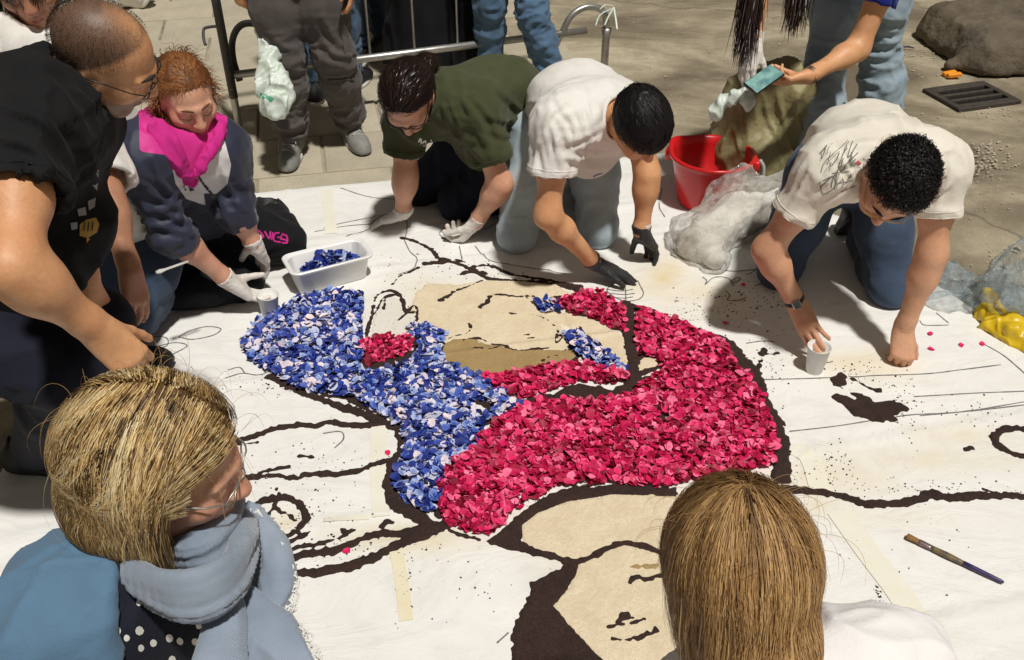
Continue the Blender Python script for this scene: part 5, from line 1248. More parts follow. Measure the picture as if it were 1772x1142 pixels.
    K.cap(ring[0], J['nk'] + c1 * .125 - cu * .085 + ux * .01, .016, .010, .02); K.cap(ring[-1], J['nk'] + c1 * .12 - cu * .08 - ux * .012, .016, .010, .02)
    Vk, Fk = K.mesh(.0045); obj('collar', displace(Vk, Fk, [(cu, 40, .004, None, 1)], .001, 3), Fk, M['pink_cloth'], p)
    lp = Field()
    for q_ in ([(276, 214), (296, 240), (314, 272), (331, 312)], [(384, 216), (376, 240), (360, 268), (341, 300)], [(262, 222), (282, 248), (302, 280), (322, 306)]):
        hp = [su.hit(_C, ray(x, y))[0] for x, y in q_]; hp = [h + nrm(_C - h) * .006 for h in hp if h is not None]
        hq = spline(hp, 4) if len(hp) > 2 else []
        for k in range(len(hq) - 1): lp.cap(hq[k], hq[k + 1], .017, .015, .006, nrm(_C - hq[k]), 1.7)
    if lp.ops: Vl, Fl = lp.mesh(.0042); obj('lapel', displace(Vl, Fl, [(V3(.4, -.2, -.8), 45, .003, None, 1)], .001, 33), Fl, M['pink_cloth'], p)
    pr = MB(); su.strip([(340, 300), (352, 318), (368, 338), (378, 356), (384, 376)], None, 4.5, mb=pr)
    if pr.V: pr.build('zip', M['black_plastic'], p)
    pr = MB()
    for q_ in ([(318, 322), (322, 330)], [(326, 318), (330, 328), (336, 318)], [(328, 330), (336, 328)]): su.strip(q_, None, 3, mb=pr)
    if pr.V: pr.build('shirt_print', M['print_dark'], p)
    V, F = garment_trousers(J, .012, fat=1.0); V = displace(V, F, [(V3(1, .6, 0), 18, .006, lerp(J['hR'], J['kR'], .5), .25), (V3(1, -.5, 0), 18, .006, lerp(J['hL'], J['kL'], .5), .25)], .002, 9); obj('trousers', V, F, M['black_cloth'], p)
    st = Surf(V, F); pr = MB()
    for q_ in ([(437, 402), (446, 398), (456, 409), (452, 411)], [(458, 400), (466, 413), (468, 400)], [(472, 402), (470, 415)], [(484, 403), (476, 404), (474, 416), (486, 419)], [(497, 408), (489, 406), (486, 413), (494, 415), (497, 420), (488, 420)], [(488, 404), (496, 409), (498, 417)], [(480, 410), (488, 412)]): st.strip(q_, None, 2.6, mb=pr)
    if pr.V: pr.build('leg_lettering', M['pink_cloth'], p)
    for i, dd in (('L', V3(-.8, -.2, 0)), ('R', V3(-.9, .3, 0))): shoe('shoe', M['shoe_black'], M['rubber_white'], p, J['a' + i] + V3(-.02, 0, -.05), dd, V3(0, 0, 1), .24)
    glove(J, 'L', 'glove_white', p, .13); glove(J, 'R', 'glove_white', p, .16)
    ax = np.array([s, f, u]); c = J['head'] + u * .030 - f * .016; rad = np.array([.084, .106, .096])
    test = lambda q: (q[:, 2] > .12 + .62 * np.clip(q[:, 1] + .05, 0, 1.2)) | ((q[:, 1] < -.12) & (q[:, 2] > -.75))
    hair_cap('hair', M['hair_auburn'], p, c, ax, rad * 1.04, test, rough=.008, seed=5)
    rt, nr, q = scalp(c, ax, rad * 1.03, 3600, test, 5)
    tang = (-f * .9 - u * .25)[None] + s[None] * np.sign(q[:, :1]) * .35
    strands('hair_strands', M['hair_auburn'], p, rt, tang - nr * (tang * nr).sum(1)[:, None] / (nr * nr).sum(1)[:, None] + RNG.normal(0, .15, nr.shape), RNG.uniform(.07, .14, len(rt)) * np.where(q[:, 1] < -.3, 1.35, .9), .0014, 12, flow=lambda P: (-f * .35 - u * .30)[None] + hug(P, c, ax, rad * 1.06, .9, -.3), grav=.3, jitter=.06, skull=[(c, ax, rad * 1.05)], curl=.26, ribbon=c, seed=5, tone=np.clip(RNG.normal(.5, .25, len(rt)), 0, 1))
    eb = MB()
    for i in (-1, 1): eb.tube([J['head'] + s * i * x + f * y + u * z for x, y, z in ((.012, .098, .027), (.03, .093, .033), (.050, .077, .027))], [.003, .0036, .0015], 6)
    eb.build('eyebrow', M['brow_auburn'], p); eb = MB()
    for bc_, br_, nn_ in ((J['head'] - f * .085 - u * .045 - s * .0, np.array([.062, .045, .075]), 1500), (J['head'] - f * .055 + u * .075, np.array([.070, .060, .045]), 900), (J['head'] + s * .068 - f * .030 - u * .020, np.array([.030, .045, .075]), 900), (J['head'] - s * .066 - f * .035 - u * .015, np.array([.028, .042, .07]), 700)):
        rb = RNG.normal(size=(nn_, 3)); rb /= np.linalg.norm(rb, axis=1)[:, None]; rb = rb[(rb @ f < .2)]
        strands('hair_waves', M['hair_auburn'], p, bc_ + (rb * br_) @ ax * .8, rb @ ax * .4 - u * .6 - f * .3, RNG.uniform(.05, .11, len(rb)), .0012, 11, grav=.3, jitter=.10, curl=.62, seed=15 + nn_ % 7, skull=[(bc_, ax, br_ * .8)], tone=np.clip(RNG.normal(.5, .25, len(rb)), 0, 1), ribbon=bc_)
    for i in (-1, 1): eb.tube([J['head'] + s * i * x + f * y + u * z for x, y, z in ((.016, .0945, .003), (.025, .0965, -.001), (.034, .0945, -.002), (.047, .0845, .001))], [.0005, .0010, .0011, .0005], 6)
    eb.build('eyelash', M['brow_dark'], p)
    return J
# ------------------------------------------------------------------ person in the black tee bending in from the left
def person_black():
    J = dict(head=D(178, 100, 1.86), f=V3(.80, .20, -.56), u=V3(.40, -.26, .86), nk=D(105, 165, 1.90), pel=V3(-1.36, 1.72, .78), front=V3(.6, 0, -.7), hump=V3(-.05, .0, .06),
             sL=D(38, 232, 1.68), eL=D(22, 462, 1.58), wL=D(168, 570, 1.74), sR=D(112, 225, 2.08), eR=D(130, 380, 2.15), wR=D(150, 500, 2.22),
             hL=V3(-1.45, 1.66, .74), hR=V3(-1.40, 1.86, .74), kL=D(120, 640, 2.05), kR=D(165, 560, 2.32), aL=V3(-1.36, 1.93, .07), aR=V3(-1.30, 2.36, .07))
    J['handL'] = dict(d=D(245, 640, 1.80) - J['wL'], n=V3(-.2, .6, -.7), th=1, curl=[(.8, .9, .5)] * 4, thumb=(.7, .4, .5), sp_=.04)
    J['handR'] = dict(d=V3(.1, .1, -1), n=V3(-.6, .5, 0), th=-1, curl=[(.4, .4, .3)] * 4, sp_=.05)
    seglen(J, 'black')
    p = empty('person', (-1.3, 1.95, 0), 'person in a black tee with cropped hair and glasses bending in at the left', 'person')
    V, F, lip, sh = body_parts(J, hh=.0046, fat=1.12, shave=.75, buzz=.9, hsc=.98); obj('body', V, F, M['skin_tan'], p, attrs={'lip': lip, 'shave': sh})
    V, F = garment_shirt(J, .022, bulk=1.08, sl=(.50, .5), sr=(.078, .086), low=1.12, neck=(.060, .068), extra=[(lerp(J['nk'], J['pel'], .35) + V3(.08, 0, -.15), lerp(J['nk'], J['pel'], .95) + V3(.12, .02, -.13), .115, .125, .08)])
    V = displace(V, F, [(J['sL'] - J['nk'], 18, .010, lerp(J['sL'], J['nk'], .5), .14), (J['eL'] - J['sL'], 22, .010, J['sL'], .14), (J['pel'] - J['nk'], 13, .008, None, 1)], .002, 10)
    V = sculpt(V, F, [[(18, 188), (80, 215), (132, 300)], [(0, 240), (58, 258), (112, 322)], [(108, 198), (148, 258), (166, 332)], [(60, 128), (100, 160), (126, 196)], [(150, 430), (180, 470), (190, 520)], [(100, 420), (140, 480), (150, 540)], [(20, 270), (60, 292), (96, 326)]], .010, 8.)
    obj('shirt', V, F, M['tee_black'], p); su = Surf(V, F); hems(p, J, V, F, 'tee_black', (.50, .5)); nails(p, J, 'L')
    for mt, polys in (('print_yellow', [[(138, 388), (150, 380), (166, 376), (172, 388), (168, 402), (152, 412), (138, 408)], [(150, 410), (156, 414), (150, 420)]]), ('print_grey', [[(134, 362), (148, 358), (150, 372), (136, 374)], [(122, 386), (134, 384), (134, 396), (124, 398)], [(152, 348), (166, 342), (164, 358), (154, 364)], [(160, 320), (170, 316), (168, 330)], [(164, 296), (172, 294), (170, 308)]])):
        m = MB()
        for q in polys: su.patch(q, mb=m)
        if mt == 'print_yellow':
            pass
        if m.V: m.build('shirt_print', M[mt], p)
    m = MB()
    for x in (147, 154, 161): su.strip([(x, 384), (x - 2, 400)], None, 2, .003, mb=m)
    if m.V: m.build('shirt_print', M['print_dark'], p)
    V, F = garment_trousers(J, .022, fat=1.1); V = displace(V, F, [(V3(0, 1, 0), 16, .008, J['kL'], .2)], .003, 11); obj('trousers', V, F, M['navy_cloth'], p)
    for i, dd in (('L', V3(.9, .1, 0)), ('R', V3(.9, .2, 0))): shoe('shoe', M['shoe_black'], M['shoe_black'], p, J['a' + i] + V3(0, 0, -.055), dd)
    s, f, u = basis(J['f'], J['u']); ax = np.array([s, f, u]); c = J['head'] + u * .033 - f * .012; rad = np.array([.078, .100, .088])
    test = lambda q: ((q[:, 2] > .0 + .85 * np.clip(q[:, 1] + .25, 0, 1.2)) | ((q[:, 1] < -.05) & (q[:, 2] > -.62)) | ((np.abs(q[:, 0]) > .75) & (q[:, 2] > -.05) & (q[:, 1] < .45)))
    rt, nr, q = scalp(c, ax, rad * .995, 7000, test, 6)
    dens = np.clip(1.1 - np.clip(q[:, 2] - .45, 0, 1) * 1.7, .16, 1); kp = RNG.random(len(rt)) < dens; rt = rt[kp]; nr = nr[kp]
    strands('hair', M['hair_buzz'], p, rt, nr * .55 + f * .4 - u * .2, RNG.uniform(.003, .006, len(rt)), .0003, 2, jitter=.2, ribbon=c, seed=6)
    glasses(p, J['head'], f, u, thin=True)
    eb = MB()
    for i in (-1, 1): eb.tube([J['head'] + (s * i * x + f * y + u * z) * .98 for x, y, z in ((.012, .099, .027), (.03, .094, .032), (.050, .079, .027))], [.004, .0048, .002], 6)
    eb.build('eyebrow', M['brow_dark'], p)
    return J
# ------------------------------------------------------------------ person in white behind the black tee
def person_whiteback():
    J = dict(head=D(44, -34, 2.62), f=V3(.3, -.85, -.35), u=V3(.0, -.2, .95), nk=D(44, 66, 2.72), pel=V3(-1.28, 2.76, .34), front=V3(.4, -.9, 0), hump=V3(-.02, .05, .02),
             sL=D(-30, 100, 2.60), eL=D(-50, 300, 2.60), wL=D(10, 420, 2.60), sR=D(120, 118, 2.78), eR=D(184, 338, 2.62), wR=D(226, 470, 2.62),
             hL=V3(-1.37, 2.70, .32), hR=V3(-1.20, 2.78, .32), kL=V3(-1.44, 2.40, .12), kR=V3(-1.27, 2.50, .12), aL=V3(-1.45, 2.78, .06), aR=V3(-1.25, 2.92, .06))
    J['handR'] = dict(d=D(240, 540, 2.66) - D(226, 470, 2.62), n=V3(-.7, .5, -.2), th=1, curl=[(.3, .4, .3), (.35, .45, .3), (.4, .5, .3), (.45, .5, .3)], thumb=(.8, .45, .35), sp_=.1)
    J['handL'] = dict(d=V3(.2, -.2, -.9), n=V3(.6, .5, -.2), th=-1, curl=[(.3, .4, .3)] * 4)
    seglen(J, 'whiteback')
    p = empty('person', (-1.2, 2.7, 0), 'person in a white tee with long dark hair kneeling behind the black tee', 'person', 'people kneeling around the flower picture')
    V, F, lip, sh = body_parts(J, fem=True, hh=.0052, h=.006); obj('body', V, F, M['skin_brown'], p, attrs={'lip': lip, 'shave': sh})
    V, F = garment_shirt(J, .018, sl=(.82, .92), sr=(.074, .088), low=1.0, neck=(.058, .070), extra=[(J['nk'] + V3(.06, -.10, -.14), lerp(J['nk'], J['pel'], .8) + V3(.06, -.10, 0), .09, .11, .08)])
    V = displace(V, F, [(J['eR'] - J['sR'], 24, .010, lerp(J['sR'], J['eR'], .6), .18), (J['pel'] - J['nk'], 16, .006, None, 1), (J['sR'] - J['sL'], 20, .006, J['nk'], .2)], .002, 12)
    obj('shirt', V, F, M['tee_white'], p); hems(p, J, V, F, 'tee_white', (0, 0)); nails(p, J, 'R')
    V, F = garment_trousers(J, .016); V = displace(V, F, [(V3(1, 0, .2), 22, .007, J['kR'], .2)], .003, 13); obj('trousers', V, F, M['denim_navy'], p)
    for i in 'LR': shoe('shoe', M['shoe_black'], M['shoe_black'], p, J['a' + i] + V3(0, .03, .02), V3(0, .5, -.75), V3(0, .8, .5), .24)
    s, f, u = basis(J['f'], J['u']); ax = np.array([s, f, u]); c = J['head'] + u * .026 - f * .012; rad = np.array([.084, .106, .096])
    test = lambda q: (q[:, 2] > .12 + .62 * np.clip(q[:, 1] + .05, 0, 1.2)) | ((q[:, 1] < -.12) & (q[:, 2] > -.7))
    hair_cap('hair', M['hair_darkbrown'], p, c, ax, rad * 1.04, test, rough=.004, seed=8)
    rt, nr, q = scalp(c, ax, rad * 1.03, 1500, test, 8)
    strands('hair_strands', M['hair_darkbrown'], p, rt, nr * .3 - f * .3 + s * np.sign(q[:, :1]) * .5, RNG.uniform(.15, .20, len(rt)), .0013, 12, flow=lambda P: hug(P, c, ax, rad * 1.08, .6, -.3), grav=1.0, jitter=.05, skull=[(c, ax, rad * 1.10), (J['nk'], np.eye(3), np.array([.085, .085, .09]))], curl=.15, seed=8, ribbon=c)
    return J
JW = person_white(); JG = person_green(); JP = person_pink(); JB = person_black(); JV = person_whiteback()
# ------------------------------------------------------------------ foreground: blonde bob, blue cardigan, scarf
def person_blonde():
    hc = D(283, 802, 1.28)
    J = dict(head=hc, f=V3(.95, .06, -.30), u=V3(.28, -.06, .95), nk=V3(-.535, .915, .825), pel=V3(-.66, .86, .36), front=V3(.8, -.5, 0), hump=V3(-.02, 0, 0),
             sL=V3(-.655, .800, .775), eL=V3(-.70, .72, .50), wL=V3(-.50, .70, .36), sR=V3(-.505, .985, .70), eR=V3(-.56, 1.03, .44), wR=V3(-.42, .98, .32),
             hL=V3(-.68, .77, .30), hR=V3(-.64, .95, .30), kL=V3(-.30, .66, .10), kR=V3(-.26, .92, .10), aL=V3(-.66, .70, .06), aR=V3(-.62, .96, .06))
    for i, t in (('L', 1), ('R', -1)): J['hand' + i] = dict(d=V3(.8, 0, -.5), n=V3(0, 0, -1), th=t, curl=[(.3, .4, .3)] * 4)
    p = empty('person', (-.6, .88, 0), 'person with a streaked blonde bob and grey scarf in a blue cardigan', 'person', 'foreground people')
    V, F, lip, sh = body_parts(J, fem=True, hh=.010, mouth_open=.0006); obj('body', V, F, M['skin_rose'], p, attrs={'lip': lip, 'shave': sh})
    n_ = torso_pts(J)[2]; ux = nrm(J['sR'] - J['sL']); uy = nrm(J['nk'] - J['pel'])
    V, F = garment_shirt(J, .004, bulk=.94, sl=(.9, .9), sr=(.054, .056), low=1.0, neck=(.060, .07), h=.009); V = displace(V, F, [(uy, 20, .004, None, 1)], .001, 20); obj('blouse', V, F, M['navy_cloth'], p); su = Surf(V, F)
    m = MB(); rr = np.random.default_rng(2)
    for k in range(90):
        x = rr.uniform(120, 400); y = rr.uniform(930, 1200); r = rr.uniform(5, 7.5); q = [(x + r * cos(t) * rr.uniform(.85, 1.1), y + r * 1.1 * sin(t)) for t in np.linspace(0, 2 * pi, 9)[:-1]]; su.patch(q, .0012, m)
    if m.V: m.build('polka_dots', M['print_white'], p)['kind'] = 'stuff'
    T = trunk_field(J, .028, low=lerp(J['nk'], J['pel'], 1.1)); mm_ = torso_pts(J)[0]
    for i in 'LR': T.cap(lerp(J['s' + i], J['nk'], .3), lerp(mm_, J['h' + i], .35), .086, .11, .085)
    for i in 'LR': T.cap(J['s' + i], J['e' + i], .070, .066, .04); T.cap(J['e' + i], J['w' + i], .064, .046, .03)
    T.cap(J['nk'] + n_ * .16 + uy * .07 + ux * .03, J['pel'] + n_ * .18 + ux * .05, .165, .175, .01, sub=True); T.cap(J['nk'] + uy * .0, J['nk'] + uy * .12, .072, .09, .012, sub=True)
    V, F = T.mesh(.007); V = displace(V, F, [(J['eL'] - J['sL'], 20, .012, lerp(J['sL'], J['eL'], .3), .16), (J['sL'] - J['nk'], 24, .009, lerp(J['sL'], J['nk'], .4), .14), (uy, 14, .006, None, 1)], .002, 21); obj('cardigan', V, F, M['cardigan_blue'], p)
    V, F = garment_trousers(J, .014, h=.018); obj('trousers', V, F, M['denim_dark'], p)
    for i, dd in (('L', V3(-.9, 0, -.2)), ('R', V3(-.9, 0, -.2))): shoe('shoe', M['shoe_black'], M['shoe_black'], p, J['a' + i] + V3(0, 0, -.05), dd, V3(0, 0, 1), .24)
    # scarf: separate wide folded bands
    parts = []; ncn = J['nk'] + V3(.03, 0, .03)
    def ch(pts, r, q_=1.9, amp=.004, sd_=0, n0=None):
        K = Field(); q = spline([D(*a) for a in pts], 5); r0 = np.interp(np.linspace(0, 1, len(q)), np.linspace(0, 1, len(r)), r)
        for i in range(len(q) - 1):
            o_ = lerp(q[i], q[i + 1], .5) - ncn; t = nrm(q[i + 1] - q[i]); o_ = n0 if n0 is not None else o_; o_ = nrm(o_ - t * (o_ @ t)); K.cap(q[i], q[i + 1], r0[i], r0[i + 1], .012, o_, q_)
        V, F = K.mesh(.0042); Nn = vnormals(V, F); Q = np.array(q); j = np.argmin(((V[:, None] - Q[None]) ** 2).sum(2), 1); T = np.gradient(Q, axis=0); T /= np.linalg.norm(T, axis=1)[:, None]; B_ = np.cross(T, np.gradient(T, axis=0) + 1e-6); Z_ = np.array([0, 0, 1.]); W = Z_[None] - T * (T @ Z_)[:, None]; W /= np.linalg.norm(W, axis=1)[:, None] + 1e-9
        across = ((V - Q[j]) * W[j]).sum(1); along = j * .02
        nz = vnoise(np.stack([across * 75, along * 3 + sd_, 0 * along], 1), 90 + sd_); V = V + Nn * (amp * (2.2 * (1 - np.abs(2 * nz - 1)) ** 2 - .7))[:, None] + Nn * (.0012 * (fbm(V * 120, 95, 2) - .5))[:, None]
        parts.append((V, F))
    ch([(215, 930, 1.42), (222, 972, 1.34), (262, 1012, 1.26), (330, 1030, 1.22), (390, 1005, 1.25), (420, 955, 1.33), (424, 905, 1.42)], (.022, .028, .030, .028, .022), 1.9, .005, 1)
    ch([(262, 930, 1.38), (300, 950, 1.32), (350, 945, 1.29), (395, 910, 1.35), (410, 872, 1.45)], (.016, .022, .024, .020), 1.7, .004, 2)
    ch([(245, 900, 1.48), (300, 895, 1.52), (370, 880, 1.52)], (.024, .024), 1.5, .004, 3)
    ch([(432, 898, 1.44), (458, 946, 1.43), (474, 1000, 1.41), (468, 1050, 1.39)], (.024, .034, .040, .034), 1.9, .006, 4)
    ch([(398, 1035, 1.29), (392, 1090, 1.27), (380, 1160, 1.22), (370, 1230, 1.18)], (.018, .026, .030), 1.9, .006, 5, V3(.2, -.9, .4))
    ch([(412, 1030, 1.33), (442, 1080, 1.31), (478, 1135, 1.28), (520, 1200, 1.25)], (.022, .034, .034), 1.9, .006, 6, V3(.4, -.8, .5))
    ch([(470, 1050, 1.41), (492, 1100, 1.40), (508, 1150, 1.37)], (.018, .022), 1.7, .004, 7)
    V, F = merge(*parts); sc = NB('scarf_wool')
    ws = sc.n('ShaderNodeTexWave', bands_direction='DIAGONAL'); ws.inputs['Scale'].default_value = 190; ws.inputs['Distortion'].default_value = 3.5; ws.inputs['Detail'].default_value = 3; sc.l(sc.co(), ws.inputs['Vector'])
    q = sc.mixc(sc.ramp(sc.noise(10, 4), [(.3, (0, 0, 0)), (.7, (1, 1, 1))]), (.22, .275, .36), (.33, .39, .48)); q = sc.mixc(sc.math('MULTIPLY', ws.outputs['Fac'], .28), q, (.10, .13, .19)); sc.col(q); sc.set(Roughness=.95, Sheen_Weight=.3); pb = sc.bump(ws.outputs['Fac'], .35, .002); sc.bump(sc.noise(350, 2), .3, .001, pb)
    o = obj('scarf', V, F, sc.m, p)
    m = MB(); r = np.random.default_rng(8)
    for path in ([(424, 890, 1.43), (452, 930, 1.41), (478, 970, 1.39), (492, 1010, 1.38), (490, 1050, 1.37), (478, 1070, 1.36)], [(450, 1080, 1.33), (485, 1085, 1.34), (515, 1110, 1.34), (532, 1150, 1.33)]):
        q = spline([D(*a) for a in path], 8); rt_ = nrm(V3(.9, .1, .3))
        for i in range(len(q) - 1):
            t = nrm(q[i + 1] - q[i])
            for k in range(3):
                c0 = q[i] + rt_ * (-.004 + k * .010 + r.uniform(-.003, .003)) + t * r.uniform(-.004, .006); rad = r.uniform(.0045, .0075); a0 = r.uniform(0, 6); nn = nrm(np.cross(rt_, t) + r.normal(0, .3, 3)); b1 = nrm(np.cross(nn, rt_)); b2 = np.cross(nn, b1)
                m.tube([c0 + rad * (b1 * cos(a) + b2 * sin(a) * r.uniform(.7, 1.2)) for a in np.linspace(a0, a0 + r.uniform(4.5, 6.6), 9)], .0017, 4)
    m.build('lace_edge', M['print_white'], o)
    # hair
    s, f, u = basis(J['f'], J['u']); ax = np.array([s, f, u]); c = hc + u * .022 - f * .018; rad = np.array([.104, .124, .116])
    test = lambda q: (q[:, 2] > -.05 + .75 * np.clip(q[:, 1] - .05, 0, 1.2)) | ((q[:, 1] < -.05) & (q[:, 2] > -.45)) | ((np.abs(q[:, 0]) > .55) & (q[:, 2] > -.1) & (q[:, 1] < .55))
    tc = lambda q: test(q) | ((q[:, 1] < .30) & (q[:, 2] > -1.01))
    c2 = c - u * .085 - f * .026; r2 = np.array([.094, .092, .105])
    hair_cap('hair', M['hair_blonde'], p, c, ax, rad * .97, tc, extra=[(c2, r2 * .96, ax, .03)], tone=.2, rough=.004, seed=9)
    for (nn, sd_, wd, lift, br) in ((4800, 11, .0009, .0, .08), (5200, 12, .00050, .03, .14), (1200, 14, .0004, .06, .14)):
        rd = rad * (1 + lift); rt, nr, q = scalp(c, ax, rd, nn, test, sd_)
        th = np.arccos(np.clip(q[:, 2], -1, 1)); az = np.arctan2(q[:, 0], q[:, 1]); lk = vnoise(np.stack([az * 9, q[:, 2] * 2, 0 * az], 1), 57)
        ln = np.clip(.116 * (1.57 - th) + .165 + .06 * lk, .06, .4) + RNG.normal(0, .012, len(rt))
        side = np.sign(q[:, :1] + .12); bk = np.clip(-q[:, 1:2], 0, 1); ini = s * side * (1.0 - .45 * bk) - f * (.15 + 1.0 * bk) + f * .30 * np.clip(q[:, 1:2], 0, 1) - u * .1
        ini = ini + (.35 * (lk - .5))[:, None] * f; ini = ini - nr * (ini * nr).sum(1)[:, None] / (nr * nr).sum(1)[:, None]
        def flow(P, c=c, u=u, f=f, rd=rd):
            L_ = (P - c) @ u; h_ = (P - c) - np.outer(L_, u); w_ = np.clip((-L_ - .02) / .10, 0, 1)
            return hug(P, c, ax, rd) - h_ / .11 * (w_ * .42)[:, None] - f * (np.clip((P - c) @ f - .050, 0, .05) * 12)[:, None]
        tn = np.clip(-.10 + br + 1.9 * (vnoise(np.stack([az * 7, q[:, 2] * 1.0, 0 * az], 1) * 1.6, 55) - .18) + RNG.normal(0, .06, len(az)) - .30 * (q[:, 2] > .94), 0, 1)
        strands('hair_strands', M['hair_blonde'], p, rt, ini, ln, wd, 8, grav=.75, flow=flow, jitter=.035, skull=[(c, ax, rd), (c2, ax, r2 * (1 + lift))], seed=sd_, tone=tn, taper=.3, ribbon=c)
    rt, nr, q = scalp(c, ax, rad * 1.03, 60, lambda q: q[:, 2] > .3, 13); strands('flyaway_hair', M['hair_blonde'], p, rt, nr * .12 + s * np.sign(q[:, :1]), RNG.uniform(.05, .10, len(rt)), .0003, 10, grav=.7, jitter=.08, seed=13, tone=np.full(len(rt), .5))['kind'] = 'stuff'
    glasses(p, hc, f, u, mat='steel', thin=True)
    return J
# ------------------------------------------------------------------ foreground: honey hair seen from behind
def person_honey():
    hc = D(1276, 985, 1.25)
    J = dict(head=hc, f=V3(-.10, .86, -.48), u=V3(-.04, .44, .88), nk=V3(.365, .735, .725), pel=V3(.46, .62, .30), front=V3(0, 1, 0), hump=V3(0, -.04, 0),
             sL=V3(.285, .76, .62), eL=V3(.27, .86, .42), wL=V3(.32, .98, .28), sR=V3(.548, .80, .705), eR=V3(.60, .86, .45), wR=V3(.50, 1.02, .30),
             hL=V3(.37, .62, .26), hR=V3(.55, .62, .26), kL=V3(.22, .98, .09), kR=V3(.50, .98, .09), aL=V3(.24, .60, .06), aR=V3(.48, .60, .06))
    for i, t in (('L', 1), ('R', -1)): J['hand' + i] = dict(d=V3(0, .8, -.5), n=V3(0, 0, -1), th=t, curl=[(.3, .4, .3)] * 4)
    p = empty('person', (.36, .66, 0), 'person with straight honey hair in a white shirt seen from behind at the bottom', 'person', 'foreground people')
    V, F, lip, sh = body_parts(J, fem=True, hh=.010, h=.006); obj('body', V, F, M['skin_rose'], p, attrs={'lip': lip, 'shave': sh})
    V, F = garment_shirt(J, .018, sl=(1.6, 1.6), sr=(.066, .064), low=1.1, neck=(.060, .07), h=.006); V = displace(V, F, [(J['sR'] - J['nk'], 18, .009, J['sR'], .16), (J['pel'] - J['nk'], 14, .005, None, 1)], .002, 24); obj('shirt', V, F, M['shirt_overexposed'], p)
    K = Field(); cu = nrm(hc - J['nk'] + V3(0, -.05, .1)); a1 = nrm(np.cross(cu, V3(1, 0, 0))); a2 = np.cross(cu, a1)
    rg = [J['nk'] + .072 * (a1 * cos(t) + a2 * sin(t)) + cu * .012 for t in np.linspace(0, 2 * pi, 17)]
    for i in range(16): K.cap(rg[i], rg[i + 1], .013, None, .015); K.cap(rg[i] + cu * .022, rg[i + 1] + cu * .022, .009, None, .02)
    V, F = K.mesh(.0045); obj('collar', V, F, M['shirt_overexposed'], p)
    V, F = garment_trousers(J, .014, h=.018); obj('trousers', V, F, M['denim_dark'], p)
    for i in 'LR': shoe('shoe', M['shoe_black'], M['shoe_black'], p, J['a' + i] + V3(0, 0, -.05), V3(0, -1, -.1), V3(0, 0, 1), .24)
    s, f, u = basis(J['f'], J['u']); ax = np.array([s, f, u]); c = hc + u * .020 - f * .012; rad = np.array([.099, .120, .113])
    test = lambda q: (q[:, 2] > -.05 + .7 * np.clip(q[:, 1] - .05, 0, 1.2)) | ((q[:, 1] < -.05) & (q[:, 2] > -.5))
    tc = lambda q: test(q) | ((q[:, 1] < .35))
    c2 = c - u * .10 - f * .030 + s * .016; r2 = np.array([.074, .078, .12])
    hair_cap('hair', M['hair_honey'], p, c, ax, rad * .97, tc, extra=[(c2, r2 * .96, ax, .03)], tone=.25, rough=.003, seed=19)
    crown = c + (u * .9 - f * .25) * .11
    for (nn, sd_, wd, lift) in ((4600, 31, .0009, 0.), (5000, 32, .00050, .03), (1100, 34, .0004, .06)):
        rd = rad * (1 + lift); rt, nr, q = scalp(c, ax, rd, nn, test, sd_); az = np.arctan2(q[:, 0], q[:, 1]); lk = vnoise(np.stack([az * 9, q[:, 2] * 2, 0 * az], 1), 58)
        th = np.arccos(np.clip(q[:, 2], -1, 1)); ln = np.clip(.110 * (1.57 - th) + .19 + .03 * lk, .09, .4) + RNG.normal(0, .008, len(rt))
        aw = rt - crown; aw /= np.linalg.norm(aw, axis=1)[:, None] + .01; aw = aw - nr * (aw * nr).sum(1)[:, None] / (nr * nr).sum(1)[:, None] - u * .05 + (.25 * (lk - .5))[:, None] * s
        def flow(P, c=c, u=u, rd=rd):
            L_ = (P - c) @ u; h_ = (P - c) - np.outer(L_, u); w_ = np.clip((-L_ - .03) / .12, 0, 1); return hug(P, c, ax, rd) - h_ / .11 * (w_ * .50)[:, None] + s * (.10 * w_)[:, None]
        tn = np.clip(.14 + .95 * (vnoise(np.stack([az * 8, q[:, 2] * 1.1, 0 * az], 1) * 1.5, 66) - .08) + RNG.normal(0, .08, len(az)) - .35 * np.exp(-((rt - crown) ** 2).sum(1) / .0015), 0, 1)
        strands('hair_strands', M['hair_honey'], p, rt, aw, ln, wd, 7, grav=.7, flow=flow, jitter=.04, skull=[(c, ax, rd), (c2, ax, r2 * (1 + lift))], seed=sd_, tone=tn, taper=.35, ribbon=c)
    rt, nr, q = scalp(c, ax, rad * 1.03, 40, lambda q: q[:, 2] > .2, 33); strands('flyaway_hair', M['hair_honey'], p, rt, nr * .10 + s * np.sign(q[:, :1]), RNG.uniform(.05, .12, len(rt)), .0003, 10, grav=.8, jitter=.08, seed=33, tone=np.full(len(rt), .6))['kind'] = 'stuff'
    return J
person_blonde(); person_honey()

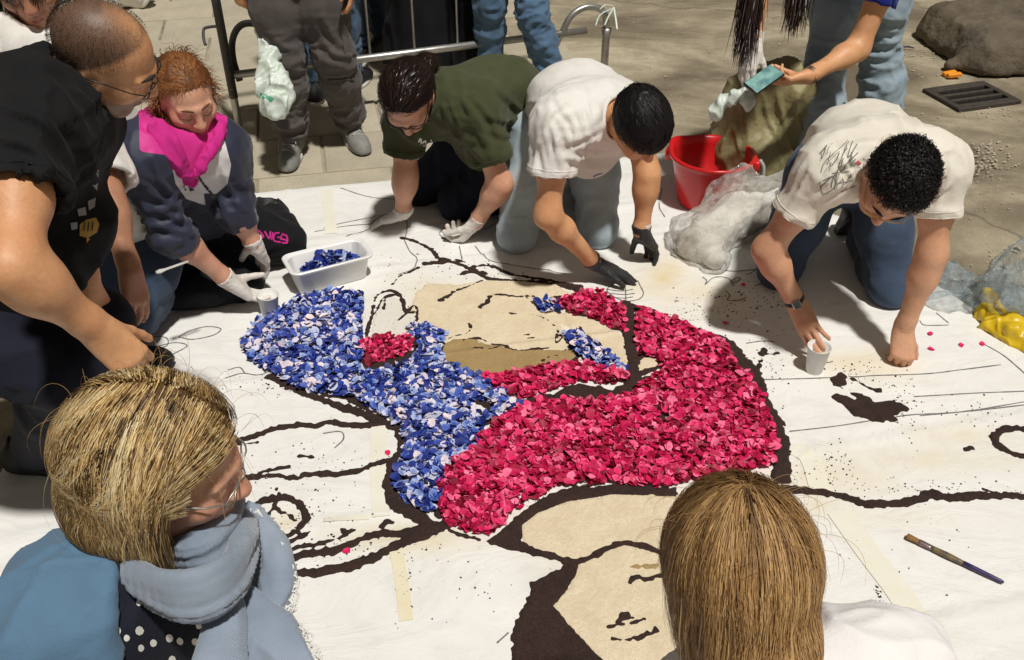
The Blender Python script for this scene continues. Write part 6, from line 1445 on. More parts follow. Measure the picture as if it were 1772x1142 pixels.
# ------------------------------------------------------------------ standing people at the back
def standing(label, base, fL, fR, hipz, face, trouser, shirt, shoe_m, hairmat='hair_darkbrown', hipc=None, kneeL=None, kneeR=None, toe=None, loose=.016, skirt=None, arms=None, top=None, flare=1.2, folds=(), fat=1.0, skinm='skin_tan', h=.011, laces=False, sole='rubber_white', hem=.97, creases=None):
    fc = nrm(face); rt = nrm(np.cross(fc, V3(0, 0, 1))); hc = V3(*(hipc if hipc is not None else (np.asarray(fL) + np.asarray(fR)) / 2)); hc[2] = hipz
    J = dict(pel=hc + V3(0, 0, .04), front=fc, hump=-fc * .02); lean = top if top is not None else V3(0, 0, .50)
    J['nk'] = J['pel'] + lean; fwd = nrm(lean); J['head'] = J['nk'] + fwd * .17 + fc * .05 * (top is None); J['f'] = nrm(fc - V3(0, 0, .3)) if top is None else nrm(V3(0, 0, -1) * .8 + fc * .5); J['u'] = fwd
    left = -rt if np.dot(rt, V3(1, 0, 0)) > 0 else rt       # image-left side
    for i, sg in (('L', 1), ('R', -1)):
        J['s' + i] = J['nk'] + left * sg * .175 - fwd * .055; J['h' + i] = hc + left * sg * .088
        f = np.asarray(fL if i == 'L' else fR, float); J['a' + i] = V3(f[0], f[1], .09)
        kk = kneeL if i == 'L' else kneeR; J['k' + i] = V3(*kk) if kk is not None else lerp(J['h' + i], J['a' + i], .47) + fc * .02
        if arms and i in arms: J['e' + i], J['w' + i], J['hand' + i] = arms[i]
        else: J['e' + i] = J['s' + i] + left * sg * .06 + V3(0, 0, -.28); J['w' + i] = J['e' + i] + fc * .05 + V3(0, 0, -.25); J['hand' + i] = dict(d=V3(0, 0, -1), n=left * -sg, th=1 if sg > 0 else -1, curl=[(.3, .4, .3)] * 4)
    p = empty('person', base, label, 'person', 'standing people at the back')
    V, F, lip, sh = body_parts(J, hh=.0052 if arms else .012, fem=True, h=.010); obj('body', V, F, M[skinm], p, attrs={'lip': lip, 'shave': sh})
    V, F = garment_shirt(J, .018, sl=(.6, .6), low=1.0 if skirt else 1.05, h=.013); obj('shirt', V, F, M[shirt], p)
    if skirt:
        K = Field(); b = lerp(J['aL'], J['aR'], .5); b[2] = skirt[0]; K.cap(J['hL'] + V3(0, 0, .02), J['hR'] + V3(0, 0, .02), .115, None, .05); K.cap(J['hL'], b + left * skirt[1], .11, .15, .08, flat=True); K.cap(J['hR'], b - left * skirt[1], .11, .15, .08, flat=True); K.cap(hc, b, .12, .16, .08, flat=True)
        V, F = K.mesh(.015); obj('skirt', displace(V, F, [(V3(0, 0, 1), 14, .012, None, 1)], .002, 40), F, M[trouser], p)
    else:
        V, F = garment_trousers(J, loose, h=h, fat=fat, flare=flare, hem=hem)
        fl = [(rt, 26, .008, J['k' + i], .16) for i in 'LR'] + [(rt, 30, .010, lerp(J['k' + i], J['a' + i], .85), .14) for i in 'LR'] + [(V3(0, 0, 1), 14, .004, None, 1)] + list(folds)
        V = displace(V, F, fl, .002, 41); V = sculpt(V, F, creases, .009, 6.) if creases else V; obj('trousers', V, F, M[trouser], p)
    for i in 'LR':
        t = (toe or {}).get(i, fc); shoe('shoe', M[shoe_m], M[sole], p, J['a' + i] * V3(1, 1, 0), t, ln=.285, laces=laces)
    s, f, u = basis(J['f'], J['u']); ax = np.array([s, f, u]); c = J['head'] + u * .028 - f * .012; rad = np.array([.084, .104, .094])
    test = lambda q: (q[:, 2] > .15 + .6 * np.clip(q[:, 1], 0, 1.2)) | ((q[:, 1] < -.12) & (q[:, 2] > -.6))
    hair_cap('hair', M[hairmat], p, c, ax, rad * 1.05, test, h=.008, rough=.008)
    return J, p, rt, left
# grey trousers
fL, fR = Z(508, 262)[:2] , Z(608, 232)[:2]
JT, PT, _, _ = standing('person in loose grey work trousers and grey lace-up trainers standing behind the canvas', (-.88, 3.95, 0), Z(508, 268), Z(610, 243), .89, V3(.1, -1, 0), 'grey_trouser', 'black_cloth', 'shoe_grey', hipc=(-.915, 4.02, 0), toe={'L': V3(.05, -1, 0), 'R': V3(.42, -.9, 0)}, creases=[[(470, 215), (500, 222), (530, 214)], [(476, 238), (500, 246), (526, 236)], [(572, 192), (592, 204), (614, 196)], [(574, 214), (595, 224), (616, 214)], [(472, 60), (490, 80), (516, 84)], [(560, 70), (580, 92), (604, 96)], [(480, 150), (500, 164), (520, 158)], [(560, 30), (575, 60), (590, 80)]], loose=.024, fat=1.04, laces=True, h=.0085,
    kneeL=(-1.0, 3.98, .49), kneeR=(-.79, 4.03, .49), arms={'L': (V3(-1.20, 4.06, 1.06), V3(-1.165, 4.0, .80), dict(d=V3(.25, -.10, -1), n=V3(.5, .8, 0), th=1, curl=[(.9, 1.1, .6)] * 4, thumb=(.8, .3, .5)))})
tr = [o for o in PT.children if o.name.startswith('trousers')][0]
vv = np.zeros(len(tr.data.vertices) * 3, np.float32); tr.data.vertices.foreach_get('co', vv); VT = vv.reshape(-1, 3).astype(float) + np.array(PT.location); fT = np.array([list(q.vertices) for q in tr.data.polygons]); suT = Surf(VT, fT); 
for q_ in ([(592, 60), (608, 66), (616, 92), (610, 96), (596, 92)], [(566, 136), (612, 134), (614, 140), (568, 143)], [(598, 24), (610, 26), (614, 58), (600, 56)]):
    m = MB(); suT.patch(q_, .005, m)
    if m.V: m.build('trouser_pocket', M['grey_trouser'], PT)
#, (608, 66), (616, 92), (610, 96), (596, 92)], .006, m); suT.patch([(566, 136), (612, 134), (614, 140), (568, 143)], .004, m); suT.patch([(598, 24), (610, 26), (614, 58), (600, 56)], .006, m); m.build('trouser_pocket', M['grey_trouser'], PT)
# jeans with pale wear in front of the skirt
standing('person in worn blue jeans standing beside the metal barrier behind the green tee', (.07, 4.72, 0), V3(-.11, 4.82, 0), V3(.24, 4.56, 0), .88, V3(.25, -1, 0), 'denim_blue', 'tee_white', 'shoe_black', creases=[[(900, 40), (930, 70), (962, 96)], [(915, 70), (940, 92), (970, 100)], [(930, 95), (952, 108), (974, 106)], [(940, 120), (955, 130), (978, 124)], [(815, 40), (830, 60), (850, 66)], [(818, 85), (835, 96), (852, 92)]], hipc=(.0, 4.78, 0), kneeR=(.10, 4.60, .48), kneeL=(-.115, 4.76, .48), loose=.014, h=.0088, folds=[(V3(.7, -.3, .5), 30, .010, V3(.1, 4.6, .45), .16), (V3(1, 0, .5), 26, .008, V3(.2, 4.6, .25), .15)])
standing('person in a long black skirt standing next to the worn blue jeans', (-.40, 4.95, 0), V3(-.50, 4.95, 0), V3(-.30, 4.95, 0), .90, V3(.1, -1, 0), 'black_cloth', 'black_cloth', 'shoe_black', skirt=(.12, .15))
standing('person in dark jeans standing behind the barrier between grey trousers and black skirt', (-.84, 5.25, 0), V3(-.87, 5.25, 0), V3(-.78, 5.45, 0), .88, V3(-.4, -1, 0), 'denim_dark', 'tee_white', 'shoe_black', hipc=(-.81, 5.36, 0), loose=.008)
standing('person in blue jeans seen between the legs of the grey trousers', (-1.04, 4.75, 0), V3(-1.02, 4.70, 0), V3(-.86, 4.84, 0), .87, V3(.3, 1, 0), 'denim_blue', 'tee_green', 'shoe_black', hipc=(-.97, 4.78, 0), loose=.010)
# bending person in loose light jeans with a phone
wr = D(1398, 132, 3.52); ph = D(1322, 142, 3.50); wl = D(1304, 78, 3.50)
JN, PN, rtN, _ = standing('person in loose light blue jeans bending over an olive sack with a phone in hand', (1.5, 4.0, 0), Z(1402, 352) , Z(1520, 272), .90, V3(-.45, -.9, 0), 'denim_pale', 'blue_top', 'shoe_black', hipc=(1.50, 4.10, 0), kneeL=(1.34, 3.86, .47), kneeR=(1.645, 4.06, .47), loose=.018, fat=.98, flare=2.1, top=V3(-.22, -.42, .14), skinm='skin_tan', h=.009,
    creases=[[(1488, 18), (1520, 30), (1556, 34)], [(1488, 42), (1522, 52), (1554, 54)], [(1490, 66), (1520, 76), (1552, 74)], [(1490, 92), (1520, 98), (1548, 92)], [(1488, 148), (1520, 184), (1550, 150)], [(1488, 186), (1515, 212), (1548, 196)], [(1384, 176), (1412, 192), (1446, 186)], [(1386, 210), (1410, 222), (1440, 214)], [(1400, 90), (1420, 110), (1450, 100)], [(1392, 260), (1412, 290), (1430, 280)]],
    arms={'R': (D(1484, 84, 3.62), wr, dict(d=ph + V3(0, 0, -.02) - wr, n=V3(-.2, .5, .8), th=1, curl=[(.35, .5, .3), (.5, .6, .4), (.6, .7, .4), (.7, .8, .5)], thumb=(.75, .25, .65))),
          'L': (D(1318, -60, 3.48), wl, dict(d=D(1286, 140, 3.52) - wl, n=V3(.6, .6, .1), th=1, curl=[(.4, .6, .4)] * 4, thumb=(.7, .4, .5)))}, folds=[(V3(1, .2, .35), 24, .012, V3(1.6, 4.0, .25), .22), (V3(1, .2, -.2), 26, .010, V3(1.58, 4.02, .62), .16), (V3(1, 0, .3), 20, .008, V3(1.36, 3.8, .3), .2)])
glove(JN, 'L', 'glove_white', PN, .16)
m = MB(); e_, w_ = JN['eR'], JN['wR']; a_ = nrm(w_ - e_); b1 = nrm(np.cross(a_, V3(0, 0, 1))); b2 = np.cross(b1, a_)
for k in range(3): m.tube([lerp(e_, w_, .93 + .03 * k) + .031 * (b1 * cos(t) + b2 * sin(t)) for t in np.linspace(0, 2 * pi, 18)], .004, 6)
o = m.build('bracelet', M['handle_paint'], loc=lerp(e_, w_, .96)); tag(o, 'olive cord bracelets on the wrist of the hand holding the phone', 'bracelet')
for (x0, y0, x1, y1, n, sd_) in ((1312, -80, 1286, 100, 420, 51), (1392, -80, 1374, 48, 420, 52)):
    a, b = D(x0, y0, 3.42), D(x1, y1, 3.46); rts = a + RNG.normal(0, .022, (n, 3)); strands('hanging_hair', M['hair_darkbrown'], PN, rts, (b - rts) * .35 + (b - a) * .65, np.linalg.norm(b - a) * RNG.uniform(.7, 1.06, n), .0018, 8, grav=.05, jitter=.012, seed=sd_, ribbon=a + V3(.0, .3, 0))
# ------------------------------------------------------------------ things on and around the canvas
def cup(base, h, r0, r1, label, lean=V3(0, 0, 1)):
    t = MB(); lean = nrm(lean); a = nrm(np.cross(lean, V3(0, 1, .01))); b = np.cross(lean, a); n = 28; P = []; prof = [(0, .004), (r0, .004), (r0 * .98, 0), (r0, .002), (r1, h - .004), (r1 + .0022, h - .001), (r1 + .0016, h + .0015), (r1 - .001, h), (r0 - .001, .008), (0, .008)]
    for (r, z) in prof:
        for j in range(n): q = 2 * pi * j / n; P.append(V3(*base) + lean * z + r * (a * cos(q) + b * sin(q)))
    F = [[i * n + j, i * n + (j + 1) % n, (i + 1) * n + (j + 1) % n, (i + 1) * n + j] for i in range(len(prof) - 1) for j in range(n)]
    t.add(P, F); o = t.build('paper_cup', M['paper_cup'], loc=base); return tag(o, label, 'cup')
b = Z(1407, 646); b[2] = float(cz(b[0], b[1])[0]); cup(b, .098, .027, .0365, 'grey paper cup standing before the right kneeling person')
b = Z(468, 547); b[2] = float(cz(b[0], b[1])[0]); cup(b, .082, .029, .037, 'grey paper cup held in a white glove beside the petal tub', V3(.05, 0, 1))

# tub of petals
zt = .118; C4 = [Z(478, 443, zt), Z(616, 411, zt), Z(656, 439, zt), Z(512, 478, zt)]
cen = sum(C4) / 4; ex = nrm((C4[1] - C4[0]) + (C4[2] - C4[3])); ey = nrm(np.cross(V3(0, 0, 1), ex)); hx = .5 * np.mean([abs((C4[1] - C4[0]) @ ex), abs((C4[2] - C4[3]) @ ex)]); hy = .5 * abs(((C4[0] + C4[1]) - (C4[2] + C4[3])) / 2 @ ey)
def rrect(hx, hy, r, z, n=5):
    P = []
    for (sx, sy, a0) in ((1, 1, 0), (-1, 1, pi / 2), (-1, -1, pi), (1, -1, 1.5 * pi)):
        for k in range(n): a = a0 + k / (n - 1) * pi / 2; P.append(V3(cen[0], cen[1], 0) + ex * (sx * (hx - r) + r * cos(a)) + ey * (sy * (hy - r) + r * sin(a)) + V3(0, 0, z))
    return P
zb = .012; rows = [rrect(hx - .030, hy - .030, .025, zb), rrect(hx - .026, hy - .026, .028, zb + .004), rrect(hx - .012, hy - .012, .03, zt - .012), rrect(hx - .010, hy - .010, .03, zt - .008), rrect(hx, hy, .032, zt - .008), rrect(hx + .001, hy + .001, .032, zt - .001), rrect(hx - .002, hy - .002, .032, zt + .002), rrect(hx - .012, hy - .012, .030, zt), rrect(hx - .018, hy - .018, .028, zt - .006), rrect(hx - .032, hy - .032, .024, zb + .008)]
n = len(rows[0]); P = [q for r in rows for q in r]; F = [[i * n + j, i * n + (j + 1) % n, (i + 1) * n + (j + 1) % n, (i + 1) * n + j] for i in range(len(rows) - 1) for j in range(n)] + [list(range(n))[::-1], list(range((len(rows) - 1) * n, len(rows) * n))]
o = obj('petal_tub', P, F, M['white_plastic'], smooth=True, loc=(cen[0], cen[1], zb)); tag(o, 'white plastic tub of blue petals beside the seated person', 'tub')
sm = o.modifiers.new('edges', 'EDGE_SPLIT'); sm.split_angle = radians(38)
root = empty('tub_petals', (cen[0], cen[1], .06), 'loose blue petals piled inside the white tub', 'petals'); rng = np.random.default_rng(12); VV, FF, TT = [], [], []; nb = 0; pm = {}
for k in range(900):
    a, b_ = rng.normal(0, .55), rng.normal(0, .55)
    if abs(a) > .86 or abs(b_) > .80: continue
    q = cen + ex * (a + .06) * (hx - .03) + ey * (b_ - .05) * (hy - .03); q[2] = zb + .020 + .095 * math.exp(-(a * a * .9 + b_ * b_ * .9)) * rng.uniform(.55, 1.02); s = rng.uniform(.009, .015); v = rng.integers(7); tone = rng.beta(1.2, 1.8)
    Rm = Matrix.Rotation(rng.uniform(0, 6.28), 3, 'Z') @ Matrix.Rotation(rng.normal(0, .6), 3, 'Y') @ Matrix.Rotation(rng.normal(0, .6), 3, 'X'); V, F = PS['blue'][v]
    if k < 560:
        key = (v, int(tone * 6));
        if key not in pm: pm[key] = mesh_data('petal', V, F, M['blue_petal'], True, {'tone': np.full(len(V), tone)})
        ob = bpy.data.objects.new('petal', pm[key]); COL.objects.link(ob); ob.parent = root; ob.location = tuple(q - np.array(root.location)); ob.rotation_euler = Rm.to_euler(); ob.scale = (s, s, s)
    else: VV.append((V * s) @ np.array(Rm).T + q); FF += [[i + nb for i in f] for f in F]; nb += len(V); TT += [tone] * len(V)
ob = obj('petal_heap', np.concatenate(VV), FF, M['blue_petal'], root, True, {'tone': TT}); ob['kind'] = 'stuff'
q = cen + ex * (-.10) * hx + ey * .45 * hy; q[2] = .105
B_ = Field(); B_.ell(q, (.021, .021, .021), np.eye(3)); V, F = B_.mesh(.0045); ob = obj('petal_ball', displace(V, F, [(V3(.3, .2, 1), 60, .004, None, 1)], .001), F, M['blue_petal'], attrs={'tone': [.25] * len(V)}, loc=q); tag(ob, 'round blue hydrangea bud sitting on top of the petals in the tub', 'bud')

# red bucket
bc = Z(1222, 352); rt_, hb = .168, .235
bk = empty('bucket', (bc[0], bc[1], .012), 'red plastic bucket with a moulded rim behind the clear sack', 'bucket')
m = MB(); m.lathe([(0, .016), (.122, .016), (.126, .022), (rt_ - .004, hb - .03), (rt_ - .002, hb - .012), (rt_ + .012, hb - .010), (rt_ + .014, hb + .002), (rt_ + .006, hb + .006), (rt_ - .006, hb + .002), (rt_ - .012, hb - .03), (.118, .03), (0, .03)], 48, (bc[0], bc[1], 0)); P = np.array(m.V)
ang = np.arctan2(P[:, 1] - bc[1], P[:, 0] - bc[0]); up_ = np.clip((P[:, 2] - .15) / .1, 0, 1); sp = np.exp(-((np.angle(np.exp(1j * (ang - 2.45)))) / .32) ** 2); P[:, 0] += np.cos(ang) * .022 * sp * up_; P[:, 1] += np.sin(ang) * .022 * sp * up_; P[:, 2] += .012 * sp * up_
obj('tub', P, m.F, M['red_plastic'], bk)
for a in (-.35, 2.8):
    m = MB(); d_ = V3(cos(a), sin(a), 0); m.box(V3(bc[0], bc[1], hb - .028) + d_ * (rt_ + .012), (.016, .022, .026), np.array([d_, V3(-d_[1], d_[0], 0), V3(0, 0, 1)]), bev=.006); m.build('handle_lug', M['red_plastic'], bk)
m = MB(); d0 = V3(cos(-.35), sin(-.35), 0); d1 = V3(cos(2.8), sin(2.8), 0); c0 = V3(bc[0], bc[1], hb - .03); sd_ = V3(.35, .94, 0); sd_ = nrm(sd_)
m.tube([c0 + (d0 * cos(t) + 0) * (rt_ + .022) + sd_ * sin(t) * (rt_ + .03) + V3(0, 0, -.035 * sin(t)) if True else 0 for t in np.linspace(0, pi, 24)], .0035, 8); m.build('handle', M['steel'], bk)
m = MB(); e1 = c0 + d0 * (rt_ + .024); m.tube(spline([e1 + V3(0, 0, .03), e1 + V3(.018, -.005, .0), e1 + V3(.02, -.01, -.05), e1 + V3(.005, -.012, -.08)], 6), .008, 8); m.build('handle_grip', M['shoe_lace'], bk)

# sacks
def lump(name, label, cat, ops, mat, h, folds, base=.003, seed=0, loc=None, parent=None):
    K = Field()
    for o_ in ops: (K.ell(*o_[1:]) if o_[0] == 'e' else K.cap(*o_[1:]))
    K.cut((0, 0, .008), (0, 0, -1)); V, F = K.mesh(h); V = displace(V, F, folds, base, seed); V[:, 2] = np.maximum(V[:, 2], .004)
    o = obj(name, V, F, mat, parent, loc=(loc if parent is None else None)); return tag(o, label, cat) if label else o
I3 = np.eye(3)
s0 = Z(1225, 450); sk = empty('sand_sack', (s0[0], s0[1], .01), 'crumpled clear plastic sack of cream sand in front of the red bucket', 'sack')
s0 = Z(1215, 455) + V3(0, .06, 0); s1 = Z(1270, 400); s2 = Z(1345, 385)
film = [('c', s0 + V3(0, 0, .085), s1 + V3(0, 0, .105), .10, .115, .05), ('c', s1 + V3(0, 0, .11), s2 + V3(.02, 0, .11), .115, .09, .05), ('c', Z(1165, 420) + V3(.03, 0, .06), s0 + V3(0, 0, .07), .055, .085, .05), ('c', s1 + V3(-.05, .03, .16), s1 + V3(.02, .05, .23), .05, .035, .05), ('c', s2 + V3(0, 0, .14), s2 + V3(.05, .04, .22), .05, .03, .05), ('c', Z(1235, 468) + V3(0, 0, .05), s0 + V3(0, 0, .06), .055, .08, .03)]
lump('sack_film', None, None, film, M['clear_film'], .0065, [(V3(1, .3, 0), 22, .007, None, 1), (V3(.6, .6, .5), 40, .004, None, 1)], .004, 51, parent=sk)
core = [('c', s0 + V3(0, 0, .05), s1 + V3(0, .02, .06), .085, .085, .05), ('c', Z(1235, 466) + V3(0, 0, .045), s0 + V3(0, 0, .05), .045, .07, .03), ('c', s1 + V3(0, 0, .06), s2 + V3(-.06, 0, .05), .075, .05, .05), ('c', Z(1172, 425) + V3(.02, 0, .04), s0 + V3(0, 0, .05), .035, .06, .04)]
lump('sand', None, None, core, M['pale_sand'], .008, [(V3(1, .3, 0), 12, .010, None, 1)], .004, 52, parent=sk)
o0 = Z(1310, 322); ol = empty('olive_sack', (o0[0], o0[1], .01), 'large olive plastic sack standing open behind the red bucket', 'sack')
lump('sack_body', None, None, [('c', o0 + V3(-.05, .05, .12), o0 + V3(.14, .12, .12), .16, .16, .08), ('c', o0 + V3(-.06, .08, .2), o0 + V3(-.10, .05, .40), .15, .075, .08), ('c', o0 + V3(.14, .12, .2), o0 + V3(.08, .09, .40), .16, .12, .08), ('c', o0 + V3(-.10, .05, .40), o0 + V3(.06, .08, .42), .07, .09, .06)], M['olive_plastic'], .0085, [(V3(.35, 0, 1), 10, .014, None, 1), (V3(-.5, 0, 1), 20, .007, None, 1)], .004, 53, parent=ol)
K = Field(); q = spline([D(1236, 198, 3.60), D(1250, 178, 3.58), D(1272, 166, 3.56), D(1290, 160, 3.56), D(1296, 182, 3.56)], 5)
for i in range(len(q) - 1): K.cap(q[i], q[i + 1], .020, .017, .01)
V, F = K.mesh(.0055); obj('sack_rim', displace(V, F, [(V3(0, 0, 1), 40, .010, None, 1)], .003, 54), F, M['cream_sand'] if False else M['bag_white'], ol)
# carrier bag hanging from the hand of the grey trousers
bt = [D(452, 56, 3.97), D(472, 205, 3.93)]; wb = D(462, 140, 3.95)
sb = empty('carrier_bag', tuple(bt[1]), 'white plastic carrier bag with a green mark hanging from the hand by grey trousers', 'bag')
K = Field(); g0 = D(448, 52, 3.96)
K.cap(D(470, 130, 3.95), D(476, 178, 3.93), .050, .064, .03, V3(0, 1, 0), 2.2); K.cap(D(462, 92, 3.95), D(474, 150, 3.94), .026, .064, .03, V3(0, 1, 0), 2.2); K.cap(D(480, 180, 3.93), D(478, 202, 3.92), .035, .008, .03, V3(0, 1, 0), 1.4); K.cap(D(462, 150, 3.94), D(500, 166, 3.94), .03, .014, .03)
K.cap(g0, D(456, 96, 3.95), .009, .020, .02); K.cap(g0 + V3(.01, 0, 0), D(474, 98, 3.95), .009, .022, .02)
V, F = K.mesh(.0055); V = displace(V, F, [(V3(.15, 0, 1), 24, .010, None, 1), (V3(.5, 0, 1), 45, .006, None, 1)], .003, 55); obj('bag_body', V, F, M['bag_white'], sb); su = Surf(V, F); m = MB(); su.patch([(450, 160), (462, 164), (474, 170), (470, 176), (456, 172), (449, 168)], .002, m)
if m.V: m.build('bag_print', M['bag_green'], sb)
m = MB(); su.strip([(466, 128), (467, 146)], None, 3, .002, m); 
if m.V: m.build('bag_mark', M['print_grey'], sb)
# clear bags and yellow sack at the right edge
r0 = Z(1660, 530); lump('plastic_sheet', 'crumpled bluish plastic sheet lying beside the clenched fist at the canvas edge', 'plastic sheet', [('c', Z(1625, 525) + V3(0, 0, .02), Z(1700, 530) + V3(0, 0, .02), .05, .04, .04), ('c', Z(1640, 500) + V3(0, 0, .02), Z(1720, 510) + V3(0, 0, .02), .06, .05, .04), ('c', Z(1622, 480) + V3(0, 0, .02), Z(1640, 510) + V3(0, 0, .03), .03, .05, .04)], M['blue_film'], .007, [(V3(1, .2, 0), 18, .018, None, 1), (V3(.2, 1, 0), 30, .008, None, 1)], .006, 56, r0)
y0 = Z(1745, 600); lump('yellow_sack', 'crumpled yellow plastic sack at the right edge of the canvas', 'sack', [('c', Z(1700, 572) + V3(.01, 0, .012), Z(1790, 612) + V3(0, 0, .012), .018, .03, .02), ('c', Z(1700, 555) + V3(.0, 0, .02), Z(1704, 525) + V3(0, 0, .04), .020, .010, .03), ('c', Z(1704, 525) + V3(0, 0, .04), Z(1745, 575) + V3(0, 0, .045), .010, .014, .02), ('c', Z(1702, 560) + V3(0, 0, .02), Z(1745, 590) + V3(0, 0, .03), .022, .030, .03), ('c', Z(1745, 578) + V3(0, 0, .045), Z(1800, 600) + V3(0, 0, .05), .014, .016, .02), ('c', Z(1745, 592) + V3(0, 0, .02), Z(1800, 606) + V3(0, 0, .03), .03, .035, .03)], M['yellow_plastic'], .005, [(V3(.9, -.4, .2), 26, .010, None, 1), (V3(.3, .9, .2), 40, .004, None, 1)], .002, 57, y0)
c0 = Z(1765, 570); lump('clear_sack', 'bulging clear plastic sack leaning over the yellow sack', 'sack', [('c', c0 + V3(0, .08, .10), c0 + V3(.12, .1, .12), .11, .13, .05), ('c', c0 + V3(.04, .05, .06), c0 + V3(.16, .04, .06), .08, .1, .05), ('c', c0 + V3(.02, .14, .16), c0 + V3(.12, .16, .24), .07, .06, .05)], M['blue_film'], .008, [(V3(.3, .3, 1), 16, .018, None, 1), (V3(1, 0, .3), 30, .008, None, 1)], .005, 58, c0)

# paint brush
a, b = Z(1566, 936), Z(1733, 1017); d_ = nrm(b - a); L_ = np.linalg.norm(b - a); z_ = V3(0, 0, 1); sd_ = np.cross(z_, d_); base = a + V3(0, 0, float(cz(a[0], a[1])[0]))
br = empty('paint_brush', tuple(lerp(a, b, .5)), 'worn flat paint brush with a purple handle lying on the canvas', 'brush'); pt = lambda t, h=.008: a + d_ * t * L_ + V3(0, 0, .012 + h)
m = MB(); m.tube([pt(0), pt(.03), pt(.10), pt(.14)], [.0095, .0100, .0088, .0080], 12, flat=.55, nref=z_); m.build('bristles', M['bristle'], br)
m = MB(); m.tube([pt(.13), pt(.15), pt(.24), pt(.27)], [.0085, .0092, .0085, .0078], 14, flat=.7, nref=z_); m.build('ferrule', M['ferrule'], br)
m = MB(); m.tube([pt(.26), pt(.30), pt(.42), pt(.55), pt(.60)], [.0072, .0080, .0092, .0076, .0066], 14, flat=.8, nref=z_); m.build('handle', M['handle_paint'], br)
m = MB(); m.tube([pt(.595), pt(.7), pt(.85), pt(.97), pt(1.0)], [.0068, .0066, .0060, .0054, .003], 12, nref=z_); m.build('handle_end', M['handle_purple'], br)
# white scraper stick in the lap
a, b = D(270, 472, 2.86), D(326, 452, 2.90); m = MB(); m.tube([a, lerp(a, b, .12), lerp(a, b, .3), b], [.007, .011, .006, .0055], 10, flat=.5); o = m.build('scraper', M['rubber_white'], loc=lerp(a, b, .5)); tag(o, 'small white plastic scraper held near the forearm of the seated person', 'scraper')
# phone
c = D(1322, 137, 3.47); dx = nrm(D(1354, 116, 3.50) - D(1291, 161, 3.45)); nz = nrm(V3(-.30, -.62, .80) - dx * np.dot(dx, V3(-.30, -.62, .80))); dy = np.cross(nz, dx); phn = empty('phone', tuple(c), 'dark phone with a pale green screen held over the olive sack', 'phone')
m = MB(); m.box(c, (.076, .036, .0045), np.array([dx, dy, nz]), bev=.0035); m.build('case', M['black_plastic'], phn); m = MB(); m.box(c + nz * .0052, (.070, .032, .0005), np.array([dx, dy, nz])); m.build('screen', M['screen_glass'], phn, False)

# crowd barrier
pA, pB = V3(-1.355, 4.308, 0), V3(.40, 4.97, 0); bd = nrm(pB - pA); bn = V3(-bd[1], bd[0], 0); bl = np.linalg.norm(pB - pA)
bar = empty('crowd_barrier', tuple(lerp(pA, pB, .5)), 'grey metal crowd barrier with arched feet standing behind the people', 'barrier'); at_ = lambda t, z: pA + bd * t + V3(0, 0, z)
m = MB(); m.tube([at_(.0, .02), at_(0, .16), at_(0, .19)], [.017, .019, .021], 14); m.build('foot_sleeve', M['steel'], bar)
m = MB(); m.tube([at_(0, .17), at_(0, .75), at_(0, 1.02), at_(.03, 1.09), at_(.10, 1.12)], [.021, .021, .020, .019, .019], 14); m.build('end_post', M['dark_steel'], bar)
m = MB(); m.tube([at_(.10, 1.12), at_(bl * .5, 1.12), at_(bl, 1.12)], .019, 12); m.build('top_rail', M['steel'], bar)
m = MB(); m.tube([at_(.02, .28), at_(bl * .5, .28), at_(bl, .28)], .019, 12); m.build('bottom_rail', M['steel'], bar)
bar_d = None
m0 = MB(); m0.tube([V3(0, 0, 0), V3(0, 0, .84)], .0065, 8); bme = mesh_data('bar', m0.V, m0.F, M['steel'], True, {'tone': [0.] * len(m0.V)})
for k in range(1, int(bl / .23)):
    o = bpy.data.objects.new('bar', bme); COL.objects.link(o); o.parent = bar; q = at_(k * .23, .28) - np.array(bar.location); o.location = tuple(q)
m = MB(); c_ = at_(bl + .12, 0); m.tube(spline([c_ + V3(0, 0, .005), c_ + V3(0, 0, .12), c_ + V3(0, 0, .28), c_ - bd * .03 + V3(0, 0, .375), c_ - bd * .12 + V3(0, 0, .405), c_ - bd * .21 + V3(0, 0, .37), c_ - bd * .27 + V3(0, 0, .27), c_ - bd * .36 + V3(0, 0, .10), c_ - bd * .40 + V3(0, 0, .005)], 5), .0175, 12); m.build('foot', M['steel'], bar)
m = MB(); c_ = at_(.03, 0); pts = [D(415, 140, 4.48), D(404, 105, 4.46), D(402, 72, 4.44), D(412, 48, 4.42), D(432, 40, 4.42), D(470, 48, 4.46), D(540, 60, 4.6)]; m.tube(spline(pts, 5), .0165, 12); m.build('foot', M['dark_steel'], bar)
m = MB(); m.tube(spline([D(380, 45, 4.3), D(360, 47, 4.3), D(352, 52, 4.3), D(353, 70, 4.3), D(356, 78, 4.3)], 3), .007, 8); m.build('hook', M['dark_steel'], bar)
m = MB(); m.tube([at_(bl + .12, .0), at_(bl + .12, .02), at_(bl + .12, .24), at_(bl + .12, .28)], [.02, .021, .022, .03], 12); m.build('foot_sleeve', M['steel'], bar)
m = MB()
for q in ([(1062, 12), (1052, 30), (1046, 44)], [(1062, 12), (1066, 34), (1068, 52)], [(1060, 14), (1038, 26), (1030, 46)], [(1062, 10), (1048, 8), (1038, 16)]):
    pp = spline([D(x, y, 4.93 - .01 * i) for i, (x, y) in enumerate(q)], 4)
    m.tube(pp, .006, 6, flat=.25)
o = m.build('ribbon_tie', M['bag_white'], loc=D(1060, 20, 4.95)); tag(o, 'frayed pale ribbon tied to the foot of the metal barrier', 'ribbon')

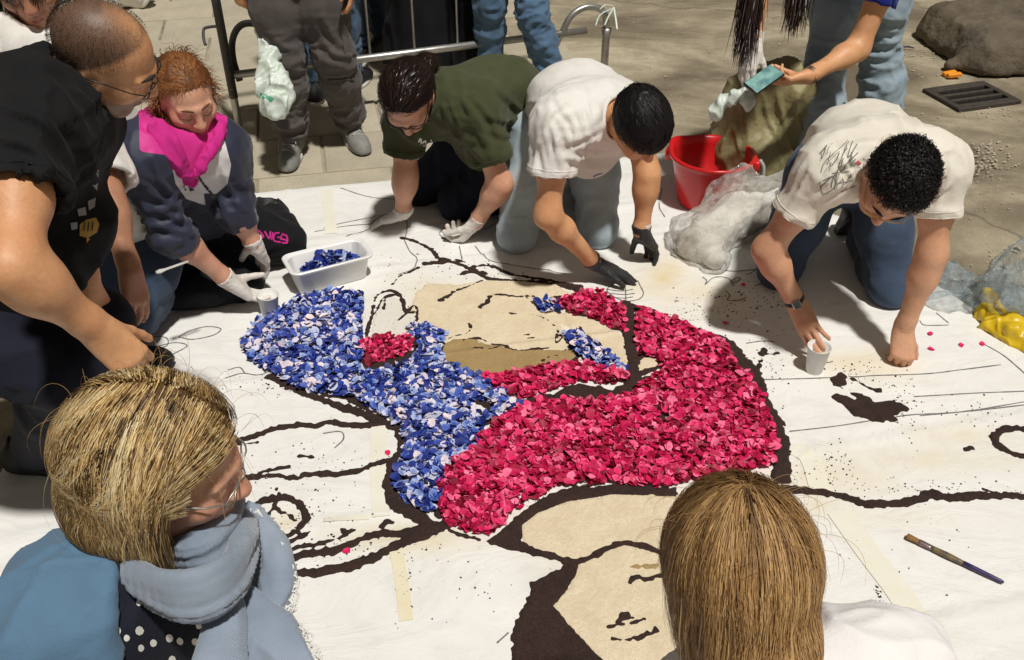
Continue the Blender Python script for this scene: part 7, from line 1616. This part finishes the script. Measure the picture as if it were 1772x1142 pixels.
# right background
t0 = Z(1720, 132)
K = Field(); bx_ = nrm(V3(1, .12, 0)); by_ = V3(-bx_[1], bx_[0], 0)
for x in np.arange(-.04, .85, .085):
    for y in np.arange(0, .6, .085):
        p0 = t0 + bx_ * x + by_ * y; top_ = .185 + .03 * min(y / .2, 1) - .10 * max(0, .08 - x); K.cap(p0 + V3(0, .06, .04), p0 + V3(.02, .07, top_ - .07), .095, .072, .05)
K.cap(t0 + V3(-.20, .10, .02), t0 + V3(-.05, .1, .06), .05, .09, .06); K.cut((0, 0, .004), (0, 0, -1)); V, F = K.mesh(.012); V = displace(V, F, [(V3(1, .1, 0), 5, .008, None, 1), (V3(.3, .2, 1), 14, .005, None, 1)], .006, 61)
o = obj('stone_block', V, F, M['rag_dark'], loc=t0); tag(o, 'dark weathered stone block lying behind the drain grate at the right', 'stone block')
g = [Z(1608, 160), Z(1690, 146), Z(1752, 170), Z(1672, 196)]; gc = sum(g) / 4; gx = nrm(g[3] - g[0]); gy = nrm(np.cross(V3(0, 0, 1), gx)); gw = np.linalg.norm(g[3] - g[0]) / 2; gh = .18
gr = empty('drain_grate', (gc[0], gc[1], .0), 'rusty iron drain grate set in the asphalt near the stone block', 'drain grate'); A_ = np.array([gx, gy, V3(0, 0, 1)]); zg = .001
m = MB()
for s_ in (-1, 1): m.box(gc + gy * s_ * gh + V3(0, 0, zg), (gw, .018, .014), A_, bev=.003); m.box(gc + gx * s_ * (gw - .016) + V3(0, 0, zg + .001), (.017, gh - .018, .0135), A_, bev=.003)
m.build('frame', M['grate_iron'], gr, False); m = MB(); m.box(gc + V3(0, 0, -.004), (gw - .03, gh - .02, .003), A_); m.build('pit', M['black_plastic'], gr, False)  # flat black plate under the bars stands in for the shade inside the drain
m0 = MB(); m0.box((0, 0, 0), (.011, gh - .018, .009), None, bev=.002); bm_ = mesh_data('grate_bar', m0.V, m0.F, M['grate_iron'], False); nbar = int((gw - .04) * 2 / .045)
for k in range(nbar):
    o = bpy.data.objects.new('grate_bar', bm_); COL.objects.link(o); o.parent = gr; q = gx * (-(gw - .045) + k * (2 * (gw - .045) / (nbar - 1))); o.location = (q[0], q[1], .004); o.rotation_euler = (0, 0, math.atan2(gx[1], gx[0]))
for k, (x, y, rz) in enumerate([(1642, 130, .2), (1650, 135, .05)]):
    m = MB(); q = Z(x, y); m.box(q + V3(0, 0, .012 + .006 * k), (.038, .015, .010), np.array([V3(cos(rz), sin(rz), .1), V3(-sin(rz), cos(rz), 0), V3(-.1, 0, 1)]), bev=.003)
    o = m.build('orange_scrap', M['orange_scrap'], smooth=False, loc=q); tag(o, ['orange plastic scrap on the asphalt beside the stone block, the farther of two', 'orange plastic scrap on the asphalt beside the stone block, the nearer of two'][k], 'scrap')
mb = MB()
for (a, b, rx, ry, n, sz) in [(1715, 272, 40, 22, 110, .007), (1690, 290, 30, 10, 40, .006), (1600, 60, 80, 50, 60, .007), (1570, 100, 60, 30, 40, .006), (1250, 120, 160, 60, 60, .006), (1700, 330, 60, 60, 40, .004), (1720, 450, 40, 30, 20, .004), (1690, 200, 50, 12, 30, .006), (1150, 60, 80, 40, 30, .005)]:
    for _ in range(n):
        q = Z(random.gauss(a, rx * .6), random.gauss(b, ry * .6)); s = sz * random.uniform(.4, 1.3); w6 = [q + V3(cos(t) * s * random.uniform(.7, 1.3), sin(t) * s * random.uniform(.6, 1.1), 0) for t in (0, 1.25, 2.5, 3.8, 5)]
        mb.add(w6 + [q + V3(s * .2, 0, s * random.uniform(.4, .9)), q + V3(-s * .3, s * .2, s * .5)], [[0, 1, 5], [1, 2, 5], [2, 6, 5], [2, 3, 6], [3, 4, 6], [4, 5, 6], [4, 0, 5]])
o = obj('gravel', mb.V, mb.F, M['paving_stone'], smooth=False, loc=(2, 4.2, 0)); tag(o, 'loose gravel and grit scattered on the asphalt at the right', 'gravel', kind='stuff')
for k, (x0, y0, x1, y1) in enumerate([(1562, 84, 1582, 86), (1716, 26, 1738, 24), (1752, 434, 1764, 438), (1728, 466, 1740, 470)]):
    a, b = Z(x0, y0), Z(x1, y1); m = MB(); m.tube([a + V3(0, 0, .01), lerp(a, b, .5) + V3(0, .004, .014), b + V3(0, 0, .01)], [.004, .006, .003], 6); o = m.build('twig', M['rope_dark'], loc=a)
    tag(o, ['small dark twig on the asphalt right of the loose jeans', 'small dark twig on the asphalt beyond the stone block', 'small dark twig on bare asphalt above the clear sack', 'tiny dark twig closest to the clear sack'][k], 'twig', 'twigs on the asphalt')
w0 = Z(222, 18); lump('white_bag', 'crumpled white bag lying on the paving far behind the black tee', 'bag', [('c', w0 + V3(-.12, .05, .10), w0 + V3(.06, .08, .10), .11, .10, .05), ('c', w0 + V3(0, .06, .15), w0 + V3(.03, .07, .28), .08, .03, .05)], M['tee_white'], .012, [(V3(.2, 0, 1), 14, .018, None, 1)], .005, 62, w0)
